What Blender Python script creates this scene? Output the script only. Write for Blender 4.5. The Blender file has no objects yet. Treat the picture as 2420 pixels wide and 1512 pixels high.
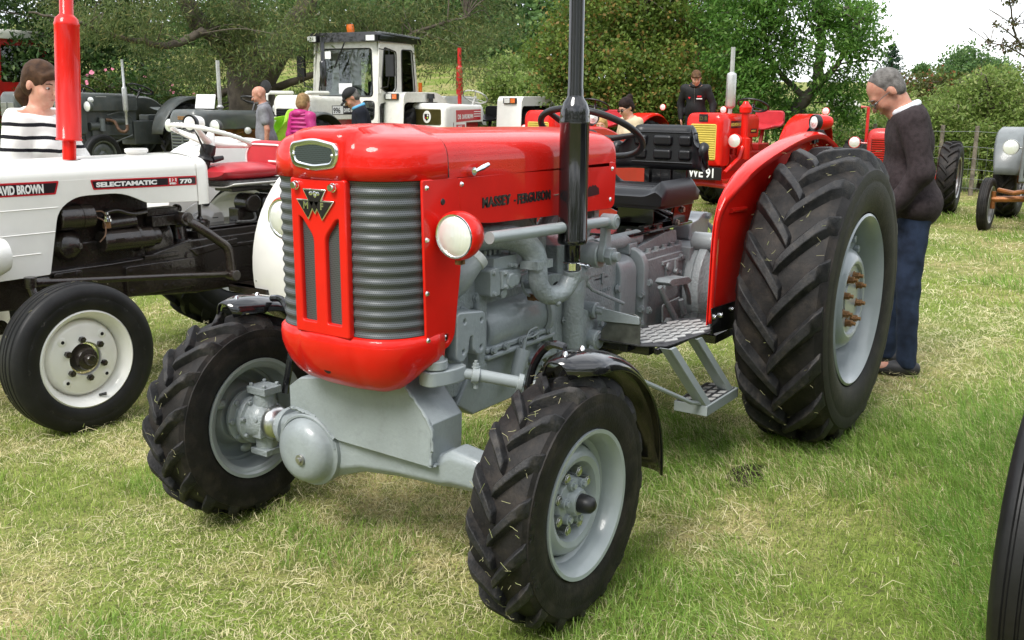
import bpy, bmesh, math, random
import numpy as np
from mathutils import Matrix, Vector
random.seed(7); NR = np.random.default_rng(11)
pi = math.pi; rad = math.radians
scn = bpy.context.scene; COL = scn.collection
# ---------------------------------------------------------------- camera, sky, sun, exposure
CAM = (4.7522, 2.2404, 1.6312)
cd = bpy.data.cameras.new('camera'); cam = bpy.data.objects.new('camera', cd); COL.objects.link(cam); scn.camera = cam
cd.sensor_width = 36; cd.lens = 36 * 2341.87 / 2419; cd.clip_start = .05; cd.clip_end = 3000
_f = Vector((math.cos(3.7347) * math.cos(.2222), math.sin(3.7347) * math.cos(.2222), -math.sin(.2222)))
_r = Vector((math.sin(3.7347), -math.cos(3.7347), 0)); _u = _r.cross(_f)
_r2 = _r * math.cos(.0061) + _u * math.sin(.0061); _u2 = _u * math.cos(.0061) - _r * math.sin(.0061)
cam.matrix_world = Matrix(((_r2.x, _u2.x, -_f.x, CAM[0]), (_r2.y, _u2.y, -_f.y, CAM[1]), (_r2.z, _u2.z, -_f.z, CAM[2]), (0, 0, 0, 1)))
SUN_AZ, SUN_EL = rad(-2), rad(52)
world = bpy.data.worlds.new('World'); scn.world = world; world.use_nodes = True
wn = world.node_tree; N = wn.nodes; LK = wn.links
sky = N.new('ShaderNodeTexSky'); sky.sky_type = 'NISHITA'; sky.sun_disc = False; sky.sun_elevation = SUN_EL
sky.sun_rotation = pi / 2 - SUN_AZ; sky.air_density = 1; sky.dust_density = 2
bg = N['Background']; bg.inputs[1].default_value = .1
tcw = N.new('ShaderNodeTexCoord'); mpw = N.new('ShaderNodeMapping'); mpw.inputs['Scale'].default_value = (1.3, 1.3, 3.2)
nz = N.new('ShaderNodeTexNoise'); nz.inputs['Scale'].default_value = 1.7; nz.inputs['Detail'].default_value = 7; nz.inputs['Roughness'].default_value = .55
cr = N.new('ShaderNodeValToRGB'); cr.color_ramp.elements[0].position = .38; cr.color_ramp.elements[1].position = .72
cr.color_ramp.elements[0].color = (3.0, 3.25, 3.65, 1); cr.color_ramp.elements[1].color = (8.3, 8.4, 8.5, 1)
mxw = N.new('ShaderNodeMixRGB'); mxw.inputs[0].default_value = .9
LK.new(tcw.outputs['Generated'], mpw.inputs[0]); LK.new(mpw.outputs[0], nz.inputs['Vector']); LK.new(nz.outputs[0], cr.inputs[0])
LK.new(sky.outputs[0], mxw.inputs[1]); LK.new(cr.outputs[0], mxw.inputs[2]); LK.new(mxw.outputs[0], bg.inputs[0])
sl = bpy.data.lights.new('sun', 'SUN'); sl.energy = 1.25; sl.angle = rad(24); sl.color = (1, .965, .91)
so = bpy.data.objects.new('sun', sl); COL.objects.link(so); so.location = (10, 0, 20)
so.rotation_euler = Vector((math.cos(SUN_AZ) * math.cos(SUN_EL), math.sin(SUN_AZ) * math.cos(SUN_EL), math.sin(SUN_EL))).to_track_quat('Z', 'Y').to_euler()
vs = scn.view_settings; vs.view_transform = 'Standard'; vs.look = 'None'; vs.exposure = 1.7; vs.gamma = 1; vs.use_curve_mapping = False
scn.render.engine = 'CYCLES'

# ---------------------------------------------------------------- materials
def nodes(m):
    m.use_nodes = True; return m.node_tree.nodes, m.node_tree.links, m.node_tree.nodes['Principled BSDF']
def mat(name, c, rough=.5, metal=0, coat=0, var=.12, vs_=9, bump=0, bs=60, spec=.5, tint=None, rv=.1, dust=None, trans=0, sheen=0, drops=0):
    m = bpy.data.materials.new(name); n, l, p = nodes(m)
    p.inputs['Metallic'].default_value = metal; p.inputs['Coat Weight'].default_value = coat; p.inputs['Coat Roughness'].default_value = .06
    p.inputs['Specular IOR Level'].default_value = spec; p.inputs['Transmission Weight'].default_value = trans; p.inputs['Sheen Weight'].default_value = sheen
    tc = n.new('ShaderNodeTexCoord'); ns = n.new('ShaderNodeTexNoise'); ns.inputs['Scale'].default_value = vs_; ns.inputs['Detail'].default_value = 5
    l.new(tc.outputs['Object'], ns.inputs['Vector'])
    mx = n.new('ShaderNodeMixRGB'); t = tint or tuple(max(0, x * (1 - 2 * var)) for x in c)
    mx.inputs[1].default_value = (*t, 1); mx.inputs[2].default_value = (*c, 1)
    mr = n.new('ShaderNodeMapRange'); mr.inputs[1].default_value = .3; mr.inputs[2].default_value = .62; l.new(ns.outputs[0], mr.inputs[0]); l.new(mr.outputs[0], mx.inputs[0])
    out = mx.outputs[0]
    if dust:   # dust caught on the surface: colour, amount, scale
        n3 = n.new('ShaderNodeTexNoise'); n3.inputs['Scale'].default_value = dust[2]; n3.inputs['Detail'].default_value = 9; n3.inputs['Roughness'].default_value = .7
        l.new(tc.outputs['Object'], n3.inputs['Vector']); r3 = n.new('ShaderNodeMapRange'); r3.inputs[1].default_value = .48; r3.inputs[2].default_value = .75; r3.inputs[4].default_value = dust[1]
        l.new(n3.outputs[0], r3.inputs[0]); m3 = n.new('ShaderNodeMixRGB'); m3.inputs[2].default_value = (*dust[0], 1); l.new(r3.outputs[0], m3.inputs[0]); l.new(out, m3.inputs[1]); out = m3.outputs[0]
    l.new(out, p.inputs['Base Color'])
    r2 = n.new('ShaderNodeMapRange'); r2.inputs[3].default_value = max(.02, rough - rv * .5); r2.inputs[4].default_value = min(1, rough + rv * .5); l.new(ns.outputs[0], r2.inputs[0]); l.new(r2.outputs[0], p.inputs['Roughness'])
    if bump:
        n2 = n.new('ShaderNodeTexNoise'); n2.inputs['Scale'].default_value = bs; n2.inputs['Detail'].default_value = 4; l.new(tc.outputs['Object'], n2.inputs['Vector'])
        b = n.new('ShaderNodeBump'); b.inputs['Strength'].default_value = bump; b.inputs['Distance'].default_value = .01; l.new(n2.outputs[0], b.inputs['Height']); l.new(b.outputs[0], p.inputs['Normal'])
    if drops:  # rain drops standing on the paint
        vo = n.new('ShaderNodeTexVoronoi'); vo.inputs['Scale'].default_value = 130; l.new(tc.outputs['Object'], vo.inputs['Vector'])
        q = n.new('ShaderNodeMapRange'); q.inputs[1].default_value = .16; q.inputs[2].default_value = .3; q.inputs[3].default_value = 1; q.inputs[4].default_value = 0; l.new(vo.outputs['Distance'], q.inputs[0])
        b = n.new('ShaderNodeBump'); b.inputs['Strength'].default_value = drops; b.inputs['Distance'].default_value = .003; l.new(q.outputs[0], b.inputs['Height']); l.new(b.outputs[0], p.inputs['Normal'])
    return m
DUSTC = (.16, .125, .09)
M = dict(
    red=mat('red_paint', (.66, .0115, .006), .42, coat=.5, var=.05, bump=.015, bs=25, rv=.1, spec=.12),
    redtop=mat('red_paint_wet', (.66, .0115, .006), .42, coat=.55, var=.05, rv=.1, drops=.5, spec=.12),
    oldred=mat('red_paint_flat', (.5, .018, .014), .4, coat=.25, var=.14, bump=.05, bs=25, vs_=5),
    grey=mat('grey_paint', (.285, .32, .33), .36, coat=.3, var=.08, bump=.14, bs=70, dust=((.15, .165, .165), .5, 18), spec=.4),
    greyw=mat('grey_paint_wheel', (.30, .335, .34), .32, coat=.3, var=.05, bump=.05, bs=60),
    cast=mat('grey_cast_iron', (.285, .32, .33), .4, coat=.25, var=.12, bump=.5, bs=90, dust=((.15, .165, .17), .6, 25), spec=.4),
    fgrey=mat('dark_grey_paint', (.085, .095, .092), .38, coat=.2, var=.12, bump=.08, bs=40, dust=(DUSTC, .35, 12)),
    fgrey2=mat('blue_grey_paint', (.15, .165, .165), .38, coat=.2, var=.1, bump=.06, bs=40),
    white=mat('white_paint', (.80, .79, .745), .3, coat=.4, var=.03, bump=.02, bs=20),
    white2=mat('white_paint_worn', (.74, .73, .66), .38, coat=.2, var=.06, dust=((.35, .33, .27), .3, 14)),
    blackp=mat('black_gloss_paint', (.008, .008, .009), .12, coat=.6, var=.1, bump=.02, bs=30),
    brownblk=mat('dark_brown_engine_paint', (.022, .016, .013), .24, coat=.3, var=.2, bump=.25, bs=60, dust=((.05, .04, .033), .4, 16)),
    copper=mat('copper_paint', (.36, .13, .035), .4, metal=.35, var=.25, bump=.2, bs=60, dust=((.06, .035, .02), .7, 14)),
    rubber=mat('tyre_rubber', (.017, .0155, .015), .6, var=.25, vs_=14, bump=.15, bs=120, dust=((.075, .06, .048), .5, 10), spec=.22),
    rubber2=mat('tyre_rubber_clean', (.012, .012, .0125), .5, var=.2, bump=.06, bs=120, dust=((.04, .037, .034), .3, 8), spec=.28),
    lugtop=mat('tyre_lug_worn', (.021, .021, .022), .58, var=.3, vs_=20, bump=.25, bs=140, dust=((.1, .085, .07), .45, 18), spec=.3),
    vinyl=mat('black_vinyl', (.009, .0095, .011), .36, var=.15, bump=.08, bs=220, spec=.4),
    blkplastic=mat('black_plastic', (.012, .012, .013), .42, var=.2, bump=.05),
    chrome=mat('chrome', (.82, .83, .84), .1, metal=1, var=.05),
    steel=mat('bright_steel', (.62, .62, .61), .28, metal=1, var=.12, bump=.05),
    zinc=mat('zinc_bolt', (.5, .5, .48), .35, metal=.9, var=.2),
    brass=mat('rusty_brass_nut', (.36, .2, .09), .45, metal=.7, var=.35, vs_=60, dust=((.2, .08, .035), .8, 70)),
    alu=mat('aluminium_paint', (.55, .55, .54), .35, metal=.6, var=.1, bump=.1, bs=60),
    darkhole=mat('dark_void', (.004, .004, .004), .9, var=0),
    decalblk=mat('decal_black', (.012, .009, .012), .3, var=.1), decalred=mat('decal_red', (.5, .01, .02), .3, var=.05),
    decalwht=mat('decal_white', (.82, .82, .8), .4, var=.03), lettersilver=mat('letter_foil', (.14, .12, .09), .35, metal=.5, var=.45, vs_=30),
    paper=mat('white_paper', (.8, .8, .79), .7, var=.03), seatred=mat('red_vinyl', (.5, .025, .035), .4, var=.08, bump=.05, bs=150),
    yellow=mat('yellow_paint', (.66, .52, .11), .4, coat=.2, var=.08), gold=mat('gold_mesh', (.2, .17, .06), .4, metal=.6, var=.3, vs_=200),
    orange=mat('orange_lens', (.75, .16, .015), .2, coat=.4, var=.1), hivis=mat('hivis_fabric', (.48, .85, .05), .7, var=.12, sheen=.3),
    foam=mat('grey_felt', (.16, .16, .155), .95, var=.3, vs_=40, bump=.6, bs=40), rust=mat('rusty_metal', (.17, .09, .05), .7, var=.35, vs_=30, bump=.2),
)
M['tread'] = mat('checker_bar', (.66, .66, .64), .35, metal=.25, var=.2, vs_=60, dust=((.3, .3, .28), .5, 30)); M['treaddark'] = mat('checker_plate_ground', (.075, .075, .08), .5, metal=.4, var=.4, vs_=60)
# perforated mesh: hole pattern over UVs (arc length, height)
def m_mesh(name, c, pitch, metal=.8, hole=.012):
    m = bpy.data.materials.new(name); n, l, p = nodes(m); p.inputs['Metallic'].default_value = metal; p.inputs['Roughness'].default_value = .42
    uv = n.new('ShaderNodeUVMap'); vm = n.new('ShaderNodeVectorMath'); vm.operation = 'SCALE'; vm.inputs['Scale'].default_value = 1 / pitch; l.new(uv.outputs[0], vm.inputs[0])
    sp = n.new('ShaderNodeSeparateXYZ'); l.new(vm.outputs[0], sp.inputs[0])
    def ma(op, a, b=None):
        x = n.new('ShaderNodeMath'); x.operation = op
        for i, q in enumerate((a, b)):
            if q is None: continue
            if isinstance(q, (int, float)): x.inputs[i].default_value = q
            else: l.new(q, x.inputs[i])
        return x.outputs[0]
    row = ma('FLOOR', sp.outputs[1]); off = ma('MULTIPLY', ma('MODULO', row, 2.0), .5)
    fx = ma('SUBTRACT', ma('FRACT', ma('ADD', sp.outputs[0], off)), .5); fy = ma('SUBTRACT', ma('FRACT', sp.outputs[1]), .5)
    d = ma('SQRT', ma('ADD', ma('MULTIPLY', fx, fx), ma('MULTIPLY', fy, fy))); h = ma('LESS_THAN', d, .3)
    mx = n.new('ShaderNodeMixRGB'); mx.inputs[1].default_value = (*c, 1); mx.inputs[2].default_value = (hole, hole, hole, 1); l.new(h, mx.inputs[0]); l.new(mx.outputs[0], p.inputs['Base Color'])
    l.new(ma('MULTIPLY', ma('SUBTRACT', 1.0, h), metal), p.inputs['Metallic'])
    return m
M['mesh'] = m_mesh('perforated_grille', (.105, .115, .12), .0062, .35); M['mesh2'] = m_mesh('perforated_badge_mesh', (.12, .15, .16), .006)
def m_glass(name='lamp_glass', tint=(.9, .93, .92)):
    m = bpy.data.materials.new(name); n, l, p = nodes(m)
    p.inputs['Base Color'].default_value = (*tint, 1); p.inputs['Roughness'].default_value = .03; p.inputs['Transmission Weight'].default_value = 1; p.inputs['IOR'].default_value = 1.2
    return m
M['glass'] = m_glass()
def m_pane():
    m = bpy.data.materials.new('window_glass'); n, l, p = nodes(m)
    tr = n.new('ShaderNodeBsdfTransparent'); tr.inputs[0].default_value = (.86, .9, .88, 1); gl = n.new('ShaderNodeBsdfGlossy'); gl.inputs['Roughness'].default_value = .02
    fr = n.new('ShaderNodeFresnel'); fr.inputs[0].default_value = 1.5; mx = n.new('ShaderNodeMixShader')
    l.new(fr.outputs[0], mx.inputs[0]); l.new(tr.outputs[0], mx.inputs[1]); l.new(gl.outputs[0], mx.inputs[2]); l.new(mx.outputs[0], n['Material Output'].inputs[0])
    return m
M['pane'] = m_pane()
# fluted sealed-beam lens: silvery reflector with vertical ribs
def m_lens():
    m = bpy.data.materials.new('fluted_lamp_lens'); n, l, p = nodes(m)
    p.inputs['Base Color'].default_value = (.86, .87, .84, 1); p.inputs['Metallic'].default_value = .35; p.inputs['Roughness'].default_value = .22; p.inputs['Coat Weight'].default_value = 1; p.inputs['Coat Roughness'].default_value = .05
    tc = n.new('ShaderNodeTexCoord'); w = n.new('ShaderNodeTexWave'); w.bands_direction = 'Y'; w.inputs['Scale'].default_value = 62; w.inputs['Distortion'].default_value = .3
    l.new(tc.outputs['Object'], w.inputs['Vector']); b = n.new('ShaderNodeBump'); b.inputs['Strength'].default_value = .22; b.inputs['Distance'].default_value = .004; l.new(w.outputs[0], b.inputs['Height']); l.new(b.outputs[0], p.inputs['Normal'])
    return m
M['lens'] = m_lens()

# ---------------------------------------------------------------- mesh helpers
def fix(o, name, parent=None, **k):
    o.name = name
    if parent is not None: o.parent = parent
    for a, b in k.items(): o[a] = b
    return o
def empty(name, loc, rz, label, category, group=None):
    o = bpy.data.objects.new(name, None); COL.objects.link(o); o.location = loc; o.rotation_euler = (0, 0, rz); o.empty_display_size = .1
    o['label'] = label; o['category'] = category
    if group: o['group'] = group
    return o
def perp(d):
    d = Vector(d).normalized(); a = Vector((0, 0, 1)) if abs(d.z) < .9 else Vector((1, 0, 0)); u = d.cross(a).normalized(); return u, d.cross(u)
class B:
    def __init__(s): s.v = []; s.f = []; s.uv = None
    def add(s, v, f):
        o = len(s.v); s.v.extend([tuple(x) for x in v]); s.f.extend([tuple(i + o for i in q) for q in f]); return s
    def box(s, c, d, rot=None, top=1.0):
        x, y, z = (q / 2 for q in d); R = Matrix.Identity(3) if rot is None else (Matrix.Rotation(rot[0], 3, 'X') @ Matrix.Rotation(rot[1], 3, 'Y') @ Matrix.Rotation(rot[2], 3, 'Z'))
        v = [(sx * x * (top if sz > 0 else 1), sy * y * (top if sz > 0 else 1), sz * z) for sx in (-1, 1) for sy in (-1, 1) for sz in (-1, 1)]
        return s.add([R @ Vector(q) + Vector(c) for q in v], [(0, 1, 3, 2), (4, 6, 7, 5), (0, 4, 5, 1), (2, 3, 7, 6), (0, 2, 6, 4), (1, 5, 7, 3)])
    def bb(s, x0, x1, y0, y1, z0, z1): return s.box(((x0 + x1) / 2, (y0 + y1) / 2, (z0 + z1) / 2), (abs(x1 - x0), abs(y1 - y0), abs(z1 - z0)))
    def lathe(s, prof, o, ax, n=32, a0=0, a1=None, closed=False):
        ax = Vector(ax).normalized(); u, w = perp(ax); o = Vector(o); full = a1 is None; m = n if full else n + 1; k = len(prof); a1 = a0 + 2 * pi if full else a1
        v = []
        for i in range(m):
            a = a0 + (a1 - a0) * i / n; d = u * math.cos(a) + w * math.sin(a)
            for r, h in prof: v.append(o + d * r + ax * h)
        f = []; kk = k if closed else k - 1
        for i in range(n):
            j = (i + 1) % m
            for q in range(kk): f.append((i * k + q, j * k + q, j * k + (q + 1) % k, i * k + (q + 1) % k))
        return s.add(v, f)
    def cyl(s, p0, p1, r0, r1=None, n=16, ch=0):
        p0 = Vector(p0); p1 = Vector(p1); L = (p1 - p0).length; r1 = r0 if r1 is None else r1
        pr = [(1e-5, 0), (r0, 0), (r1, L), (1e-5, L)] if not ch else [(1e-5, 0), (r0 - ch, 0), (r0, ch), (r1, L - ch), (r1 - ch, L), (1e-5, L)]
        return s.lathe(pr, p0, p1 - p0, n)
    def hexb(s, p, d, r, h, stud=0):
        d = Vector(d).normalized(); p = Vector(p); s.cyl(p, p + d * h, r, n=6)
        if stud: s.cyl(p + d * h, p + d * (h + stud), r * .5, n=8)
        return s
    def tube(s, path, r, n=8, cap=True, flat=None):
        P = [Vector(p) for p in path]; m = len(P); R = r if isinstance(r, (list, tuple)) else [r] * m
        T = [(P[min(i + 1, m - 1)] - P[max(i - 1, 0)]).normalized() for i in range(m)]; u, w = perp(T[0]); v = []
        for i in range(m):
            u = (u - T[i] * u.dot(T[i])).normalized(); w = T[i].cross(u)
            for j in range(n):
                a = 2 * pi * j / n; v.append(P[i] + (u * math.cos(a) + w * math.sin(a)) * R[i])
        f = [(i * n + j, i * n + (j + 1) % n, (i + 1) * n + (j + 1) % n, (i + 1) * n + j) for i in range(m - 1) for j in range(n)]
        if cap: f += [tuple(range(n))[::-1], tuple(range((m - 1) * n, m * n))]
        return s.add(v, f)
    def ell(s, c, r, n=16, m=10, R=None):
        v = []; R = R or Matrix.Identity(3)
        for i in range(m + 1):
            t = pi * i / m
            for j in range(n):
                a = 2 * pi * j / n; v.append(Vector(c) + R @ Vector((r[0] * math.sin(t) * math.cos(a), r[1] * math.sin(t) * math.sin(a), r[2] * math.cos(t))))
        return s.add(v, [(i * n + j, (i + 1) * n + j, (i + 1) * n + (j + 1) % n, i * n + (j + 1) % n) for i in range(m) for j in range(n)])
    def grid(s, rows, cu=False, cv=False):
        a = len(rows); b = len(rows[0]); v = [p for r in rows for p in r]
        return s.add(v, [(i * b + j, i * b + (j + 1) % b, ((i + 1) % a) * b + (j + 1) % b, ((i + 1) % a) * b + j) for i in range(a if cv else a - 1) for j in range(b if cu else b - 1)])
    def prism(s, poly, y0, y1, plane='xz'):
        n = len(poly)
        def P(p, h): return (p[0], h, p[1]) if plane == 'xz' else ((h, p[0], p[1]) if plane == 'yz' else (p[0], p[1], h))
        v = [P(p, y0) for p in poly] + [P(p, y1) for p in poly]
        return s.add(v, [tuple(range(n))[::-1], tuple(range(n, 2 * n))] + [(i, (i + 1) % n, n + (i + 1) % n, n + i) for i in range(n)])
    def obj(s, name, m, parent=None, bevel=0, seg=2, ang=38, solid=0, sub=0, weld=False, **k):
        me = bpy.data.meshes.new(name); me.from_pydata(s.v, [], s.f); me.update()
        bm = bmesh.new(); bm.from_mesh(me)
        bmesh.ops.remove_doubles(bm, verts=bm.verts, dist=1e-5); bmesh.ops.recalc_face_normals(bm, faces=bm.faces)
        for e in bm.edges:
            if len(e.link_faces) == 2 and e.calc_face_angle(0) > rad(ang): e.smooth = False
        for q in bm.faces: q.smooth = True
        bm.to_mesh(me); bm.free()
        if isinstance(m, str): m = M[m]
        me.materials.append(m); o = bpy.data.objects.new(name, me); COL.objects.link(o)
        if parent is not None: o.parent = parent
        if solid: q = o.modifiers.new('s', 'SOLIDIFY'); q.thickness = solid; q.offset = 0
        if bevel: q = o.modifiers.new('b', 'BEVEL'); q.width = bevel; q.segments = seg; q.limit_method = 'ANGLE'; q.angle_limit = rad(ang); q.harden_normals = True
        if sub: q = o.modifiers.new('d', 'SUBSURF'); q.levels = sub; q.render_levels = sub
        for a, b in k.items(): o[a] = b
        return o
def one(fn, name, m, parent=None, **k):
    b = B(); fn(b); return b.obj(name, m, parent, **k)
def bez(pts, n=8):   # Catmull-Rom through the points
    P = [Vector(p) for p in pts]; out = []
    for i in range(len(P) - 1):
        a = P[max(i - 1, 0)]; b = P[i]; c = P[i + 1]; d = P[min(i + 2, len(P) - 1)]
        for k in range(n):
            t = k / n; out.append(.5 * ((2 * b) + (c - a) * t + (2 * a - 5 * b + 4 * c - d) * t * t + (3 * b - a - 3 * c + d) * t ** 3))
    out.append(P[-1]); return out
def rnd(poly, r, n=4):
    out = []; m = len(poly)
    for i in range(m):
        p = Vector(poly[i]); a = Vector(poly[i - 1]) - p; b = Vector(poly[(i + 1) % m]) - p; q = r[i] if isinstance(r, (list, tuple)) else r
        q = min(q, a.length * .49, b.length * .49)
        if q < 1e-6: out.append(tuple(p)); continue
        A = p + a.normalized() * q; C = p + b.normalized() * q
        for k in range(n + 1):
            t = k / n; out.append(tuple(A * (1 - t) ** 2 + p * 2 * t * (1 - t) + C * t * t))
    return out
def FR(o, x, y):  # frame: local x, y -> world directions
    x = Vector(x).normalized(); y = Vector(y); y = (y - x * x.dot(y)).normalized(); z = x.cross(y)
    return Matrix(((x.x, y.x, z.x, o[0]), (x.y, y.y, z.y, o[1]), (x.z, y.z, z.z, o[2]), (0, 0, 0, 1)))
def _curvemesh(cu, name, m, parent, Fm, ang=50):
    ob = bpy.data.objects.new('tmp', cu); me = bpy.data.meshes.new_from_object(ob); bpy.data.objects.remove(ob); bpy.data.curves.remove(cu)
    me.transform(Fm); me.name = name; me.materials.clear(); me.materials.append(M[m] if isinstance(m, str) else m)
    me.shade_smooth(); me.set_sharp_from_angle(angle=rad(ang))
    o = bpy.data.objects.new(name, me); COL.objects.link(o)
    if parent is not None: o.parent = parent
    return o
def plate(name, polys, th, m, parent, Fm, bevel=0):   # flat sheet with holes, rounded edges
    cu = bpy.data.curves.new('c', 'CURVE'); cu.dimensions = '2D'; cu.fill_mode = 'BOTH'; cu.extrude = max(1e-5, th / 2 - bevel); cu.bevel_depth = bevel; cu.bevel_resolution = 1
    for p in polys:
        sp = cu.splines.new('POLY'); sp.points.add(len(p) - 1); sp.use_cyclic_u = True
        for i, q in enumerate(p): sp.points[i].co = (q[0], q[1], 0, 1)
    return _curvemesh(cu, name, m, parent, Fm)
def text(name, s, size, m, parent, Fm, ext=.001, bold=0.0, xs=1.0, align='LEFT', shear=0, sp=1.0):
    cu = bpy.data.curves.new('t', 'FONT'); cu.body = s; cu.size = size; cu.extrude = ext; cu.offset = bold; cu.align_x = align; cu.shear = shear; cu.space_character = sp; cu.resolution_u = 3
    return _curvemesh(cu, name, m, parent, Fm @ Matrix.Diagonal((xs, 1, 1, 1)))
def circ2(cx, cy, r, n=16): return [(cx + r * math.cos(2 * pi * i / n), cy + r * math.sin(2 * pi * i / n)) for i in range(n)]
def copy_tree(o, parent=None):
    c = o.copy(); COL.objects.link(c); c.parent = parent
    for ch in o.children: copy_tree(ch, c)
    return c
def sstep(a, b, x): t = min(1, max(0, (x - a) / (b - a))); return t * t * (3 - 2 * t)
# ---------------------------------------------------------------- ground
FWD = np.array([math.cos(3.7347), math.sin(3.7347)]); RGT = np.array([math.sin(3.7347), -math.cos(3.7347)]); CXY = np.array(CAM[:2])
def nsstep(a, b, x): t = np.clip((x - a) / (b - a), 0, 1); return t * t * (3 - 2 * t)
def gz(x, y):
    x = np.asarray(x, float); y = np.asarray(y, float); d = (x - CXY[0]) * FWD[0] + (y - CXY[1]) * FWD[1]; u = (x - CXY[0]) * RGT[0] + (y - CXY[1]) * RGT[1]
    z = .33 * nsstep(-8, -11.5, y)
    k = .112 - .08 * nsstep(-2, 9, u); e = np.maximum(0, d - 22); z = z + k * e * (1 - .5 * nsstep(60, 200, d)) * nsstep(22, 30, d) - .00007 * np.maximum(0, d - 160) ** 2 * (d < 2000) * 0
    return z
def vnoise(x, y, s, seed=0):
    r = np.random.default_rng(seed); T = r.random((128, 128)); x = x / s + 40; y = y / s + 40; xi = np.floor(x).astype(int); yi = np.floor(y).astype(int); fx = x - xi; fy = y - yi
    fx = fx * fx * (3 - 2 * fx); fy = fy * fy * (3 - 2 * fy); g = lambda a, b: T[a % 128, b % 128]
    return (g(xi, yi) * (1 - fx) + g(xi + 1, yi) * fx) * (1 - fy) + (g(xi, yi + 1) * (1 - fx) + g(xi + 1, yi + 1) * fx) * fy
def fnoise(x, y, s, seed=0): return .55 * vnoise(x, y, s, seed) + .3 * vnoise(x, y, s * .43, seed + 1) + .15 * vnoise(x, y, s * .2, seed + 2)
def bigmesh(name, V, F, m, parent=None, col=None, smooth=False, **k):
    me = bpy.data.meshes.new(name); me.vertices.add(len(V)); me.vertices.foreach_set('co', np.asarray(V, np.float32).ravel())
    F = [np.asarray(f, np.int32) for f in (F if isinstance(F, list) else [F])]; n = sum(f.size for f in F); me.loops.add(n); me.loops.foreach_set('vertex_index', np.concatenate([f.ravel() for f in F]))
    tot = np.concatenate([np.full(len(f), f.shape[1], np.int32) for f in F]); me.polygons.add(len(tot)); me.polygons.foreach_set('loop_start', np.concatenate([[0], np.cumsum(tot)[:-1]]).astype(np.int32)); me.polygons.foreach_set('loop_total', tot)
    if smooth: me.polygons.foreach_set('use_smooth', np.ones(len(tot), bool))
    me.update(calc_edges=True)
    if col is not None:
        a = me.color_attributes.new('Col', 'FLOAT_COLOR', 'POINT'); c4 = np.ones((len(V), 4), np.float32); c4[:, :3] = col; a.data.foreach_set('color', c4.ravel())
    me.materials.append(M[m] if isinstance(m, str) else m); o = bpy.data.objects.new(name, me); COL.objects.link(o)
    if parent is not None: o.parent = parent
    for a, b in k.items(): o[a] = b
    return o
def m_ground():
    m = bpy.data.materials.new('field_ground'); n, l, p = nodes(m); p.inputs['Roughness'].default_value = .95; p.inputs['Specular IOR Level'].default_value = .1
    g = n.new('ShaderNodeNewGeometry'); r = []
    for sc, dt in ((.8, 6), (9, 8), (60, 4)):
        x = n.new('ShaderNodeTexNoise'); x.inputs['Scale'].default_value = sc; x.inputs['Detail'].default_value = dt; l.new(g.outputs['Position'], x.inputs['Vector']); r.append(x.outputs[0])
    def ramp(v, a, b, lo, hi):
        q = n.new('ShaderNodeMapRange'); q.inputs[1].default_value = lo; q.inputs[2].default_value = hi; l.new(v, q.inputs[0]); x = n.new('ShaderNodeMixRGB'); l.new(q.outputs[0], x.inputs[0])
        for i, k in ((1, a), (2, b)):
            if isinstance(k, tuple): x.inputs[i].default_value = (*k, 1)
            else: l.new(k, x.inputs[i])
        return x.outputs[0]
    a = ramp(r[0], (.17, .23, .045), (.36, .31, .14), .42, .62); b_ = ramp(r[1], (.11, .145, .03), a, .3, .55); c = ramp(r[2], (.10, .095, .045), b_, .3, .5)
    l.new(c, p.inputs['Base Color']); bp = n.new('ShaderNodeBump'); bp.inputs['Strength'].default_value = .8; bp.inputs['Distance'].default_value = .03; l.new(r[2], bp.inputs['Height']); l.new(bp.outputs[0], p.inputs['Normal'])
    return m
def m_leafy(name, rough=.5, trans=.35, spec=.3, rvar=.25):
    m = bpy.data.materials.new(name); n, l, p = nodes(m); p.inputs['Roughness'].default_value = rough; p.inputs['Specular IOR Level'].default_value = spec
    a = n.new('ShaderNodeVertexColor'); a.layer_name = 'Col'; tr = n.new('ShaderNodeBsdfTranslucent'); mx = n.new('ShaderNodeMixShader'); mx.inputs[0].default_value = trans
    hs = n.new('ShaderNodeHueSaturation'); hs.inputs['Value'].default_value = 1.25; l.new(a.outputs[0], hs.inputs['Color']); l.new(a.outputs[0], p.inputs['Base Color']); l.new(hs.outputs[0], tr.inputs[0])
    l.new(p.outputs[0], mx.inputs[1]); l.new(tr.outputs[0], mx.inputs[2]); l.new(mx.outputs[0], n['Material Output'].inputs[0]); return m
M['leaf'] = m_leafy('leaf', .5, .42, .25); M['blade'] = m_leafy('grass_blade', .6, .45, .2); M['ground'] = m_ground()
M['bark'] = mat('bark', (.13, .105, .08), .9, var=.35, vs_=6, bump=1.0, bs=16, tint=(.05, .04, .03)); M['barkgrey'] = mat('ash_bark', (.12, .115, .09), .9, var=.3, vs_=5, bump=.7, bs=18)
ds = np.concatenate([np.arange(-6, 24, .5), np.arange(24, 80, 2), np.arange(80, 300, 10), np.arange(300, 2000, 100)]); us = np.concatenate([-np.geomspace(1400, 16, 26), np.arange(-15, 15.1, .5), np.geomspace(16, 1400, 26)])
D_, U_ = np.meshgrid(ds, us, indexing='ij'); gx = CXY[0] + D_ * FWD[0] + U_ * RGT[0]; gy = CXY[1] + D_ * FWD[1] + U_ * RGT[1]
nd, nu = D_.shape; ii = (np.arange(nd - 1)[:, None] * nu + np.arange(nu - 1)[None]).ravel()
bigmesh('ground', np.stack([gx.ravel(), gy.ravel(), gz(gx, gy).ravel() + .012 * (fnoise(gx, gy, .9, 3).ravel() - .5)], 1), np.stack([ii, ii + 1, ii + nu + 1, ii + nu], 1), 'ground', smooth=True, kind='structure')
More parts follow.
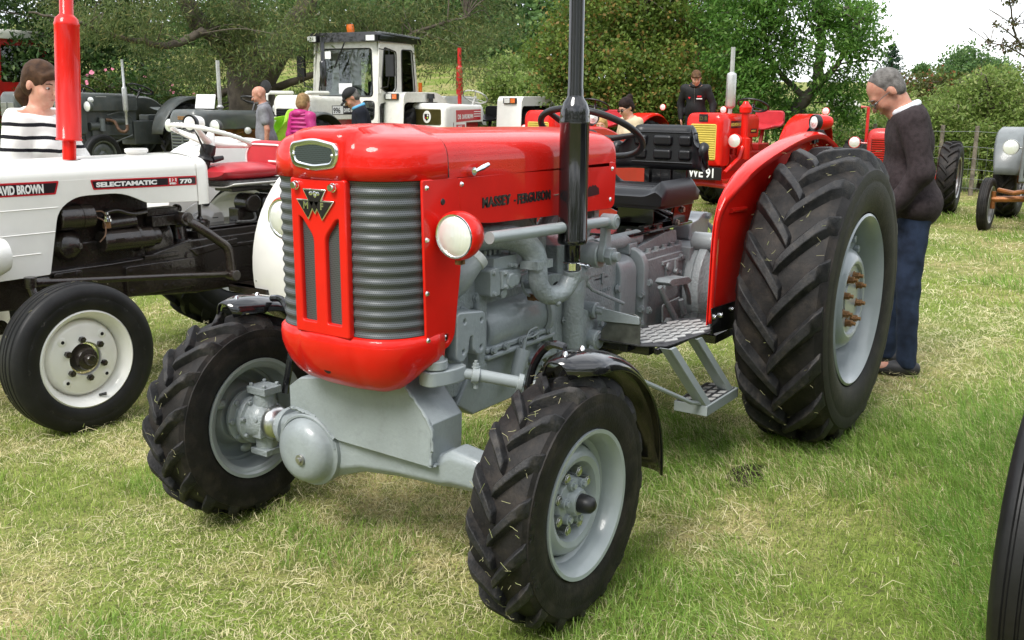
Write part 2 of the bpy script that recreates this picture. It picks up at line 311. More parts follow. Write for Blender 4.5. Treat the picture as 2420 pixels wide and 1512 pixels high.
# ---- grass: mown turf, dry thatch, longer tufts and loose cut hay
def scatter(n, d0, d1, rng, wide=.62):
    d = np.sqrt(rng.uniform(d0 * d0, d1 * d1, n)); u = rng.uniform(-1, 1, n) * (d * wide + .6); return CXY[0] + d * FWD[0] + u * RGT[0], CXY[1] + d * FWD[1] + u * RGT[1], d, u
SOIL = [(.74, .80, .15, .08)]
def soilmask(x, y):
    k = np.zeros_like(x)
    for a, b, r1, r2 in SOIL: k = np.maximum(k, 1 - ((x - a) ** 2 / r1 ** 2 + (y - b) ** 2 / r2 ** 2) * .8 + .5 * (vnoise(x, y, .05, 9) - .5))
    return k
def lushmask(x, y, d, u):   # uncut strip by the right-hand wheel, tufts elsewhere
    k = nsstep(.52, .66, fnoise(x, y, .55, 21)) * .75
    a = nsstep(0, .4, u - (1.12 + .5 * np.maximum(0, d - 3.2)) + .35 * (vnoise(x, y, .4, 5) - .5)) * nsstep(6.0, 5.0, d); return np.maximum(k, a)
def drymask(x, y, d, u):
    n_ = fnoise(x, y, .6, 31); left = .10 * nsstep(1.0, -1.0, u) * nsstep(7, 4, d) + .16 * nsstep(.1, .5, u) * nsstep(.1, -.2, u - (1.12 + .5 * np.maximum(0, d - 3.2))) * nsstep(7.5, 5.5, d); return nsstep(.44, .62, n_ + left)
def blades(n, d0, d1, seed, hmul=1, wmin=.0022):
    r = np.random.default_rng(seed); x, y, d, u = scatter(n, d0, d1, r); keep = (soilmask(x, y) < .2) | (r.random(n) < .35); x, y, d, u = x[keep], y[keep], d[keep], u[keep]; n = len(x)
    lush = lushmask(x, y, d, u); dry = drymask(x, y, d, u) * (1 - .8 * lush); h = (.018 + .030 * r.random(n) + .095 * lush * r.random(n) ** .7) * hmul; pk = r.random(n) < .2 + .62 * dry; h = h * np.where(pk, .62, 1.0)
    wd = np.maximum(wmin * (.8 + .9 * r.random(n)), d / 991 * .62); an = r.uniform(0, 2 * pi, n); lean = h * (.25 + 1.0 * r.random(n) ** 1.3 + .5 * dry); la = an + pi / 2 + r.normal(0, .5, n)
    wind = lush * (u > .6); lx = np.cos(la) * lean - .035 * wind * RGT[0] * 1.5; ly = np.sin(la) * lean - .035 * wind * RGT[1] * 1.5
    px, py = np.cos(an) * wd / 2, np.sin(an) * wd / 2; z = gz(x, y) - .006
    P0 = np.stack([x - px, y - py, z], 1); P1 = np.stack([x + px, y + py, z], 1); mx_, my_ = x + lx * .35, y + ly * .35
    P2 = np.stack([mx_ + px * .85, my_ + py * .85, z + h * .62], 1); P3 = np.stack([mx_ - px * .85, my_ - py * .85, z + h * .62], 1); P4 = np.stack([x + lx, y + ly, z + h * (1 - .25 * (lean / h > .8))], 1)
    V = np.stack([P0, P1, P2, P3, P4], 1).reshape(-1, 3)
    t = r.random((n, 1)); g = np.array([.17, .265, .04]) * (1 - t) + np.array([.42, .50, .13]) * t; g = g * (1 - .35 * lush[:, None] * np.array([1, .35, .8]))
    s = np.array([.60, .54, .29]) + r.random((n, 1)) * np.array([.28, .26, .24]); pick = pk[:, None]; c = np.where(pick, s, g) * (.85 + .3 * r.random((n, 1)))
    far = nsstep(14, 22, d)[:, None]; c = c * (1 - far) + far * (np.array([.21, .33, .06]) * (.8 + .4 * t))
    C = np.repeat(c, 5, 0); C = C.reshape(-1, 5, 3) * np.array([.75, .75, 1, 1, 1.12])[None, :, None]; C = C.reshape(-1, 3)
    b = np.arange(n)[:, None] * 5; return V, [np.concatenate([b + 0, b + 1, b + 2, b + 3], 1), np.concatenate([b + 3, b + 2, b + 4], 1)], C
def merge(name, parts, m, **k):
    V = []; Q = []; T = []; C = []; o = 0
    for v, (q, t), c in parts: V.append(v); Q.append(q + o); T.append(t + o); C.append(c); o += len(v)
    return bigmesh(name, np.concatenate(V), [np.concatenate(Q), np.concatenate(T)], m, col=np.concatenate(C), **k)
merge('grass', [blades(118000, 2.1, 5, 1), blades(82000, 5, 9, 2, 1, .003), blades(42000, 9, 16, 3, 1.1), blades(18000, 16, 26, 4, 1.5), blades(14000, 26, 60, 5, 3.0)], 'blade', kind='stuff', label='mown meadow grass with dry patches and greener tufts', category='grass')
def hay(n, d0, d1, seed):
    r = np.random.default_rng(seed); x, y, d, u = scatter(n, d0, d1, r); m_ = drymask(x, y, d, u) * .75 + .25 + .5 * ((x > .4) & (x < 2.6) & (np.abs(y) < .7)); lush = lushmask(x, y, d, u); k = (r.random(n) < m_ * (1 - .85 * lush)) & (soilmask(x, y) < .5); x, y, d, u = x[k], y[k], d[k], u[k]; n = len(x)
    a = r.uniform(0, 2 * pi, n); L = (.03 + .065 * r.random(n)) * (.75 + .05 * d); wd = np.maximum(.0020, d / 991 * .5); z = gz(x, y) + .012 + .03 * r.random(n); cv = r.normal(0, .35, n); P = []
    for k_, s in enumerate((-.5, 0, .5)):
        aa = a + cv * s * 2; cx_, cy_ = x + np.cos(a) * s * L - np.sin(a) * cv * L * (s * s) * 2, y + np.sin(a) * s * L + np.cos(a) * cv * L * (s * s) * 2; zz = z + r.normal(0, .008, n) + (.012 if k_ == 1 else 0)
        P += [np.stack([cx_ - np.sin(aa) * wd / 2, cy_ + np.cos(aa) * wd / 2, zz], 1), np.stack([cx_ + np.sin(aa) * wd / 2, cy_ - np.cos(aa) * wd / 2, zz + .001], 1)]
    V = np.stack(P, 1).reshape(-1, 3); c = np.array([.58, .52, .3]) + r.random((n, 1)) * np.array([.3, .28, .26]); c = np.where((r.random(n) < .3)[:, None], np.array([.26, .30, .09]), c) * (.8 + .35 * r.random((n, 1))); b = np.arange(n)[:, None] * 6
    return bigmesh('loose_hay', V, np.concatenate([np.concatenate([b, b + 1, b + 3, b + 2], 1), np.concatenate([b + 2, b + 3, b + 5, b + 4], 1)], 0), 'blade', col=np.repeat(c, 6, 0), kind='stuff', label='loose cut hay strewn over the mown grass', category='hay')
hay(60000, 2.1, 12, 8)
M['soil'] = mat('bare_soil', (.045, .032, .024), .95, var=.4, vs_=25, bump=1.0, bs=40, spec=.1)
for i, (a, b_, r1, r2) in enumerate(SOIL):
    rr = random.Random(i); rows = []
    for k in range(7): rows.append([(a + r1 * 1.15 * k / 6 * math.cos(t), b_ + r2 * 1.15 * k / 6 * math.sin(t), .003 + (.012 * rr.random() if k < 6 else -.01)) for t in np.linspace(0, 2 * pi, 25)[:-1]])
    B().grid(rows, cu=True).obj('bare_soil', 'soil', kind='structure')
# ---- trees and shrubs
LEAFC = {}
def leaves(blobs, n, L, Wd, cols, seed, clump=.16, per=26, shell=.55, droop=0, squash=.8, gap=0, floor=None):
    r = np.random.default_rng(seed); bl = np.array(blobs); wt = bl[:, 3] ** 2.2; wt /= wt.sum(); nc = max(1, n // per); bi = r.choice(len(bl), nc, p=wt)
    v = r.normal(size=(nc, 3)); v /= np.linalg.norm(v, axis=1)[:, None]; q = (shell + (1.1 - shell) * r.random(nc) ** .8)[:, None]; rad_ = bl[bi, 3][:, None] * np.array([1, 1, squash]); cc = bl[bi, :3] + v * q * rad_
    if gap: k = vnoise(cc[:, 0] * 1.0 + cc[:, 2] * .7, cc[:, 1] + cc[:, 2], gap, seed) > .3; cc = cc[k]; nc = len(cc)
    ct = r.random((nc, 1)); p = np.repeat(cc, per, 0); n = len(p); p = p + r.normal(0, clump, (n, 3)) * np.array([1, 1, .7])
    if floor is not None: k = p[:, 2] > floor; p = p[k]; n = len(p)
    tt = np.repeat(ct, per, 0)
    if floor is not None: tt = tt[k]
    a = r.normal(size=(n, 3)); a[:, 2] -= droop; a /= np.linalg.norm(a, axis=1)[:, None]; s = np.cross(a, r.normal(size=(n, 3)) + np.array([0, 0, 1.2])); s /= np.linalg.norm(s, axis=1)[:, None] + 1e-9
    ln = (L * (.65 + .7 * r.random(n)))[:, None]; w = Wd * ln / L * .5; nn = np.cross(a, s)
    V = np.stack([p, p + a * ln * .45 + s * w + nn * ln * .06, p + a * ln, p + a * ln * .45 - s * w + nn * ln * .06], 1).reshape(-1, 3)
    c0, c1, c2 = (np.array(k) for k in cols); t = np.clip(tt * .6 + .4 * r.random((n, 1)), 0, 1); c = c0 * (1 - t) + c1 * t; c = np.where(r.random((n, 1)) < .1 + .12 * (tt > .7), c2, c) * (.8 + .4 * r.random((n, 1)))
    b = np.arange(n)[:, None] * 4; return V, np.concatenate([b, b + 1, b + 2, b + 3], 1), np.repeat(c, 4, 0), cc
def limbs(name, paths, m, parent, twigs=None, seed=0, tr=.012, hub=None):
    b = B(); r = random.Random(seed)
    for pth, r0, r1 in paths:
        p = bez(pth, 6); k = len(p); p = [q + Vector((r.gauss(0, .02), r.gauss(0, .02), r.gauss(0, .02))) * (r0 > .03) * .6 for q in p]; b.tube(p, [r0 + (r1 - r0) * (i / (k - 1)) ** .8 for i in range(k)], 10 if r0 > .08 else 6)
    if twigs is not None:
        anc = [q for pth, _, _ in paths for q in bez(pth, 4)]
        for c in twigs:
            c = Vector(c); a = min(anc, key=lambda q: (q - c).length + (0 if q.z < c.z + .3 else .6)); mid = (a + c) / 2 + Vector((r.gauss(0, .12), r.gauss(0, .12), r.uniform(.0, .2))); p = bez([a, mid, c], 5); b.tube(p, [tr * (1.6 - 1.2 * i / (len(p) - 1)) for i in range(len(p))], 5)
    return b.obj(name, m, parent, ang=70)
def tree(kind, label, cat, paths, blobs, n, L, Wd, cols, seed, bark='bark', ntw=60, group=None, tr=.012, **k):
    base = paths[0][0][0]; z0 = float(gz(base[0], base[1])); T = empty(kind, (0, 0, 0), 0, label, cat, group)
    V, F, C, cc = leaves(blobs, n, L, Wd, cols, seed, **k); bigmesh('crown' if cat == 'tree' else 'foliage', V, F, 'leaf', T, C)
    r = random.Random(seed); limbs('trunk' if cat == 'tree' else 'stems', paths, bark, T, r.sample([tuple(c) for c in cc], min(ntw, len(cc))), seed, tr); return T
BL = {
    'willow': [(-5.9, -12.37, 2.87, 0.63), (-5.28, -12.39, 2.73, 0.5), (-5.2, -13.41, 2.82, 0.56), (-6.99, -12.54, 3.15, 0.71), (-7.48, -11.81, 3.02, 0.71), (-7.66, -10.66, 2.78, 0.61), (-7.11, -10.21, 2.4, 0.4), (-8.84, -10.7, 2.99, 0.73), (-9.64, -10.41, 2.81, 0.74), (-10.07, -9.76, 2.97, 0.74), (-10.02, -8.94, 2.57, 0.6), (-11.13, -9.08, 3.01, 0.68), (-9.33, -9.07, 2.33, 0.47), (-9.54, -10.55, 2.21, 0.41), (-9.02, -11.33, 2.35, 0.41), (-8.28, -13.31, 1.89, 0.42), (-8.07, -13.63, 2.2, 0.51), (-7.74, -14.11, 2.04, 0.42), (-9.73, -12.06, 1.83, 0.3), (-9.53, -12.36, 1.17, 0.26), (-9.38, -8.1, 2.03, 0.34), (-6.59, -13.13, 2.44, 0.39)],
    'dark': [(-7.01, -17.89, 2.98, 1.28), (-7.61, -16.99, 2.57, 1.01), (-8.84, -16.95, 2.27, 0.96), (-6.91, -17.14, 1.96, 0.8), (-6.5, -18.63, 2.64, 1.19), (-9.98, -17.05, 1.93, 0.8), (-8.84, -17.86, 3.26, 1.08), (-7.73, -15.02, 1.81, 0.61)],
    'rose': [(-7.14, -15.89, 1.7, 0.35), (-7.58, -15.78, 1.74, 0.37), (-7.87, -15.36, 1.7, 0.37), (-8.34, -15.2, 1.65, 0.36), (-8.75, -14.94, 1.48, 0.32)],
    'under': [(-8.84, -14.27, 1.44, 0.4), (-9.85, -14.56, 1.29, 0.33), (-10.1, -13.3, 1.3, 0.41), (-9.99, -12.57, 1.5, 0.4), (-7.7, -13.27, 1.22, 0.33), (-11.03, -10.13, 1.34, 0.26), (-11.76, -9.95, 1.25, 0.25)],
    'far': [(-38.5, -23.05, 4.99, 2.18), (-39.42, -21.68, 4.8, 2.18), (-40.46, -20.14, 4.42, 2.18), (-41.39, -18.76, 4.03, 1.96), (-42.21, -17.54, 3.44, 1.74), (-31.93, -29.22, 4.81, 1.88), (-32.92, -27.75, 5.19, 2.09), (-35.63, -27.3, 5.16, 2.18), (-35.01, -24.65, 5.22, 1.88), (-33.99, -22.58, 4.17, 1.4), (-37.58, -24.42, 5.57, 1.96), (-31.98, -25.57, 3.78, 1.2), (-32.93, -24.15, 3.97, 1.2), (-32.19, -32.4, 4.92, 2.18), (-30.81, -34.45, 4.71, 2.4), (-30.55, -38.42, 4.41, 2.49), (-28.88, -40.9, 4.39, 2.49), (-32.11, -21.8, 3.18, 0.86)],
    'fieldbush': [(-22.51, -16.35, 2.39, 0.6), (-21.87, -15.51, 1.79, 0.53), (-21.54, -16.01, 1.91, 0.5), (-21.37, -14.47, 1.79, 0.54)],
    'haw': [(-11.51, -7.62, 2.38, 0.7), (-12.29, -7.36, 2.94, 0.85), (-12.79, -6.63, 3.03, 0.89), (-11.56, -6.66, 2.07, 0.77), (-12.03, -5.96, 2.0, 0.81), (-13.33, -5.82, 2.57, 0.76), (-12.47, -5.31, 1.7, 0.64), (-11.44, -7.38, 1.58, 0.61), (-12.73, -4.92, 1.56, 0.48), (-11.3, -6.15, 1.44, 0.51), (-13.59, -6.33, 3.61, 0.87), (-13.04, -7.15, 3.92, 0.87)],
    'ash': [(-12.07, -4.12, 2.96, 0.57), (-11.93, -3.43, 3.06, 0.63), (-12.32, -2.85, 3.0, 0.56), (-12.07, -2.33, 2.51, 0.36), (-12.13, -4.03, 2.34, 0.57), (-12.0, -3.33, 2.39, 0.44), (-11.81, -2.71, 2.31, 0.43), (-12.06, -2.34, 1.91, 0.34), (-12.07, -4.12, 1.78, 0.53), (-12.44, -3.57, 1.64, 0.46), (-12.3, -2.88, 1.74, 0.41), (-12.47, -2.62, 1.4, 0.33), (-12.32, -4.63, 2.21, 0.55), (-12.58, -3.36, 1.21, 0.46), (-12.13, -4.03, 1.21, 0.46), (-12.65, -5.05, 3.03, 0.56), (-11.57, -2.18, 3.05, 0.28)],
    'rbush': [(-14.93, -1.66, 1.2, 0.52), (-15.78, -1.29, 1.43, 0.62), (-15.57, -0.7, 1.62, 0.64), (-15.23, -0.31, 1.0, 0.59), (-14.82, -0.93, 0.85, 0.51), (-14.63, -1.74, 0.79, 0.44), (-14.59, -1.27, 0.51, 0.35), (-14.92, -0.41, 0.41, 0.35), (-15.7, -2.3, 1.09, 0.47), (-16.02, -2.73, 1.49, 0.35)],
    'redhaw': [(-20.74, -2.88, 1.81, 0.4), (-21.0, -2.5, 1.71, 0.47), (-21.53, -3.49, 1.96, 0.33), (-21.37, -1.94, 1.96, 0.37), (-22.35, -4.07, 1.82, 0.34)],
    'fartree': [(-62.03, -9.61, 3.47, 1.35), (-62.57, -8.81, 2.85, 1.22), (-60.51, -10.08, 2.58, 1.2), (-71.88, -9.3, 3.3, 1.07)],
    'hilltree': [(-174.17, -36.47, 6.29, 1.04), (-174.53, -35.93, 6.09, 0.89), (-173.87, -36.92, 6.01, 0.81)],
    'hedge': [(-11.61, -10.16, 1.1, 0.36), (-12.4, -9.88, 1.13, 0.35), (-12.8, -9.3, 1.09, 0.35), (-12.29, -8.26, 1.08, 0.39), (-12.18, -7.52, 1.06, 0.38), (-12.1, -5.86, 1.09, 0.4), (-12.49, -5.28, 1.1, 0.4), (-14.58, -2.72, 0.95, 0.37), (-13.97, -3.08, 0.89, 0.32), (-14.07, -2.03, 0.54, 0.31)],
}

def down(p, dz=0): return (p[0], p[1], float(gz(p[0], p[1])) - .1 + dz)
GW = ((.06, .095, .028), (.17, .22, .075), (.24, .23, .085)); GD = ((.022, .05, .014), (.06, .12, .03), (.1, .155, .045)); GH = ((.065, .12, .02), (.19, .26, .05), (.28, .19, .055)); GA = ((.045, .12, .018), (.13, .27, .045), (.17, .28, .07)); GB = ((.09, .15, .03), (.24, .32, .08), (.3, .34, .12)); GF = ((.05, .11, .035), (.13, .22, .07), (.18, .27, .085))
W0 = (-8.28, -12.42)
tree('willow_tree', 'big old willow with thick dark leaning trunk behind the cabbed white tractor', 'tree', [([down((*W0, 0)), (-8.28, -12.42, .63), (-8.28, -12.42, 1.2), (-8.26, -12.45, 2.04)], .52, .42), ([(-8.27, -12.44, 1.9), (-7.88, -12.47, 2.39), (-7.49, -12.52, 2.72), (-7.16, -12.65, 3.06), (-6.6, -12.7, 4.6)], .27, .12), ([(-8.28, -12.42, 1.9), (-8.37, -12.64, 2.66), (-8.48, -12.84, 3.2), (-8.48, -13.01, 5.2)], .3, .16), ([(-8.32, -12.35, 1.8), (-8.58, -11.97, 2.5), (-8.77, -11.7, 2.95), (-8.9, -11.49, 3.33), (-9.3, -11.0, 4.9)], .3, .14), ([(-7.57, -12.4, 2.58), (-7.0, -12.17, 2.66), (-6.6, -12.22, 2.49), (-6.22, -12.26, 2.42), (-5.89, -12.39, 2.48), (-5.6, -12.46, 2.52), (-5.3, -12.55, 2.6), (-5.0, -12.63, 2.72), (-4.66, -12.78, 2.8), (-4.33, -12.92, 2.85)], .085, .015), ([(-8.41, -12.23, 1.7), (-8.74, -11.73, 1.89), (-9.0, -11.0, 2.12), (-9.33, -10.15, 2.49), (-9.76, -9.51, 2.79), (-10.35, -8.99, 3.03)], .09, .02), ([(-8.29, -12.4, 1.58), (-8.19, -12.92, 1.69), (-8.11, -13.38, 1.53), (-8.1, -13.58, 1.25)], .10, .03)],
     BL['willow'] + [(-7.3, -11.3, 2.25, .45), (-7.6, -11.9, 2.7, .5), (-6.9, -11.9, 2.2, .4), (-8.3, -12.3, 5.6, 1.7), (-6.5, -12.6, 4.9, 1.2), (-9.6, -10.8, 5.0, 1.4), (-10.8, -9.4, 4.6, 1.1)], 76000, .10, .017, GW, 41, clump=.15, per=30, droop=.7, ntw=150, tr=.009, shell=.3)
tree('laurel_shrub', 'dark green mass of laurel filling the far left behind the red cab', 'shrub', [([down((-7.5, -17.2, 0)), (-7.5, -17.2, 1.5), (-7.4, -17, 3)], .14, .05), ([down((-9.2, -17.2, 0)), (-9.2, -17.1, 1.2), (-9.3, -17, 2.6)], .12, .05)], BL['dark'] + [(-7.2, -17.6, 4.6, 1.7), (-9.2, -17.6, 4.4, 1.5), (-6.8, -16.6, 1.0, .9), (-8.4, -16, 1.0, .8), (-9.7, -16.2, 1.1, .8)], 34000, .13, .05, GD, 42, clump=.2, per=22)
RS = tree('rose_bush', 'wild rose bush with pink flowers behind the dark grey tractors', 'shrub', [([down((-7.7, -15.5, 0)), (-7.7, -15.5, 1), (-7.6, -15.5, 1.6)], .03, .01)], BL['rose'] + [(-7.3, -15.8, 1.1, .6), (-7.9, -15.4, 1.0, .6), (-8.6, -15.1, 1.0, .55)], 15000, .055, .03, ((.05, .09, .015), (.12, .17, .035), (.16, .17, .05)), 43, clump=.1, per=18)
r_ = random.Random(5); FLW = mat('rose_petal', (.72, .18, .3), .6, var=.2)
for i in range(22):
    bx_, by_, bz_, br_ = r_.choice(BL['rose']); a = r_.uniform(0, 2 * pi); e = r_.uniform(-.1, 1.1); p = Vector((bx_ + br_ * math.cos(a) * math.cos(e) + .14, by_ + br_ * math.sin(a) * math.cos(e) + .1, bz_ + br_ * math.sin(e) + .04))
    def fl(b):
        for k in range(5):
            t = k * 2 * pi / 5 + a; d_ = Vector((.75, .5, .45)).normalized(); u_, w_ = perp(d_); q = u_ * math.cos(t) + w_ * math.sin(t); s_ = d_.cross(q); b.add([p, p + q * .022 + s_ * .016 + d_ * .01, p + q * .036 + d_ * .006, p + q * .022 - s_ * .016 + d_ * .01], [(0, 1, 2, 3)])
    one(fl, 'flower', FLW, RS)
tree('undergrowth', 'low green undergrowth around the foot of the willow', 'shrub', [([down((-9.5, -13.6, 0)), (-9.5, -13.6, 1), (-9.4, -13.5, 1.4)], .03, .01)], BL['under'], 12000, .07, .03, GB, 44, clump=.13, per=18)
FT = ((-31.5, -28.5), (-34.5, -26.5), (-36.5, -24.0), (-31, -33.5), (-29.5, -39), (-39, -20.5), (-41.5, -17))
for i, (fx_, fy_) in enumerate(FT):
    bl_ = [b for b in BL['far'] if min(range(7), key=lambda j: (FT[j][0] - b[0]) ** 2 + (FT[j][1] - b[1]) ** 2) == i]; z_ = float(gz(fx_, fy_))
    tree('field_tree', ('broad green tree at the left of the row beyond the sloping field', 'tall green tree in the middle of the row beyond the sloping field', 'leafy tree at the right end of the row beyond the field, above the bush', 'tree beyond the field seen through the willow, right of the willow trunk', 'farthest left tree beyond the field, seen through the willow branches', 'tree beyond the field glimpsed just right of the black exhaust', 'tree beyond the field glimpsed through the hawthorn above the boy')[i], 'tree', [([(fx_, fy_, z_ - .2), (fx_, fy_, z_ + 2.5), (fx_ + .3, fy_, z_ + 5)], .25, .1)], bl_ + [(fx_, fy_, z_ + 6.5, 2.6), (fx_ + .6, fy_, z_ + 2.2, 1.9)], 10500, .24, .155, GF, 50 + i, clump=.36, per=20, group='trees beyond the sloping field', ntw=20, tr=.04)
tree('field_bush', 'rounded light green bush standing alone on the sloping field', 'bush', [([down((-22, -15.7, 0)), (-22, -15.7, 1.5), (-22, -15.8, 2.2)], .06, .02)], BL['fieldbush'], 14000, .10, .06, GB, 56, clump=.17, per=20)
tree('hawthorn_tree', 'dense hawthorn with rusty tinged leaves behind the seated boy and the black exhaust', 'tree', [([down((-12.3, -6.4, 0)), (-12.3, -6.4, 1.0), (-12.4, -6.5, 2.0), (-12.6, -6.5, 3.6)], .15, .05), ([(-12.3, -6.4, .9), (-12.0, -7.1, 1.8), (-12.0, -7.6, 2.8)], .09, .03), ([(-12.3, -6.4, 1.1), (-12.7, -5.7, 1.9), (-13.0, -5.5, 2.8)], .09, .03)], BL['haw'] + [(-13, -6.6, 4.9, 1.2), (-12.2, -6.5, 1.2, .9), (-12.7, -5.4, 1.0, .7)], 72000, .072, .05, GH, 45, clump=.15, per=48, ntw=120, shell=.4)
tree('ash_tree', 'airy ash with sky showing through its leaves behind the man in the dark jumper', 'tree', [([down((-12.45, -3.55, 0)), (-12.45, -3.55, 1.1), (-12.39, -3.46, 1.41), (-12.38, -3.29, 1.63), (-12.37, -3.14, 1.81), (-12.28, -3.08, 2.12), (-12.18, -3.05, 2.6), (-12.18, -3.05, 3.06), (-12.18, -3.06, 4.4)], .15, .06), ([(-12.37, -3.14, 1.81), (-12.3, -2.87, 2.05), (-12.19, -2.68, 2.32), (-12.08, -2.48, 2.71), (-11.98, -2.28, 3.02)], .07, .02), ([(-12.38, -3.29, 1.63), (-12.24, -3.67, 1.99), (-12.17, -3.97, 2.41), (-12.16, -4.15, 3.4)], .07, .03)], BL['ash'] + [(-12.2, -3.2, 4.2, .9), (-12.1, -4.0, 3.9, .8)], 46000, .09, .032, GA, 46, clump=.11, per=24, bark='barkgrey', ntw=90, droop=.5, gap=.55, shell=.35)
tree('sallow_bush', 'pale green leafy bush behind the wire fence on the right', 'bush', [([down((-15.3, -.9, 0)), (-15.3, -.9, 1), (-15.3, -.9, 1.8)], .05, .02), ([down((-15, -1.8, 0)), (-15, -1.8, .8), (-15, -1.7, 1.3)], .04, .02)], BL['rbush'], 30000, .085, .034, GB, 47, clump=.13, per=22, ntw=70)
tree('red_hawthorn', 'rusty red tinged hawthorn rising behind the pale bush on the right', 'tree', [([down((-21, -2.8, 0)), (-21, -2.8, 1.2), (-21, -2.6, 2)], .06, .03)], BL['redhaw'] + [(-21.2, -2.6, 1.0, .8), (-21.8, -3.6, 1.0, .7)], 12000, .08, .055, ((.05, .07, .016), (.11, .12, .03), (.22, .07, .03)), 48, clump=.16, per=20)
tree('broad_tree', 'broad rounded tree on the hillside beyond the right hand bushes', 'tree', [([down((-62, -9.5, 0)), (-62, -9.5, 2.2), (-62, -9.4, 3.2)], .2, .1)], BL['fartree'] + [(-62, -9.5, 1.9, 1.4)], 16000, .2, .12, GF, 49, clump=.3, per=20, ntw=12, tr=.03)
tree('hilltop_tree', 'tiny round tree on the skyline of the far hill', 'tree', [([down((-174.2, -36.5, 0)), (-174.2, -36.5, 5.4), (-174.2, -36.5, 6)], .2, .1)], BL['hilltree'], 2500, .4, .25, GF, 57, clump=.3, per=16, ntw=3, tr=.05)
def conifer():
    z0 = float(gz(-86.4, -20)); T = empty('conifer_tree', (0, 0, 0), 0, 'dark pointed conifer on the skyline beside the ash', 'tree'); tp = 6.1; Vs = []; Fs = []; Cs = []; o = 0; r = np.random.default_rng(58); tw = []
    for z in np.arange(z0 + .8, tp, .16):
        k = (tp - z) / (tp - z0); nb = 7
        for j in range(nb):
            a = r.uniform(0, 2 * pi); Lb = 1.75 * k ** .8 * r.uniform(.6, 1.1) + .1; m_ = int(10 + 26 * k); t = r.random(m_); p = np.stack([-86.4 + np.cos(a) * Lb * t, -20 + np.sin(a) * Lb * t, z + .28 * t * t * Lb - .1 * t + r.normal(0, .05, m_)], 1); s_ = .14
            d_ = r.normal(size=(m_, 3)) + np.array([np.cos(a), np.sin(a), .5]) * 1.2; d_ /= np.linalg.norm(d_, axis=1)[:, None]; w_ = np.cross(d_, r.normal(size=(m_, 3))); w_ /= np.linalg.norm(w_, axis=1)[:, None]
            Vs.append(np.stack([p, p + d_ * s_ + w_ * .04, p + d_ * s_ * 2, p + d_ * s_ - w_ * .04], 1).reshape(-1, 3)); b = o + np.arange(m_)[:, None] * 4; Fs.append(np.concatenate([b, b + 1, b + 2, b + 3], 1)); o += 4 * m_; Cs.append(np.repeat(np.array([[.03, .065, .035]]) * (.7 + .8 * r.random((m_, 1))), 4, 0)); tw.append([(-86.4, -20, z), (-86.4 + math.cos(a) * Lb * .8, -20 + math.sin(a) * Lb * .8, z + .15 * Lb)])
    bigmesh('crown', np.concatenate(Vs), np.concatenate(Fs), 'leaf', T, np.concatenate(Cs)); limbs('trunk', [([(-86.4, -20, z0 - .2), (-86.4, -20, 3), (-86.4, -20, tp)], .16, .02)] + [(t, .03, .01) for t in tw[::2]], 'bark', T)
conifer()
tree('hawthorn_sprig', 'thin hawthorn branches reaching in at the top right corner', 'tree', [([down((-9.6, .75, 0)), (-9.5, .7, 1.2), (-9.16, .51, 2.06), (-8.82, .36, 2.32), (-8.54, .31, 2.57), (-8.4, .28, 3.1)], .035, .006), ([(-9.01, .48, 2.1), (-8.65, .3, 2.23), (-8.34, .19, 2.26), (-8.18, .13, 2.26)], .012, .004), ([(-8.82, .36, 2.32), (-8.47, .21, 2.46), (-8.31, .15, 2.47)], .01, .004)], [(-9.1, .55, 2.0, .12), (-8.85, .38, 2.3, .08), (-8.6, .32, 2.5, .07), (-8.45, .29, 2.75, .07), (-8.65, .3, 2.23, .07), (-8.45, .23, 2.26, .06), (-8.25, .15, 2.26, .05), (-8.5, .22, 2.45, .05), (-8.33, .16, 2.47, .05), (-9.3, .65, 1.7, .2)], 1500, .035, .026, ((.05, .06, .015), (.10, .10, .03), (.16, .08, .04)), 59, clump=.03, per=10, ntw=40, tr=.004)
for i, hb in enumerate(((0, 3), (3, 5), (5, 7), (7, 10))):
    q = BL['hedge'][hb[0]:hb[1]]; c_ = q[0]
    tree('hedge_shrub', ('hedge shrub behind the second white tractor', 'hedge shrub behind the woman with the bun', 'hedge shrub right behind the seated boy', 'hedge shrub along the wire fence left of the man')[i], 'shrub', [([down((c_[0], c_[1], 0)), (c_[0], c_[1], .7), (c_[0] + .1, c_[1], 1.0)], .03, .01)], q + [(b[0] - .1, b[1], max(.5, b[2] - .4), b[3] * 1.1) for b in q], 9000, .065, .04, GH if i in (1, 2) else GB, 60 + i, clump=.11, per=20, group='hedge shrubs', ntw=25)
hb_ = []; rr_ = random.Random(77)  # unseen ring of trees behind the viewer, added so glossy paint reflects dark
for k in range(46):
    an = rad(-62 + 192 * k / 45); R_ = 17 + 4 * rr_.random(); x = CAM[0] + R_ * math.cos(an); y = CAM[1] + R_ * math.sin(an); hb_ += [(x, y, .9 + .4 * rr_.random(), 1.3), (x + rr_.uniform(-1, 1), y + rr_.uniform(-1, 1), 2.6 + rr_.random(), 1.4 + .5 * rr_.random())]
    hb_ += [(x + rr_.uniform(-.6, .6), y + rr_.uniform(-.6, .6), 4.4 + rr_.random(), 1.7 + .4 * rr_.random())]
    if k % 4 != 3: hb_ += [(x, y, 6.4 + rr_.random() * 2, 1.9 + .5 * rr_.random())]
V_, F_, C_, cc_ = leaves(hb_, 34000, .40, .30, GH, 90, clump=.45, per=20, shell=.7); bigmesh('unseen_hedgerow', V_, F_, 'leaf', None, C_, kind='stuff', label='tall hedge out of view behind the viewer, added for dark reflections', category='hedge')
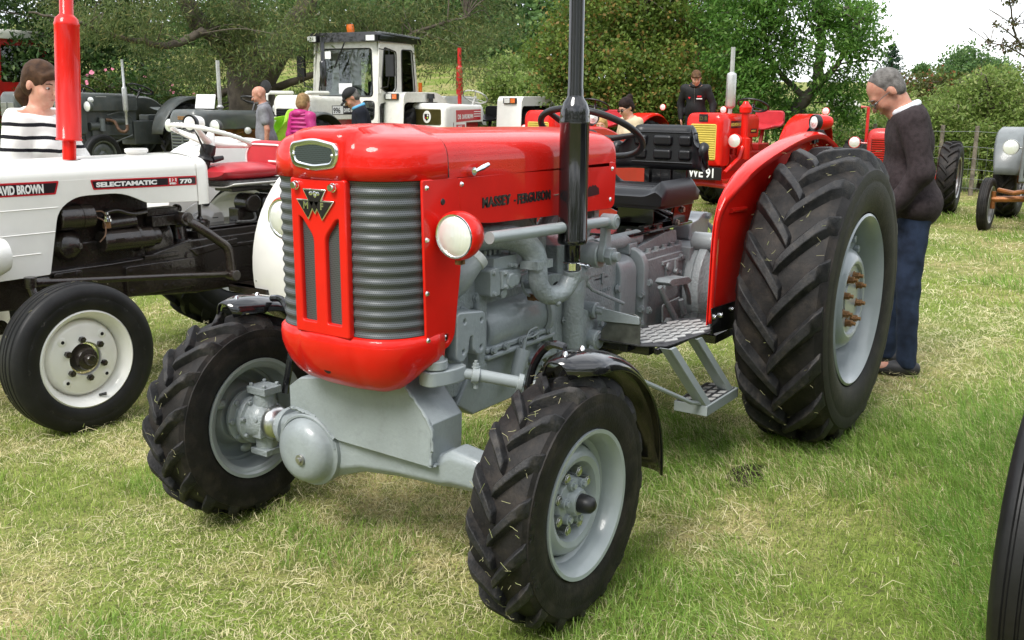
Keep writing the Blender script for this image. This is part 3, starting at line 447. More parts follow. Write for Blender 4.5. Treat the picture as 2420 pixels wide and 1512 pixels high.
# ---- stock fence
FE = empty('wire_fence', (0, 0, 0), 0, 'wire stock fence with thin wooden posts in front of the bushes', 'fence'); fp_ = [Vector((-12.2, 2.2, 0)), Vector((-13.4, .35, 0)), Vector((-14.1, -1.4, 0)), Vector((-14.2, -3.2, 0)), Vector((-13.9, -5.2, 0)), Vector((-13.7, -7.0, 0))]
FP = bez(fp_, 3); M['post'] = mat('weathered_post', (.2, .17, .13), .9, var=.3, bump=.5, bs=30); M['wire'] = mat('fence_wire', (.3, .31, .32), .5, metal=.7)
for p in FP: z = float(gz(p.x, p.y)); one(lambda b: b.cyl((p.x, p.y, z - .2), (p.x, p.y, z + 1.18), .04, .035, 10), 'post', 'post', FE, bevel=.004)
for h in (.12, .28, .44, .62, .82, 1.08): one(lambda b: b.tube([(p.x + .045, p.y, float(gz(p.x, p.y)) + h + (.01 if i % 2 else -.01)) for i, p in enumerate(FP)], .0032, 4), 'wire', 'wire', FE)
def stays(b):
    for i in range(len(FP) - 1):
        n = int((FP[i + 1] - FP[i]).length / .15)
        for k in range(n): p = FP[i].lerp(FP[i + 1], (k + .5) / n); z = float(gz(p.x, p.y)); b.tube([(p.x + .045, p.y, z + .12), (p.x + .045, p.y, z + .82)], .002, 3, cap=False)
one(stays, 'wire_stays', 'wire', FE, kind='stuff')
# ---------------------------------------------------------------- wheels
def tyre_mesh(R, rr, w, nl=0, h=.03, vd=1, lw=.04, sweep=.42, ribs=0, n=64, lugstop=.47, overlap=.03, curve=.9):
    b = B(); lb = B(); d = R - rr; Rc = R - (h if nl else 0)
    half = [(rr - .012, .33 * w), (rr + .004, .37 * w), (rr + .012, .40 * w), (rr + .06 * d, .445 * w), (rr + .075 * d, .448 * w), (rr + .09 * d, .458 * w), (rr + .3 * d, .497 * w), (rr + .5 * d, .5 * w), (rr + .515 * d, .497 * w), (rr + .53 * d, .5 * w), (rr + .68 * d, .487 * w)]
    if nl: half += [(Rc - .14 * d, .462 * w), (Rc - .06 * d, .42 * w), (Rc - .02 * d, .33 * w), (Rc - .004, .15 * w), (Rc, .0)]
    else:
        half += [(rr + .8 * d, .462 * w), (rr + .86 * d, .43 * w), (R - .07 * d, .40 * w)]
        if ribs: half += [(R - .035 * d, .36 * w), (R - .02 * d, .3 * w), (R - .07 * d, .275 * w), (R - .07 * d, .245 * w), (R - .012 * d, .22 * w), (R - .012 * d, .1 * w), (R - .065 * d, .085 * w), (R - .065 * d, .06 * w), (R, .035 * w), (R, 0)]
        else: half += [(R - .02 * d, .25 * w), (R, 0)]
    b.lathe(half + [(r, -y) for r, y in half[-2::-1]], (0, 0, 0), (0, 1, 0), n)
    if nl:
        ys = np.array([0] + [y for r, y in half[::-1][1:6]]); rs = np.array([Rc] + [r for r, y in half[::-1][1:6]])
        def carc(y): return float(np.interp(abs(y), ys, rs))
        T = [0, .12, .3, .5, .7, .86, 1.0]
        for side in (1, -1):
            for i in range(nl):
                th0 = 2 * pi * (i + (.5 if side < 0 else 0)) / nl; v = []
                for t in T:
                    y = side * (-overlap * w + t * (lugstop + overlap) * w); th = th0 + vd * sweep * (t ** curve) * (w / R)
                    r0 = carc(y) - .006; k = 1 if t < .8 else (1 - (t - .8) * 2.0)
                    r1 = carc(y) + h * max(.35, k) if t < .9 else carc(y) + h * .5
                    if t == 0: r1 -= .15 * h
                    r1 = min(r1, R)
                    hw = lw / 2 / R * (1 + .35 * t); tp = hw * .8
                    for rr_, a in ((r0, -hw * 1.5), (r1, -tp), (r1, tp), (r0, hw * 1.5)):
                        q = th + a; v.append((rr_ * math.cos(q), y, rr_ * math.sin(q)))
                m = len(T); f = [(k * 4 + j, k * 4 + j + 1, (k + 1) * 4 + j + 1, (k + 1) * 4 + j) for k in range(m - 1) for j in range(3)]
                f += [(0, 1, 2, 3), (4 * m - 1, 4 * m - 2, 4 * m - 3, 4 * m - 4)]
                lb.add(v, f)
    b.lugs = lb if nl else None
    return b
def tyre_obj(t, m, W, lm=None, bevel=0):
    o = t.obj('tyre', m, W, ang=32)
    if t.lugs: t.lugs.obj('tread_lugs', lm or m, W, ang=32, bevel=bevel, seg=1, kind='stuff')
    return o
def letters_on_tyre(s, r, y, size, a0, parent, m='rubber2', step=None, face=1):
    b = []; step = step or size * .92 / r
    out = []
    for i, ch in enumerate(s):
        if ch == ' ': continue
        a = a0 - i * step * 1.0
        rv = Vector((math.cos(a), 0, math.sin(a))); tv = Vector((math.sin(a), 0, -math.cos(a)))
        o = text('tyre_lettering', ch, size, m, None, FR(rv * (r - size * .35) + Vector((0, y, 0)), tv * face, rv), ext=.0018, align='CENTER', bold=.001)
        out.append(o)
    # one raised inscription on the sidewall: join into one mesh
    bm = bmesh.new()
    for o in out: bm.from_mesh(o.data)
    me = bpy.data.meshes.new('tyre_lettering'); bm.to_mesh(me); bm.free(); me.materials.append(M[m])
    for o in out: q = o.data; bpy.data.objects.remove(o); bpy.data.meshes.remove(q)
    o = bpy.data.objects.new('tyre_lettering', me); COL.objects.link(o); o.parent = parent; o['kind'] = 'stuff'; return o
def straws_on_tyre(parent, R, w, n, seed=1, a0=-1.4, a1=1.9, name='grass_clippings', mt=None):
    r = random.Random(seed); b = B()
    for _ in range(n):
        a = r.uniform(a0, a1); y = r.uniform(-.46, .46) * w; rr = R + .002 - (.05 * R if abs(y) > .4 * w else 0) - (r.random() < .4) * .022; L = r.uniform(.008, .034); dr = r.uniform(0, 2 * pi); pts = []
        for k in range(4):
            s = (k / 3 - .5) * L; aa = a + s * math.sin(dr) / R; yy = y + s * math.cos(dr); q = rr + .004 + r.uniform(0, .005)
            pts.append((q * math.cos(aa), yy, q * math.sin(aa)))
        b.tube(pts, .0008, n=3, cap=False)
    return b.obj(name, mt or 'straw', parent, kind='stuff')
M['straw'] = mat('cut_straw', (.3, .265, .16), .8, var=.25, vs_=30, tint=(.22, .26, .08))
def wheel_root(name, prof, m, loc, parent, rz=0, n=64, label=None):
    b = B(); b.lathe(prof, (0, 0, 0), (0, 1, 0), n, closed=False); o = b.obj(name, m, parent, ang=30, solid=.004); o.location = loc; o.rotation_euler = (0, 0, rz)
    if label: o['label'] = label
    return o

# ---------------------------------------------------------------- the red and grey tractor
MF = empty('tractor', (0, 0, 0), 0, 'glossy red and grey four wheel drive vintage tractor in the foreground with black upright exhaust', 'tractor')
XF, YF, ZF = 2.244, .741, .40
FRIM = [(.2, -.085), (.232, -.092), (.236, -.1), (.226, -.098), (.214, -.085), (.208, -.07), (.2, -.03), (.188, -.015), (.186, .02), (.2, .034), (.208, .07), (.214, .085), (.226, .098), (.236, .1), (.236, .094), (.218, .084)]
FDISC = [(.19, .0), (.178, .008), (.172, .03), (.16, .05), (.145, .056), (.13, .05), (.121, .03), (.114, .006), (.106, -.004), (.05, -.004)]
for sy in (1, -1):
    W = wheel_root('front_wheel', FRIM, 'greyw', (XF, sy * YF, ZF), MF, 0 if sy > 0 else pi, label='grey front wheel with tall nuts' if sy > 0 else None)
    T_ = tyre_obj(tyre_mesh(.407, .228, .212, 17, .031, sy, .038, .62, n=72), 'rubber', W, 'lugtop', .005)
    one(lambda b: b.lathe(FDISC, (0, 0, 0), (0, 1, 0), 48), 'wheel_disc', 'greyw', W, solid=.006)
    if sy > 0:
        def hub(b):
            b.lathe([(1e-4, .07), (.04, .07), (.044, .06), (.05, .045), (.074, .04), (.08, .03), (.08, -.03), (.1, -.03)], (0, 0, 0), (0, 1, 0), 24)
            for i in range(6): a = i * pi / 3 + .2; b.cyl((.062 * math.cos(a), .03, .062 * math.sin(a)), (.062 * math.cos(a), .056, .062 * math.sin(a)), .017, n=12); b.hexb((.062 * math.cos(a), .055, .062 * math.sin(a)), (0, 1, 0), .011, .01)
        one(hub, 'hub', 'greyw', W, bevel=.002)
        one(lambda b: b.lathe([(1e-4, .122), (.014, .12), (.025, .11), (.03, .09), (.031, .06)], (0, 0, 0), (0, 1, 0), 20), 'hub_cap', 'blkplastic', W)
        for i in range(8):
            a = i * pi / 4 + .35; p = Vector((.093 * math.cos(a), 0, .093 * math.sin(a)))
            o = one(lambda b: (b.hexb((0, -.004, 0), (0, 1, 0), .0185, .05), b.cyl((0, .046, 0), (0, .05, 0), .012, n=10)), 'wheel_nut', 'steel', W, bevel=.002); o.location = p
        letters_on_tyre('FARM LINE', .33, .104, .036, .35, T_); letters_on_tyre('7.50-16', .335, .104, .034, -2.0, T_)
    else:  # portal hub and swivel housing seen from inside
        def hub(b):
            b.lathe([(.10, -.035), (.11, -.04), (.11, -.055), (.085, -.06), (.08, -.08), (.075, -.085), (1e-4, -.085)], (0, 0, 0), (0, 1, 0), 28)
            for i in range(8): a = i * pi / 4; b.hexb((.098 * math.cos(a), -.055, .098 * math.sin(a)), (0, -1, 0), .012, .012)
            for i in range(3): a = i * 2.1 + .5; b.ell((.135 * math.cos(a), -.02, .135 * math.sin(a)), (.03, .015, .02), 10, 6)
        one(hub, 'hub', 'greyw', W, bevel=.002)
    straws_on_tyre(W, .405, .21, 95 if sy > 0 else 60, 3 + sy, *((-1.2, 2.0) if sy > 0 else (pi - 2.1, pi + 1.3)))
def wheel_y(y): return y
# swivel housings and drive axle
def swivel(sy):
    b = B(); s = sy
    b.lathe([(1e-4, 0), (.055, 0), (.075, .02), (.082, .05), (.082, .075), (.1, .08), (.1, .1), (.07, .105)], (XF, s * .555, ZF), (0, s, 0), 24)
    for i in range(8): a = i * pi / 4 + .2; b.hexb((XF + .09 * math.cos(a), s * .66, ZF + .09 * math.sin(a)), (0, -s, 0), .01, .04)
    b.cyl((XF, s * .6, ZF + .06), (XF, s * .6, ZF + .125), .045, .04, 16); b.box((XF, s * .6, ZF + .125), (.09, .1, .03)); b.cyl((XF, s * .6, ZF - .06), (XF, s * .6, ZF - .12), .045, .04, 16); b.box((XF, s * .6, ZF - .12), (.09, .09, .025))
    for dx in (-.033, .033):
        for dy in (-.035, .035): b.hexb((XF + dx, s * .6 + dy, ZF + .138), (0, 0, 1), .009, .014)
    b.box((XF + .045, s * .585, ZF - .02), (.04, .045, .07)); b.cyl((XF + .05, s * .58, ZF + .02), (XF + .075, s * .58, ZF + .02), .012, n=8)
    return b.obj('swivel_housing', 'cast', MF, bevel=.004)
for sy in (1, -1): swivel(sy)
for sy in (1, -1):
    one(lambda b: b.ell((XF, sy * .548, ZF), (.066, .05, .066), 24, 16), 'swivel_ball', 'steel', MF); one(lambda b: (b.lathe([(.05, 0), (.074, .002), (.074, .02), (.06, .024), (.058, .045), (.05, .05)], (XF, sy * .455, ZF), (0, sy, 0), 28), [b.hexb((XF + .064 * math.cos(a), sy * .475, ZF + .064 * math.sin(a)), (0, sy, 0), .008, .01) for a in np.arange(.3, 6.3, 1.05)]), 'axle_flange', 'grey', MF, bevel=.002)
def beam(b):  # axle tube: square section, stepped, swelling to the differential
    sec = [(-.46, .055, .055, .40), (-.44, .064, .066, .40), (-.39, .078, .088, .395), (-.33, .09, .13, .375), (-.26, .09, .135, .37), (-.17, .075, .10, .38), (-.05, .065, .075, .395), (.10, .06, .064, .40), (.30, .058, .06, .405), (.34, .058, .07, .42), (.44, .056, .062, .415), (.50, .052, .052, .40)]
    rows = []
    for y, hx, hz, zc in sec:
        rows.append([(XF + hx * a, y, zc + hz * c) for a, c in ((1, -.6), (1, .6), (.75, .95), (-.75, .95), (-1, .6), (-1, -.6), (-.6, -1), (.6, -1))])
    b.grid(rows, cu=True)
one(beam, 'axle_beam', 'grey', MF, bevel=.01, seg=2, ang=25)
one(lambda b: (b.lathe([(.135, -.02), (.139, .012), (.137, .026), (.126, .032), (.122, .036), (.118, .055), (.106, .076), (.084, .09), (.05, .096), (1e-4, .098)], (XF + .06, -.275, .375), (1, 0, 0), 36), b.tube([(XF + .085 + .02 * math.sin(a * .5), -.275 + .128 * math.cos(a), .375 + .128 * math.sin(a)) for a in np.linspace(.2, 3.0, 22)], .007, 6)), 'differential_cover', 'grey', MF, ang=50)
one(lambda b: (b.cyl((XF + .145, -.25, .36), (XF + .165, -.25, .36), .02, n=16), b.hexb((XF + .163, -.25, .36), (1, 0, 0), .011, .01)), 'drain_plug', 'zinc', MF, bevel=.001)
# welded front plates carrying the axle
pl = [(-.36, .52), (-.36, .60), (-.31, .635), (.16, .715), (.29, .575), (.285, .43), (-.13, .44)]
plate('axle_plate', [pl], .012, 'grey', MF, FR((XF + .085, 0, 0), (0, 1, 0), (0, 0, 1)), .002)
plate('axle_plate', [pl], .012, 'grey', MF, FR((XF - .075, 0, 0), (0, 1, 0), (0, 0, 1)), .002)
def gusset(b):
    q = [(.16, .715), (.29, .575), (.285, .43)]
    for (y0, z0), (y1, z1) in zip(q, q[1:]): b.add([(XF + .083, y0, z0), (XF - .075, y0, z0), (XF - .075, y1, z1), (XF + .083, y1, z1)], [(0, 1, 2, 3)])
    for (y0, z0), (y1, z1) in (((-.36, .52), (-.36, .6)), ((-.36, .6), (-.31, .635)), ((-.31, .635), (.16, .715))): b.add([(XF + .083, y0, z0), (XF - .075, y0, z0), (XF - .075, y1, z1), (XF + .083, y1, z1)], [(0, 1, 2, 3)])
one(gusset, 'axle_gusset', 'grey', MF, solid=.008, bevel=.004)
r_w = random.Random(4)
for path in ([(XF + .092, .16, .715), (XF + .092, .29, .575), (XF + .092, .286, .43)], [(XF + .092, -.36, .52), (XF + .092, -.25, .505), (XF + .092, -.15, .44)], [(XF - .07, .292, .435), (XF + .085, .292, .43)]):
    p_w = bez(path, 14); one(lambda b: b.tube([q + Vector((r_w.uniform(-.002, .002), r_w.uniform(-.003, .003), r_w.uniform(-.003, .003))) for q in p_w], [.005 + r_w.uniform(0, .003) for _ in p_w], 6), 'weld_bead', 'grey', MF)
one(lambda b: (b.lathe([(.045, -.03), (.075, -.03), (.075, .03), (.045, .03)], (2.30, 0, .66), (0, 0, 1) if 0 else (1, 0, 0), 24, closed=True), b.bb(2.1, 2.28, -.1, .1, .58, .70)), 'pivot_bracket', 'grey', MF, bevel=.004)
# rear wheels
XR, YR, ZR = 0, .847, .695
RRIM = [(.36, -.15), (.4, -.172), (.408, -.18), (.4, -.185), (.385, -.172), (.375, -.15), (.36, -.12), (.345, -.06), (.33, -.04), (.328, .03), (.345, .05), (.355, .10), (.362, .12), (.372, .15), (.385, .172), (.4, .186), (.409, .182), (.403, .172), (.38, .15)]
for sy in (1, -1):
    W = wheel_root('rear_wheel', RRIM, 'greyw', (XR, sy * YR, ZR), MF, 0 if sy > 0 else pi, 80, label='big grey rear wheel with domed centre and rusty nuts' if sy > 0 else None)
    tyre_obj(tyre_mesh(.715, .40, .41, 19, .046, sy, .064, .66, n=88, lugstop=.475, overlap=.05), 'rubber', W, 'lugtop', .006)
    one(lambda b: b.lathe([(.275, -.03), (.272, .02), (.262, .06), (.247, .10), (.228, .13), (.205, .148), (.182, .154), (.17, .15), (.162, .137), (.1, .133), (.092, .133), (.09, .139), (.08, .139), (1e-4, .139)], (0, 0, 0), (0, 1, 0), 64), 'wheel_centre', 'greyw', W, ang=32)
    if sy > 0:
        for i in range(8):
            a = i * pi / 4 + .3
            o = one(lambda b: (b.cyl((0, .13, 0), (0, .139, 0), .021, n=14), b.hexb((0, .138, 0), (0, 1, 0), .0175, .026), b.cyl((0, .162, 0), (0, .18, 0), .0095, n=10)), 'wheel_nut', 'brass', W, bevel=.0015); o.location = (.115 * math.cos(a), 0, .115 * math.sin(a))
        for i in range(4):
            a = i * pi / 2 + .9
            def lug(b):
                b.prism(rnd([(.235, -.07), (.33, -.1), (.345, -.06), (.345, .06), (.33, .1), (.235, .07)], .02), .05, .078, 'xz')
                for q in (-.045, .045): b.hexb((.305, .078, q), (0, 1, 0), .02, .024)
            o = one(lug, 'rim_clamp', 'greyw', W, bevel=.004); o.rotation_euler = (0, a, 0)
    if sy > 0: straws_on_tyre(W, .713, .40, 90, 9, -1.2, 2.2)
    one(lambda b: (b.cyl((0, sy * .25, ZR), (0, sy * .70, ZR), .13, .10, 28), b.lathe([(.24, 0), (.25, .01), (.25, .05), (.2, .07), (.17, .12), (.14, .2)], (0, sy * .26, ZR), (0, sy, 0), 36)), 'rear_axle_trumpet', 'cast', MF, bevel=.005)

# bonnet: rounded shell with a raised centre band
def hood_ring(ins, z, xr, n=14, ridge=True, xf=2.505, wid=.30, c0=.112):
    w = max(.0005, wid - ins); x0 = xf - ins * 1.1; c = min(c0, c0 * w / (wid * .62)); pts = []
    cx = .235 * (w / wid) ** .6
    xs_ = min(xr, x0 - cx)
    for k in range(8): pts.append((xs_ + (x0 - cx - xs_) * k / 8, w))
    for k in range(n + 1):
        t = k / n * pi / 2; pts.append((x0 - cx + cx * math.sin(t) ** .82, c + (w - c) * math.cos(t) ** .82))
    pts += [(x0 + .002, c * .97), (x0 + .003, c * .9), (x0 + .006, c * .5), (x0 + .007, 0)]
    full = pts + [(x, -y) for x, y in pts[-2::-1]]
    out = []
    for x, y in full:
        dz = 0
        if ridge: q = 1 - sstep(.102, .116, abs(y)); dz = .012 * q * sstep(1.95, 2.15, x) * sstep(1.43, 1.5, z); x = x + .010 * q * (x > 2.3); x = x + q * (x > 2.25) * max(0, (2.511 - .75 * max(0, ins - .034) - x)) * (ins < .2)
        out.append((x, y, z + dz))
    return out
HZ = [(0, 1.376), (0, 1.42), (.0015, 1.443), (.006, 1.463), (.015, 1.481), (.03, 1.496), (.052, 1.506), (.09, 1.514), (.15, 1.52), (.22, 1.525), (.2995, 1.527)]
def cowl(b): b.grid([hood_ring(i, z, 2.243) for i, z in HZ])
def bonnet(b):
    rows = []
    for i, z in HZ:
        w = .30 - i; xs = np.linspace(1.10, 2.238, 16); left = []
        for x in xs:
            q = 1 - sstep(.09, .15, w); e = 1 - sstep(1.10, 1.16, x); left.append((x, w - .012 * e * e, z + .014 * q * sstep(1.95, 2.15, x) * sstep(1.43, 1.5, z) - .018 * (2.238 - x) - .012 * e * e))
        rows.append(left)
    full = rows + [[(x, -y, z) for x, y, z in r] for r in rows[::-1]]
    b.grid(full)
    b.add([r[0] for r in full], [tuple(range(len(full)))])
one(cowl, 'nose_cowl', 'red', MF, ang=60, solid=.003); one(bonnet, 'bonnet', 'redtop', MF, ang=60)
def ss(b):
    for s in (1, -1): b.tube([(2.24, s * .301, 1.378), (2.24, s * .297, 1.44), (2.24, s * .272, 1.482), (2.24, s * .2, 1.514), (2.24, 0, 1.528)], .003, 6)
one(ss, 'bonnet_seal', 'blkplastic', MF)
for s in (1, -1):   # bonnet catch
    one(lambda b: (b.cyl((2.13, s * .3, 1.392), (2.13, s * .322, 1.392), .014, n=16), b.tube([(2.13, s * .325, 1.392), (2.09, s * .327, 1.402), (2.055, s * .324, 1.41)], [.006, .009, .007], 8)), 'bonnet_catch', 'chrome', MF)
# lower engine side panels with the maker's name
for s in (1, -1):
    sp_ = rnd([(2.188, 1.370), (1.135, 1.370), (1.118, 1.355), (1.125, 1.2), (1.15, 1.185), (1.54, 1.196), (2.03, 1.212), (2.165, 1.235), (2.178, 1.275)], [.005, .01, .01, .015, .03, .1, .1, .02, .02])
    p1 = plate('side_panel', [sp_], .008, 'red', MF, FR((0, s * .296, 0), (1, 0, 0), (0, 0, 1)), .003)
    fp = rnd([(2.368, 1.374), (2.192, 1.374), (2.181, 1.27), (2.17, 1.235), (2.175, 1.095), (2.216, .85), (2.255, .82), (2.356, .832)], [.005, .005, .03, .03, .1, .03, .04, .008])
    q = plate('front_side_panel', [fp, circ2(2.255, .856, .017)], .01, 'red', MF, FR((0, s * .295, 0), (1, 0, 0), (0, 0, 1)), .0035)
    for x, z in ((2.35, 1.352), (2.352, 1.19), (2.354, 1.02), (2.352, .867)): one(lambda b: b.lathe([(1e-4, .006), (.006, .005), (.009, 0)], (x, s * .3, z), (0, s, 0), 10), 'panel_screw', 'chrome', q)
    one(lambda b: (b.lathe([(1e-4, .004), (.008, .003), (.012, 0)], (2.255, s * .293, .856), (0, s, 0), 12), b.hexb((2.255, s * .296, .856), (0, s, 0), .006, .003)), 'panel_screw', 'chrome', q)
    one(lambda b: b.lathe([(1e-4, .003), (.009, .003), (.011, 0)], (2.27, s * .3, 1.303), (0, s, 0), 14), 'rubber_plug', 'blkplastic', q)
    for x, z in ((2.17, 1.352), (1.15, 1.345), (1.16, 1.222)): one(lambda b: b.lathe([(1e-4, .006), (.006, .005), (.009, 0)], (x, s * .3, z), (0, s, 0), 10), 'panel_screw', 'chrome', p1)
    if s > 0:
        text('lettering', 'MASSEY', .046, 'decalblk', p1, FR((2.058, .3012, 1.266), (-1, 0, 0), (0, 0, 1)), bold=.0022, xs=.98, sp=1.08)
        text('lettering', '-', .046, 'decalblk', p1, FR((1.868, .3012, 1.264), (-1, 0, 0), (0, 0, 1)), bold=.0012)
        text('lettering', 'FERGUSON', .046, 'decalblk', p1, FR((1.846, .3012, 1.262), (-1, 0, 0), (0, 0, 1)), bold=.0022, xs=.9, sp=1.06)
        text('lettering_foil', 'MASSEY', .0435, 'lettersilver', p1, FR((2.055, .3022, 1.267), (-1, 0, 0), (0, 0, 1)), bold=-.0008, xs=1.02, sp=1.12)
        text('lettering_foil', 'FERGUSON', .0435, 'lettersilver', p1, FR((1.843, .3022, 1.263), (-1, 0, 0), (0, 0, 1)), bold=-.0008, xs=.935, sp=1.1)
        one(lambda b: (b.bb(1.565, 1.60, .3, .303, 1.272, 1.2755), b.bb(1.48, 1.4, .3, .303, 1.272, 1.2755)), 'trim_strip', 'chrome', p1)
        em = [(1.352, 1.246), (1.35, 1.262), (1.342, 1.282), (1.33, 1.288), (1.322, 1.283), (1.312, 1.291), (1.3, 1.286), (1.29, 1.29), (1.276, 1.28), (1.262, 1.276), (1.258, 1.25)]
        plate('emblem_decal', [em], .002, 'decalblk', p1, FR((0, .3015, 0), (1, 0, 0), (0, 0, 1)))
# grille
def grille_side(s):
    b = B(); pr = hood_ring(0, 1.0, 2.2, 22, False); h = [(2.34, .3003)] + [(x, y) for x, y, z in pr if y > .1085 and x > 2.345]
    seg = [0]
    for p, q in zip(h, h[1:]): seg.append(seg[-1] + math.dist(p, q))
    nn = 112; rows = []; uv = []
    for i in range(nn + 1):
        z = .884 + (1.374 - .884) * i / nn; off = .0030 * math.cos(2 * pi * i / nn * 14.0) - .009; r = []
        for j, (x, y) in enumerate(h):
            a = h[max(0, j - 1)]; c = h[min(len(h) - 1, j + 1)]; tx, ty = c[0] - a[0], c[1] - a[1]; L = math.hypot(tx, ty); nx, ny = -ty / L, tx / L
            if nx < 0 and abs(nx) > .3 or ny < 0: nx, ny = -nx, -ny
            r.append((x + nx * off, s * (y + ny * off), z)); uv.append((seg[j], z))
        rows.append(r)
    b.grid(rows); me = bpy.data.meshes.new('grille'); me.from_pydata([tuple(v) for v in b.v], [], b.f); me.update()
    ul = me.uv_layers.new(name='UVMap'); li = np.zeros(len(me.loops), int); me.loops.foreach_get('vertex_index', li); ul.data.foreach_set('uv', np.array(uv)[li].ravel())
    me.shade_smooth(); me.materials.append(M['mesh']); o = bpy.data.objects.new('side_grille', me); COL.objects.link(o); o.parent = MF; return o
grille_side(1); grille_side(-1)
FN = FR((2.507, 0, 0), (0, 1, 0), (0, 0, 1))
rib = rnd([(-.113, .882), (.113, .882), (.113, 1.372), (-.113, 1.372)], .004)
slotl = rnd([(-.09, .912), (-.02, .912), (-.02, 1.195), (-.07, 1.255), (-.09, 1.262)], [.012, .01, .02, .02, .02]); slotr = [(-x, z) for x, z in slotl]
plate('grille_frame', [rib, slotl, slotr], .026, 'red', MF, FN, .005)
def flatmesh(name, poly, Fm, m, parent):
    o = plate(name, [poly], .001, m, parent, Matrix.Identity(4)); me = o.data; co = np.zeros(len(me.vertices) * 3); me.vertices.foreach_get('co', co); co = co.reshape(-1, 3)
    ul = me.uv_layers.new(name='UVMap') if not me.uv_layers else me.uv_layers[0]; ul.name = 'UVMap'; li = np.zeros(len(me.loops), int); me.loops.foreach_get('vertex_index', li); ul.data.foreach_set('uv', co[li, :2].ravel().copy()); me.transform(Fm); return o
for q in (slotl, slotr): flatmesh('centre_grille', [(x * 1.0, z) for x, z in q], FR((2.502, 0, 0), (0, 1, 0), (0, 0, 1)), 'mesh', MF)
# badge: three inverted triangles
FB = FR((2.523, -.004, 0), (0, 1, 0), (0, 0, 1))
def tri(x0, x1, z, tip, zt): return [(x0, z), (x1, z), (tip, zt)]
bd = None
for k, (x0, x1, z, tp, zt) in enumerate(((-.052, .044, 1.343, -.003, 1.268), (-.08, .001, 1.309, -.033, 1.25), (-.008, .076, 1.309, .027, 1.25))):
    ch = plate('badge', [tri(x0, x1, z, tp, zt)], .008, 'chrome', MF, FB, .002)
    cx = (x0 + x1 + tp) / 3; cz = (2 * z + zt) / 3
    plate('badge_face', [[(cx + (x - cx) * .86, cz + (zz - cz) * .86) for x, zz in tri(x0, x1, z, tp, zt)]], .004, 'decalblk', ch, FR((2.5275, -.004, 0), (0, 1, 0), (0, 0, 1)), .0005)
    if k: text('badge_letter', 'MF'[k - 1], .03, 'chrome', ch, FR((2.530, cx - .004, 1.283), (0, 1, 0), (0, 0, 1)), ext=.0012, bold=.0012, align='CENTER')
    else:
        for px, pz, rx in ((-.014, 1.331, .009), (.002, 1.333, .007), (.016, 1.331, .008), (.004, 1.324, .006)): one(lambda b: b.ell((2.5295, px - .005, pz), (.0012, rx, .006), 10, 6), 'badge_relief', 'chrome', ch)
for y in (-.088, .072): one(lambda b: (b.lathe([(1e-4, .022), (.010, .022), (.0125, .018), (.0125, .012), (.009, .01), (.0145, .008), (.0145, 0)], (2.518, y, 1.353), (1, 0, 0), 18), b.bb(2.5395, 2.5405, y - .008, y + .008, 1.352, 1.354)), 'grille_screw', 'chrome', MF)
oc = rnd([(-.095, 1.418), (-.008, 1.406), (.08, 1.418), (.092, 1.455), (.084, 1.482), (-.008, 1.497), (-.1, 1.482), (-.105, 1.455)], [.02, .02, .02, .03, .03, .03, .03, .03])
cx, cz = -.008, 1.451; ic = [(cx + (x - cx) * .88, cz + (z - cz) * .80) for x, z in oc]
bz = plate('badge_surround', [oc, ic], .024, 'chrome', MF, FR((2.516, 0, 0), (0, 1, 0), (0, 0, 1)), .006)
flatmesh('badge_mesh', ic, FR((2.524, 0, 0), (0, 1, 0), (0, 0, 1)), 'mesh2', bz)
for y in (-.09, .075): one(lambda b: b.ell((2.527, y, 1.45), (.004, .006, .006), 12, 8), 'screw', 'chrome', bz)
# chin shell under the grille
def chin(b):
    rows = []
    for ins, z in ((0.004, .880), (-.004, .872), (-.006, .85), (-.004, .82), (.004, .79), (.016, .757), (.035, .725), (.06, .7), (.09, .684), (.12, .676), (.135, .674)):
        r = hood_ring(ins, z, 2.325 - .35 * max(0, ins), 14, False); out = []
        for x, y, zz in r:
            q = 1 - sstep(.075, .11, abs(y)); out.append((x + .007 * q * (x > 2.3), y, zz + .06 * sstep(2.40, 2.28, x) * sstep(.80, .70, zz)))
        rows.append(out)
    b.grid(rows)
    r0 = hood_ring(.004, .880, 2.325, 14, False); r1 = hood_ring(.05, .876, 2.31, 14, False); b.grid([r0, r1])
one(chin, 'chin_shell', 'red', MF, ang=60, solid=.004)
one(lambda b: b.lathe([(1e-4, .002), (.016, .002), (.018, -.004)], (2.5005, -.004, .757), (1, 0, -.42), 18), 'starter_hole', 'darkhole', MF)
# headlamps
for s in (1, -1):
    lo = Vector((2.287, s * .38, 1.205))
    L = one(lambda b: (b.lathe([(.066, .028), (.072, .03), (.077, .022), (.078, .006), (.075, -.015), (.062, -.045), (.04, -.066), (1e-4, -.074)], lo, (1, 0, -.03), 36)), 'headlamp', 'red', MF, label='round red headlamp with fluted glass')
    one(lambda b: b.lathe([(1e-4, .042), (.03, .040), (.055, .034), (.067, .026)], (0, 0, 0), (1, 0, -.03), 32), 'lens', 'lens', L).location = lo
    one(lambda b: b.lathe([(.0645, .026), (.0655, .032), (.0695, .033), (.071, .028)], lo, (1, 0, -.03), 36), 'lens_ring', 'chrome', L)
    one(lambda b: (b.cyl(lo + Vector((0, -s * .04, -.0)), (2.282, s * .298, 1.207), .012, n=12), b.hexb((2.282, s * .3, 1.207), (0, s, 0), .02, .016)), 'bracket', 'red', L)
    one(lambda b: (b.bb(lo.x - .012, lo.x + .012, lo.y - .011, lo.y + .011, lo.z - .092, lo.z - .074), b.hexb((lo.x, lo.y + .005, lo.z - .083), (0, 1, 0), .005, .01)), 'lamp_clip', 'brass', L)
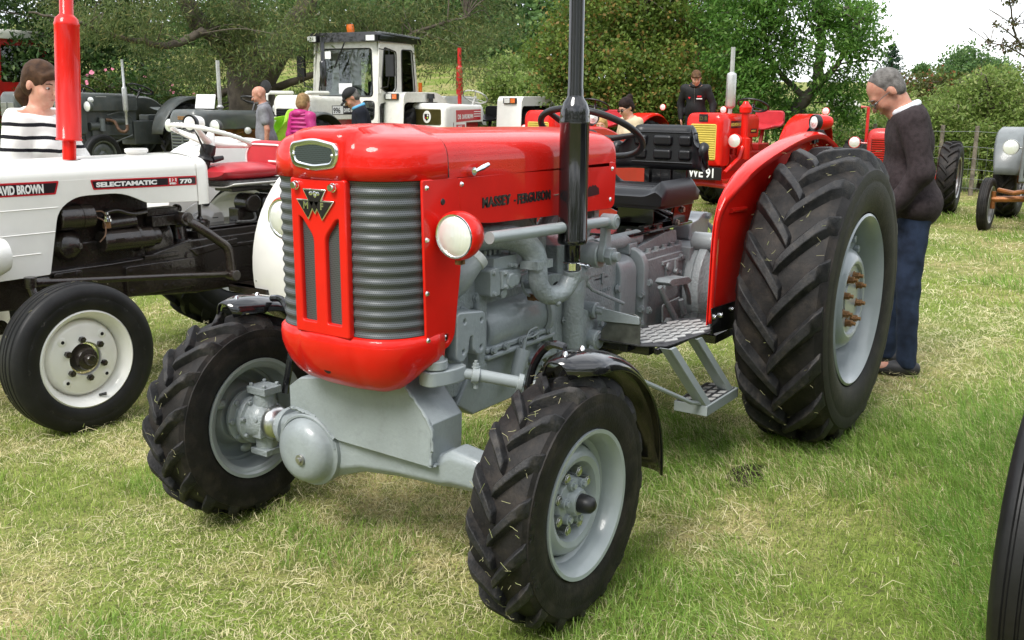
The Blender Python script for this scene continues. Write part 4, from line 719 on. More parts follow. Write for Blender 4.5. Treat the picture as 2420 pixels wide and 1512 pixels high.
# exhaust stack
EX, EY = 1.585, .375
one(lambda b: b.lathe([(.028, 0), (.031, .004), (.031, .062), (.052, .066), (.0555, .072), (.0565, .082), (.054, .088), (.054, .50), (.0555, .505), (.0555, .515), (.054, .52), (.0545, .53), (.052, .555), (.043, .58), (.032, .595), (.029, .605), (.029, .625), (.0275, .63), (.0265, 1.4), (.024, 1.4)], (EX, EY, 1.03), (0, 0, 1), 36), 'exhaust_stack', 'blackp', MF, ang=50)
one(lambda b: b.tube([(EX - .03, EY, 2.42), (EX - .06, EY, 2.47)], .004, 6), 'rain_cap_rod', 'blackp', MF)
one(lambda b: (b.lathe([(.0335, -.014), (.035, -.013), (.035, .013), (.0335, .014)], (EX, EY, 1.012), (0, 0, 1), 30), b.tube([(EX - .045, EY + .03, 1.012), (EX - .04, EY - .03, 1.012)], .005, 8), b.hexb((EX - .04, EY + .038, 1.012), (.3, 1, 0), .008, .01, .015)), 'exhaust_clamp', 'chrome', MF)
def elbow(b):
    b.tube(bez([(EX, EY, 1.0), (EX - .004, EY - .005, .965), (EX + .04, EY - .02, .915), (EX + .11, EY - .04, .915), (EX + .15, EY - .05, .96), (EX + .152, EY - .055, 1.01), (EX + .155, EY - .06, 1.035)], 6), .036, 18)
    b.box((EX + .152, EY - .06, 1.035), (.105, .075, .03)); b.ell((EX + .08, EY - .01, .882), (.012, .012, .014), 8, 6)
    p = [(EX + .15, EY - .065, 1.035), (EX + .17, EY - .075, 1.09), (EX + .23, EY - .10, 1.13), (EX + .32, EY - .14, 1.145), (EX + .45, EY - .16, 1.15)]
    b.tube(bez(p, 5), [.046 + .0 * i for i in range(21)], 12)
one(elbow, 'exhaust_manifold', 'cast', MF, bevel=.004, ang=45)
# ---- engine, gearbox and axle castings of the red tractor
def bolts(name, pts, d, r, h, parent, m='cast', stud=0):
    for p in pts: one(lambda b: (b.cyl(Vector(p) - Vector(d) * .002, Vector(p) + Vector(d) * .003, r * 1.25, n=12), b.hexb(p, d, r, h, stud)), name, m, parent, bevel=.001)
EB = one(lambda b: (b.bb(1.50, 1.96, -.19, .185, .62, .93), b.bb(1.42, 2.08, -.16, .16, .92, 1.10), b.bb(1.44, 2.06, -.14, .13, 1.10, 1.17), b.bb(1.93, 1.99, .1, .235, .62, .96)), 'engine_block', 'cast', MF, bevel=.012)
one(lambda b: (b.lathe([(1e-4, 0), (.085, 0), (.097, .02), (.097, .38), (.085, .40), (1e-4, .40)], (1.525, .155, .80), (1, 0, 0), 40), b.lathe([(.1, 0), (.115, .004), (.115, .03), (.1, .035)], (1.52, .155, .80), (1, 0, 0), 40)), 'side_cover', 'grey', EB, bevel=.004, ang=45)
one(lambda b: (b.bb(1.49, 1.95, -.2, .245, .724, .748), b.bb(1.49, 1.95, -.2, .25, .700, .722), b.prism([(1.52, .70), (1.97, .70), (2.08, .56), (1.98, .50), (1.62, .50), (1.50, .58)], -.17, .205, 'xz'), b.bb(1.64, 1.68, .2, .225, .60, .7), b.bb(1.5, 1.64, .19, .24, .62, .645)), 'sump', 'grey', MF, bevel=.01)
bolts('sump_bolt', [(x, .25, .736) for x in (1.54, 1.64, 1.74, 1.84, 1.92)] + [(1.565, .225, .675), (1.555, .225, .60), (1.59, .21, .545)], (0, 1, 0), .012, .012, EB)
one(lambda b: (b.tube([(1.80, .26, .575), (1.77, .262, .65), (1.745, .265, .705)], [.022, .027, .03], 14), b.tube([(1.745, .265, .7), (1.735, .268, .745)], .007, 8), b.tube(bez([(1.735, .268, .74), (1.71, .27, .77), (1.66, .27, .775), (1.65, .27, .755), (1.69, .27, .745), (1.735, .268, .75)], 5), .003, 6)), 'dipstick', 'grey', EB)
# timing case and oil filler
one(lambda b: (b.prism(rnd([(1.955, .90), (2.19, .885), (2.2, .93), (2.165, 1.06), (2.06, 1.09), (1.955, 1.06)], .025), .02, .215, 'xz'), b.prism(rnd([(1.95, .89), (2.19, .87), (2.19, .60), (2.03, .58), (1.95, .62)], .02), -.1, .19, 'xz')), 'timing_case', 'cast', MF, bevel=.012)
bolts('case_bolt', [(2.0, .217, 1.03), (1.985, .217, .935), (2.06, .217, .905), (2.15, .217, .90)], (0, 1, 0), .0115, .012, EB)
one(lambda b: (b.tube(bez([(2.14, .20, .99), (2.11, .235, 1.03), (2.075, .25, 1.062), (2.045, .26, 1.085)], 4), [.055, .056, .056, .056, .054, .052, .05, .048, .046, .044, .042, .042, .042], 20)), 'oil_filler', 'grey', EB)
one(lambda b: b.lathe([(.043, -.002), (.045, 0), (.045, .022), (.043, .026), (1e-4, .028)], (2.05, .258, 1.082), Vector((-.62, .22, .55)), 24), 'filler_cap', mat('pale_grey_cap', (.5, .53, .53), .3, coat=.3, var=.05), EB)
# injection pump with its pipes
def pump(b):
    b.bb(1.80, 1.945, .17, .27, 1.03, 1.075); b.bb(1.815, 1.96, .17, .262, 1.0, 1.03); b.cyl((1.96, .235, 1.0), (1.775, .235, .99), .042, n=20, ch=.006)
    b.prism(rnd([(1.925, .945), (1.985, .945), (1.985, 1.04), (1.935, 1.045), (1.925, 1.0)], .012), .2, .285, 'xz'); b.bb(1.885, 1.925, .25, .292, .965, 1.03); b.cyl((1.87, .27, .99), (1.87, .3, .99), .028, n=18, ch=.004); b.cyl((1.835, .26, .985), (1.835, .295, .985), .02, n=14, ch=.003)
    b.cyl((1.90, .25, .95), (1.90, .285, .945), .018, n=10)
one(pump, 'injection_pump', 'grey', EB, bevel=.005)
bolts('pump_bolt', [(1.965, .285, 1.03), (1.965, .285, .955), (1.905, .292, 1.02), (1.905, .292, .972), (1.845, .27, 1.04), (1.815, .27, 1.035)], (0, 1, 0), .008, .01, EB, 'grey')
bolts('pump_union', [(1.93, .22, 1.075), (1.90, .22, 1.075), (1.87, .22, 1.075), (1.84, .22, 1.075), (1.81, .25, 1.07)], (0, 0, 1), .0085, .022, EB, 'grey', .01)
for i, pp in enumerate(([(1.93, .22, 1.09), (1.93, .2, 1.125), (1.88, .16, 1.14), (1.8, .12, 1.13)], [(1.90, .22, 1.09), (1.9, .2, 1.12), (1.83, .17, 1.125), (1.72, .12, 1.12)], [(1.87, .22, 1.09), (1.86, .22, 1.115), (1.81, .2, 1.11), (1.66, .12, 1.1)], [(1.78, .25, 1.02), (1.75, .26, 1.03), (1.735, .26, 1.06), (1.76, .25, 1.10), (1.80, .24, 1.115)], [(1.78, .25, 1.0), (1.70, .24, 1.0), (1.62, .2, 1.01)], [(1.78, .25, .985), (1.70, .24, .985), (1.6, .2, .99)], [(1.70, .22, .985), (1.72, .24, .95), (1.70, .245, .91), (1.66, .245, .89)], [(2.0, .2, 1.18), (1.95, .22, 1.16), (1.92, .22, 1.12), (1.9, .21, 1.09)], [(1.62, .2, 1.19), (1.6, .22, 1.15), (1.57, .2, 1.16), (1.56, .2, 1.2)])):
    one(lambda b: b.tube(bez(pp, 6), .005, 7), 'fuel_pipe', 'grey', EB)
one(lambda b: (b.hexb((1.665, .235, .89), (0, 1, 0), .014, .03), b.cyl((1.665, .26, .89), (1.665, .285, .885), .008, n=8)), 'sender_unit', 'brass', EB, bevel=.001)
one(lambda b: (b.cyl((1.655, .2, .93), (1.655, .262, .93), .012, n=10), b.hexb((1.655, .25, .93), (0, 1, 0), .016, .012)), 'drain_tap', 'cast', EB)
# loader bracket
one(lambda b: b.prism([(2.2, .925), (2.2, .80), (2.17, .77), (2.06, .77), (2.03, .80), (2.03, .91)], .12, .255, 'xz'), 'bracket_block', 'grey', EB, bevel=.02)
plate('loader_bracket', [rnd([(2.195, .925), (2.04, .905), (2.035, .775), (2.075, .762), (2.10, .785), (2.105, .84), (2.13, .84), (2.14, .785), (2.165, .755), (2.195, .77)], [.02, .02, .025, .02, .01, .02, .02, .01, .02, .02]), circ2(2.155, .892, .0125), circ2(2.06, .882, .0125), circ2(2.163, .79, .0125), circ2(2.062, .787, .0125)], .05, 'grey', MF, FR((0, .275, 0), (1, 0, 0), (0, 0, 1)), .006)
# bell housing, clutch housing, spacer, gearbox, back end
def bell(b):
    b.prism(rnd([(1.30, .93), (1.50, .95), (1.52, .80), (1.50, .60), (1.44, .55), (1.29, .58)], .03), -.22, .215, 'xz')
    b.tube(bez([(1.325, .235, .92), (1.34, .24, .85), (1.345, .24, .75), (1.335, .24, .63)], 5), [.05] * 6 + [.045] * 10, 16); b.tube([(1.36, .24, .93), (1.30, .24, .915), (1.27, .235, .89)], [.045, .05, .03], 14)
    b.prism(rnd([(1.50, .90), (1.66, .88), (1.62, .80), (1.52, .74)], .02), .1, .19, 'xz')
one(bell, 'bell_housing', 'cast', MF, bevel=.012)
one(lambda b: b.prism(rnd([(1.463, .905), (1.423, .915), (1.412, .875), (1.452, .86)], .015), .2, .2175, 'xz'), 'timing_slot', 'darkhole', MF)
bolts('housing_bolt', [(1.375, .222, .745), (1.40, .222, .62), (1.475, .222, .70)], (0, 1, 0), .016, .014, MF)
def clutch(b):
    b.bb(.90, 1.30, -.2, .20, .56, .915); b.prism([(1.28, .78), (1.12, .72), (1.10, .60), (1.24, .58), (1.30, .62)], .18, .25, 'xz'); b.bb(1.0, 1.28, .14, .205, .885, .925)
    b.cyl((1.20, .2, .76), (1.20, .275, .76), .035, n=20, ch=.004); b.cyl((1.20, .27, .76), (1.20, .31, .76), .02, n=16, ch=.003); b.cyl((1.205, .2, .635), (1.205, .29, .635), .042, n=22, ch=.005); b.lathe([(.03, .0), (.034, .004), (.034, -.02)], (1.205, .292, .635), (0, 1, 0), 20)
    b.prism([(1.10, .72), (1.07, .70), (1.07, .60), (1.1, .59)], .15, .30, 'xz'); b.cyl((1.08, .29, .665), (.99, .33, .655), .016, n=12); b.bb(.98, 1.1, .14, .2, .86, .87); b.bb(1.02, 1.04, .17, .207, .84, .89)
one(clutch, 'clutch_housing', 'cast', MF, bevel=.014)
text('casting_number', '182 340 V2', .026, 'cast', MF, FR((1.075, .2008, .80), (-1, 0, 0), (0, 0, 1)), ext=.002)
bolts('housing_bolt', [(.905, .21, .80), (.905, .21, .64), (1.11, .31, .69), (1.165, .27, .70), (1.24, .27, .6)], (0, 1, 0), .016, .014, MF)
bolts('cover_bolt', [(1.12, .16, .925), (1.08, .12, .925), (1.05, .16, .925), (1.22, .15, .925)], (0, 0, 1), .017, .014, MF)
def flange(b, x, w, hw, z0, z1, r): b.prism(rnd([(-hw, z0), (hw, z0), (hw, z1), (-hw, z1)], [.02, .02, r, r], 8), x - w / 2, x + w / 2, 'yz')
one(lambda b: (flange(b, .888, .03, .225, .54, .945, .10), flange(b, .79, .17, .205, .55, .925, .09), flange(b, .665, .045, .235, .53, .955, .11)), 'spacer_housing', 'grey', MF, bevel=.008)
bolts('flange_bolt', [(.69, .225, .74 - i * .07) for i in range(3)] + [(.64, .2, .87), (.645, .24, .79), (.645, .24, .66), (.64, .24, .565), (.64, .06, .95), (.64, .14, .93)], (1, 0, 0), .015, .014, MF)
def gbox(b):
    b.prism(rnd([(.20, .50), (.65, .52), (.65, .885), (.20, .885)], .03), -.21, .205, 'xz'); b.bb(.19, .68, -.19, .19, .875, .915); b.prism([(.18, .915), (.66, .915), (.62, .945), (.32, .985), (.2, .985)], -.16, .16, 'xz')
    b.bb(-.32, .20, -.24, .24, .50, .90); b.cyl((.96, .12, .985), (.55, .12, .985), .035, n=20); b.bb(.62, .70, .08, .16, .92, .97); b.bb(.2, .45, .195, .215, .84, .86); b.bb(.3, .33, .195, .225, .8, .86)
    b.cyl((.36, .2, .72), (.36, .222, .72), .075, n=26, ch=.006); b.cyl((.40, .2, .83), (.40, .225, .83), .02, n=14); b.prism(rnd([(.42, .84), (.30, .86), (.27, .80), (.30, .74), (.40, .74)], .02), .2, .216, 'xz')
one(gbox, 'gearbox', 'cast', MF, bevel=.012)
bolts('gearbox_bolt', [(.62 - .085 * i, .175, .915) for i in range(6)] + [(.5, .08, .965), (.42, .1, .98), (.36, .05, .985), (.3, .12, .985), (.27, .05, .985), (.24, .13, .985)], (0, 0, 1), .013, .016, MF, 'grey')
bolts('gearbox_bolt', [(.33, .222, .80), (.41, .222, .76), (.25, .207, .78), (.29, .207, .69), (.44, .222, .68), (.25, .207, .60), (.24, .207, .86)], (0, 1, 0), .013, .013, MF, 'grey')
one(lambda b: (b.lathe([(.21, 0), (.225, .01), (.225, .05), (.205, .06)], (.02, .215, ZR), (0, 1, 0), 40),), 'axle_flange', 'grey', MF, bevel=.004)
bolts('axle_bolt', [(.02 + .212 * math.cos(a), .27, ZR + .212 * math.sin(a)) for a in np.arange(0, 6.2, .52)], (0, 1, 0), .014, .014, MF, 'grey')
one(lambda b: (b.cyl((.12, .22, .925), (.12, .335, .925), .047, n=24, ch=.006), b.prism(rnd([(.17, .94), (.1, .98), (-.3, 1.0), (-.3, .96), (.06, .88), (.07, .82), (.12, .81), (.16, .86)], .015), .335, .375, 'xz')), 'lift_arm', 'grey', MF, bevel=.006)
bolts('lift_bolt', [(.12, .376, .94), (.12, .376, .905)], (0, 1, 0), .017, .012, MF, 'grey')
one(lambda b: b.prism(rnd([(-.02, .9), (-.05, .99), (-.14, 1.0), (-.2, 1.03), (-.27, 1.03), (-.29, 1.0), (-.27, .9)], .02), .03, .13, 'xz'), 'top_link_bracket', 'grey', MF, bevel=.008)
one(lambda b: (b.hexb((-.25, .13, 1.01), (0, 1, 0), .018, .02), b.tube(bez([(-.27, .12, .97), (-.31, .14, .93), (-.32, .14, .86)], 5), .012, 7)), 'check_chain', 'cast', MF)
one(lambda b: b.tube(bez([(-.02, .3, .80), (.02, .33, .74), (.03, .33, .66), (.0, .33, .5)], 5), [.014] * 16, 10), 'brake_rod', 'cast', MF)
one(lambda b: (b.prism(rnd([(.1, .85), (.05, .86), (.02, .78), (.03, .70), (.09, .68), (.12, .76)], .02), .28, .30, 'xz'), b.cyl((.12, .3, .72), (.0, .3, .72), .018, n=12), b.cyl((.08, .3, .66), (.08, .36, .655), .012, n=10)), 'brake_linkage', 'cast', MF, bevel=.004)
# pedals and levers
def pedal(b):
    b.tube([(.66, .30, .78), (.60, .31, .70), (.48, .32, .565)], [.012, .014, .017], 10); b.cyl((.47, .25, .565), (.47, .345, .565), .03, n=20, ch=.003)
    b.prism(rnd([(.655, .80), (.63, .815), (.44, .80), (.40, .775), (.44, .765), (.62, .78)], .01), .27, .345, 'xz'); b.tube([(.42, .31, .775), (.36, .31, .70), (.32, .30, .645)], .012, 10)
one(pedal, 'clutch_pedal', 'cast', MF, bevel=.003)
one(lambda b: b.prism(rnd([(.50, .66), (.30, .67), (.29, .62), (.43, .54), (.49, .55)], .015), .235, .245, 'xz'), 'pedal_plate', 'cast', MF, bevel=.003)
one(lambda b: b.tube(bez([(.33, .26, .66), (.31, .27, .60), (.29, .29, .56), (.22, .3, .545), (.1, .3, .55)], 5), .013, 10), 'brake_lever', 'cast', MF)
one(lambda b: (b.tube([(1.29, .25, .905), (1.22, .26, .85), (.96, .27, .75)], .008, 8), b.tube([(1.31, .25, .92), (1.25, .255, .875)], .014, 8)), 'clutch_rod', 'cast', MF)
one(lambda b: b.tube([(1.12, .36, .70), (.85, .35, .60), (.6, .33, .56)], .008, 8), 'throttle_rod', 'cast', MF)
# steering linkage
one(lambda b: (b.tube([(2.10, .36, 1.174), (1.33, .36, 1.15)], .021, 18), b.tube([(1.34, .36, 1.15), (1.28, .362, 1.148)], [.021, .016], 14)), 'drag_link', 'greyw', MF)
one(lambda b: (b.cyl((1.267, .325, 1.146), (1.267, .39, 1.146), .031, n=22, ch=.004), b.lathe([(.018, .002), (.022, .0), (.022, -.004)], (1.267, .392, 1.146), (0, 1, 0), 18)), 'ball_joint', 'greyw', MF)
one(lambda b: b.prism(rnd([(1.285, 1.13), (1.25, 1.13), (1.235, 1.03), (1.23, .985), (1.30, .98), (1.31, 1.02), (1.295, 1.05)], .015), .325, .355, 'xz'), 'drop_arm', 'grey', MF, bevel=.006)
one(lambda b: (b.cyl((1.267, .19, 1.006), (1.267, .325, 1.006), .052, n=26, ch=.004), b.hexb((1.267, .356, 1.006), (0, 1, 0), .038, .025), b.cyl((1.267, .38, 1.006), (1.267, .405, 1.006), .02, n=16, ch=.002)), 'steering_box_shaft', 'grey', MF, bevel=.002)
one(lambda b: (b.bb(1.1, 1.4, -.16, .2, .92, 1.05), b.tube([(1.25, 0, 1.05), (1.02, 0, 1.2)], .035, 16), b.lathe([(.085, 0), (.09, .005), (.09, .02), (.07, .03)], (1.2, .17, 1.12), (0, 1, 0), 28)), 'steering_box', 'cast', MF, bevel=.01)
one(lambda b: (b.tube([(1.20, .24, 1.19), (1.22, .25, 1.15), (1.28, .25, 1.05), (1.31, .25, .95)], .009, 8), b.bb(1.18, 1.22, .22, .26, 1.13, 1.19)), 'throttle_link', 'cast', MF)
for s in (1,):
    one(lambda b: (b.cyl((2.28, .27, .86), (2.28, .27, .765), .034, .03, 18), b.cyl((2.28, .27, .785), (2.28, .27, .755), .042, n=18)), 'steering_pin', 'greyw', MF, bevel=.003)
    one(lambda b: b.prism(rnd([(2.32, .22), (2.335, .29), (2.25, .325), (2.175, .325), (2.16, .29), (2.2, .25), (2.26, .23)], .03), .70, .752, 'xy'), 'steering_arm', 'greyw', MF, bevel=.008)
    one(lambda b: (b.tube([(2.195, .30, .724), (2.15, .35, .715)], .018, 14), b.tube([(2.15, .35, .715), (2.07, .465, .688)], .021, 14), b.tube([(2.165, .335, .717), (2.15, .355, .713)], .028, 14), b.tube([(2.075, .46, .69), (2.065, .475, .686)], .031, 14), b.tube([(2.07, .47, .687), (2.045, .515, .677)], .013, 10), b.ell((2.045, .515, .677), (.02, .02, .022), 12, 8)), 'track_rod', 'greyw', MF, bevel=.002)
    bolts('clamp_bolt', [(2.155, .345, .742)], (0, 0, 1), .012, .014, MF, 'greyw', .01); bolts('clamp_bolt', [(2.155, .345, .688)], (0, 0, -1), .01, .02, MF, 'greyw')
# seat
def loftseat(b, f, nu, nv): b.grid([[f(u / nu * 2 - 1, v / nv) for u in range(nu + 1)] for v in range(nv + 1)])
def cushion(b):
    def top(u, v):   # u across, v back to front
        y = u * .245; x = .13 + .43 * v; bol = .045 * sstep(.62, .95, abs(u)); groove = .012 * max(0, math.cos(v * pi * 8)) * (1 - sstep(.5, .8, abs(u))); rim = 1 - sstep(.86, 1.0, abs(u)) * .55; fr = 1 - sstep(.85, 1, v) * .5 - sstep(.1, 0, v) * .4
        return (x, y, 1.152 + (.058 + bol - groove) * rim * fr)
    loftseat(b, top, 28, 40)
    def bot(u, v): return (.13 + .43 * v, u * .245, 1.150)
    n = 28; ring = [top(u / 14 - 1, 0) for u in range(29)] + [top(1, v / 40) for v in range(1, 41)] + [top(1 - u / 14, 1) for u in range(1, 29)] + [top(-1, 1 - v / 40) for v in range(1, 40)]
    low = [(x, y * .98, 1.135) for x, y, z in ring]; b.grid([ring, low], cu=True); b.add(low, [tuple(range(len(low)))])
ST = one(cushion, 'seat', 'vinyl', MF, ang=60)
one(lambda b: b.prism(rnd([(.13, -.235), (.55, -.235), (.55, .235), (.13, .235)], .06), 1.118, 1.138, 'xy'), 'seat_base', 'blkplastic', ST, bevel=.004)
def back(b):
    def f(u, v, k=0):
        y = u * (.25 - .05 * v * v); wrap = .07 * sstep(.6, 1, abs(u)) ** 1.3; z = 1.268 + .225 * v - .10 * sstep(.75, 1, abs(u)) * (v > .5) * (v - .5) * 2; th = .03 * (1 - sstep(.8, 1, abs(2 * v - 1)) * .8)
        return (.035 + wrap + th * (1 if k == 0 else -.8) - .02 * v, y, z)
    R_ = []; nu = 28
    for v in range(13): R_.append([f(u / nu * 2 - 1, v / 12) for u in range(nu + 1)])
    for v in range(12, -1, -1): R_.append([f(u / nu * 2 - 1, v / 12, 1) for u in range(nu + 1)])
    b.grid(R_, cv=True)
    for e in (0, nu): b.add([r[e] for r in R_], [tuple(range(len(R_)))])
BK = one(back, 'backrest', 'vinyl', MF, ang=70)
for y, hw in ((-.125, .034), (-.0, .05), (.125, .034)):
    for z in (1.345, 1.415):
        one(lambda b: b.box((.058, y, z), (.034, hw * 2.05, .054)), 'backrest_pad', 'vinyl', BK, bevel=.015, seg=4)
one(lambda b: b.tube([(.064, -.19, 1.305), (.064, .19, 1.305), (.062, .195, 1.38), (.05, .185, 1.455), (.05, -.185, 1.455), (.062, -.195, 1.38), (.064, -.19, 1.305)], .004, 6), 'backrest_welt', 'vinyl', BK)
for s in (1, -1): one(lambda b: b.tube(bez([(.06, s * .235, 1.285), (.09, s * .242, 1.33), (.105, s * .243, 1.365), (.09, s * .24, 1.39), (.06, s * .235, 1.385)], 5), [.02] * 5 + [.026] * 11 + [.018] * 5, 12), 'armrest', 'vinyl', BK)
one(lambda b: (b.bb(-.03, .0, -.11, .11, 1.0, 1.33), b.bb(.0, .02, -.12, -.09, 1.0, 1.30), b.bb(.0, .02, .09, .12, 1.0, 1.30), b.bb(.0, .015, -.03, .03, 1.1, 1.3)), 'seat_post', 'blackp', MF, bevel=.003)
one(lambda b: (b.bb(.02, .34, -.10, .10, 1.02, 1.12), b.prism(rnd([(.06, 1.0), (.25, 1.0), (.22, 1.13), (.05, 1.16), (.0, 1.1)], .03), .15, .158, 'xz'), b.prism(rnd([(.06, 1.0), (.25, 1.0), (.22, 1.13), (.05, 1.16), (.0, 1.1)], .03), -.158, -.15, 'xz'), b.tube([(.1, .14, 1.02), (.42, .14, 1.12)], .012, 6), b.tube([(.1, -.14, 1.02), (.42, -.14, 1.12)], .012, 6)), 'seat_suspension', 'blackp', MF, bevel=.003)
one(lambda b: (b.prism(rnd([(.72, -.16), (.74, 0), (.70, .16), (.0, .17), (.0, -.17)], .04), 1.0, 1.012, 'xy'), b.bb(.0, .5, .10, .13, 1.012, 1.03), b.bb(.0, .5, -.13, -.1, 1.012, 1.03)), 'seat_plate', 'blackp', MF, bevel=.002)
bolts('seat_bolt', [(.14, .16, 1.08), (.2, .16, 1.02)], (0, 1, 0), .014, .012, MF, 'zinc'); bolts('seat_bolt', [(.60, .10, 1.012), (.38, .15, 1.012)], (0, 0, 1), .014, .012, MF, 'zinc')
# steering wheel and column
ca, sa = math.cos(rad(28)), math.sin(rad(28)); SC = Vector((.80, 0, 1.47)); su = Vector((ca, 0, sa)); sn = Vector((-sa, 0, ca))
SW = one(lambda b: b.tube([SC + (su * math.cos(a) + Vector((0, 1, 0)) * math.sin(a)) * .235 for a in np.linspace(0, 2 * pi, 49)], .0145, 12, cap=False), 'steering_wheel', 'blkplastic', MF)
for a in (pi * .5, pi * 1.17, pi * 1.83): one(lambda b: b.tube([SC - sn * .03, SC - sn * .02 + (su * math.cos(a) + Vector((0, 1, 0)) * math.sin(a)) * .12, SC + (su * math.cos(a) + Vector((0, 1, 0)) * math.sin(a)) * .23], [.018, .014, .012], 10), 'spoke', 'blkplastic', SW)
one(lambda b: b.lathe([(1e-4, .01), (.025, .008), (.035, -.01), (.03, -.05)], SC, sn, 20), 'hub', 'blkplastic', SW)
one(lambda b: b.tube([SC - sn * .03, SC - sn * .22], .02, 12), 'steering_column', 'blackp', MF)
one(lambda b: b.bb(.98, 1.11, -.2, .2, 1.2, 1.44), 'dash_panel', 'red', MF, bevel=.02)
# rear mudguards
FO = bez([(.802, 0, .673), (.795, 0, .88), (.785, 0, 1.07), (.752, 0, 1.176), (.68, 0, 1.253), (.456, 0, 1.352), (.05, 0, 1.434), (-.29, 0, 1.464), (-.5, 0, 1.44), (-.744, 0, 1.35), (-.93, 0, 1.19), (-1.01, 0, 1.0), (-1.02, 0, .78)], 6)
for s in (1, -1):
    def fender(b):
        rows = []; n = len(FO)
        for i, p in enumerate(FO):
            t = FO[min(i + 1, n - 1)] - FO[max(i - 1, 0)]; t.normalize(); nr = Vector((-t.z, 0, t.x)); nr = -nr if nr.dot(p - Vector((-.1, 0, .7))) > 0 else nr   # inward normal
            k = i / (n - 1); lip = .012 + .07 * sstep(.18, .5, k); drop = .02
            c = [p + Vector((0, s * (.60 + lip), 0)) + nr * .035, p + Vector((0, s * (.60 + lip), 0)) + nr * .012, p + Vector((0, s * (.60 + lip * .8), 0)) + nr * .002, p + Vector((0, s * (.60 + lip * .4), 0)), p + Vector((0, s * .603, 0)) + nr * .004, p + Vector((0, s * .596, 0)) + nr * .016]
            c += [c[-1] + nr * .03]
            rows.append(c)
        b.grid(rows)
    fd = one(fender, 'rear_mudguard', 'red', MF, ang=50, solid=.004)
    inner = [(p.x - .012 * (p.x > .6) , p.z - .012) for p in FO[::3] if p.x > -.95]; inner = inner + [(-.9, .92), (-.35, .90), (-.2, .95), (.0, .98), (.2, .95), (.32, .80), (.34, .67)]
    one(lambda b: b.prism(inner, s * .588, s * .592, 'xz'), 'mudguard_plate', 'red', fd)
    for (x0, z0, x1, z1) in ((.60, 1.144, .42, 1.14), (-.58, 1.165, -.80, 1.16), (-.57, .875, -.85, .868)): one(lambda b: b.tube([(x0, s * .60, z0), (x1, s * .60, z1)], .011, 8), 'pressed_rib', 'red', fd)
    one(lambda b: b.prism(rnd([(.80, .742), (.52, .73), (.50, .60), (.78, .625)], .006), s * .606, s * .616, 'xz'), 'mudguard_board', 'blackp', MF, bevel=.002)
    bolts('mudguard_bolt', [(.77, s * .617, .70), (.70, s * .617, .695), (.57, s * .617, .70)], (0, s, 0), .011, .01, MF, 'chrome')
    lp = Vector((-.36, s * .655, 1.51)); ld = Vector((.8, -s * .6, 0)).normalized()
    L = one(lambda b: b.lathe([(.036, .02), (.037, .015), (.036, -.05), (.028, -.075), (1e-4, -.082)], lp, ld, 28), 'side_lamp', 'red', MF)
    one(lambda b: b.lathe([(.029, .018), (.038, .026), (.04, .018), (.04, .0), (.037, -.006)], lp, ld, 28), 'lamp_bezel', 'blkplastic', L)
    one(lambda b: b.lathe([(1e-4, .034), (.008, .032), (.009, .028), (.017, .027), (.018, .024), (.031, .022)], (0, 0, 0), ld, 24), 'lens', 'lens', L).location = lp
    one(lambda b: (b.cyl((-.36, s * .655, 1.475), (-.36, s * .655, 1.42), .010, n=10), b.hexb((-.36, s * .655, 1.43), (0, 0, -1), .013, .02), b.hexb((-.32, s * .655, 1.425), (0, 0, -1), .012, .02)), 'lamp_stem', 'blackp', L)
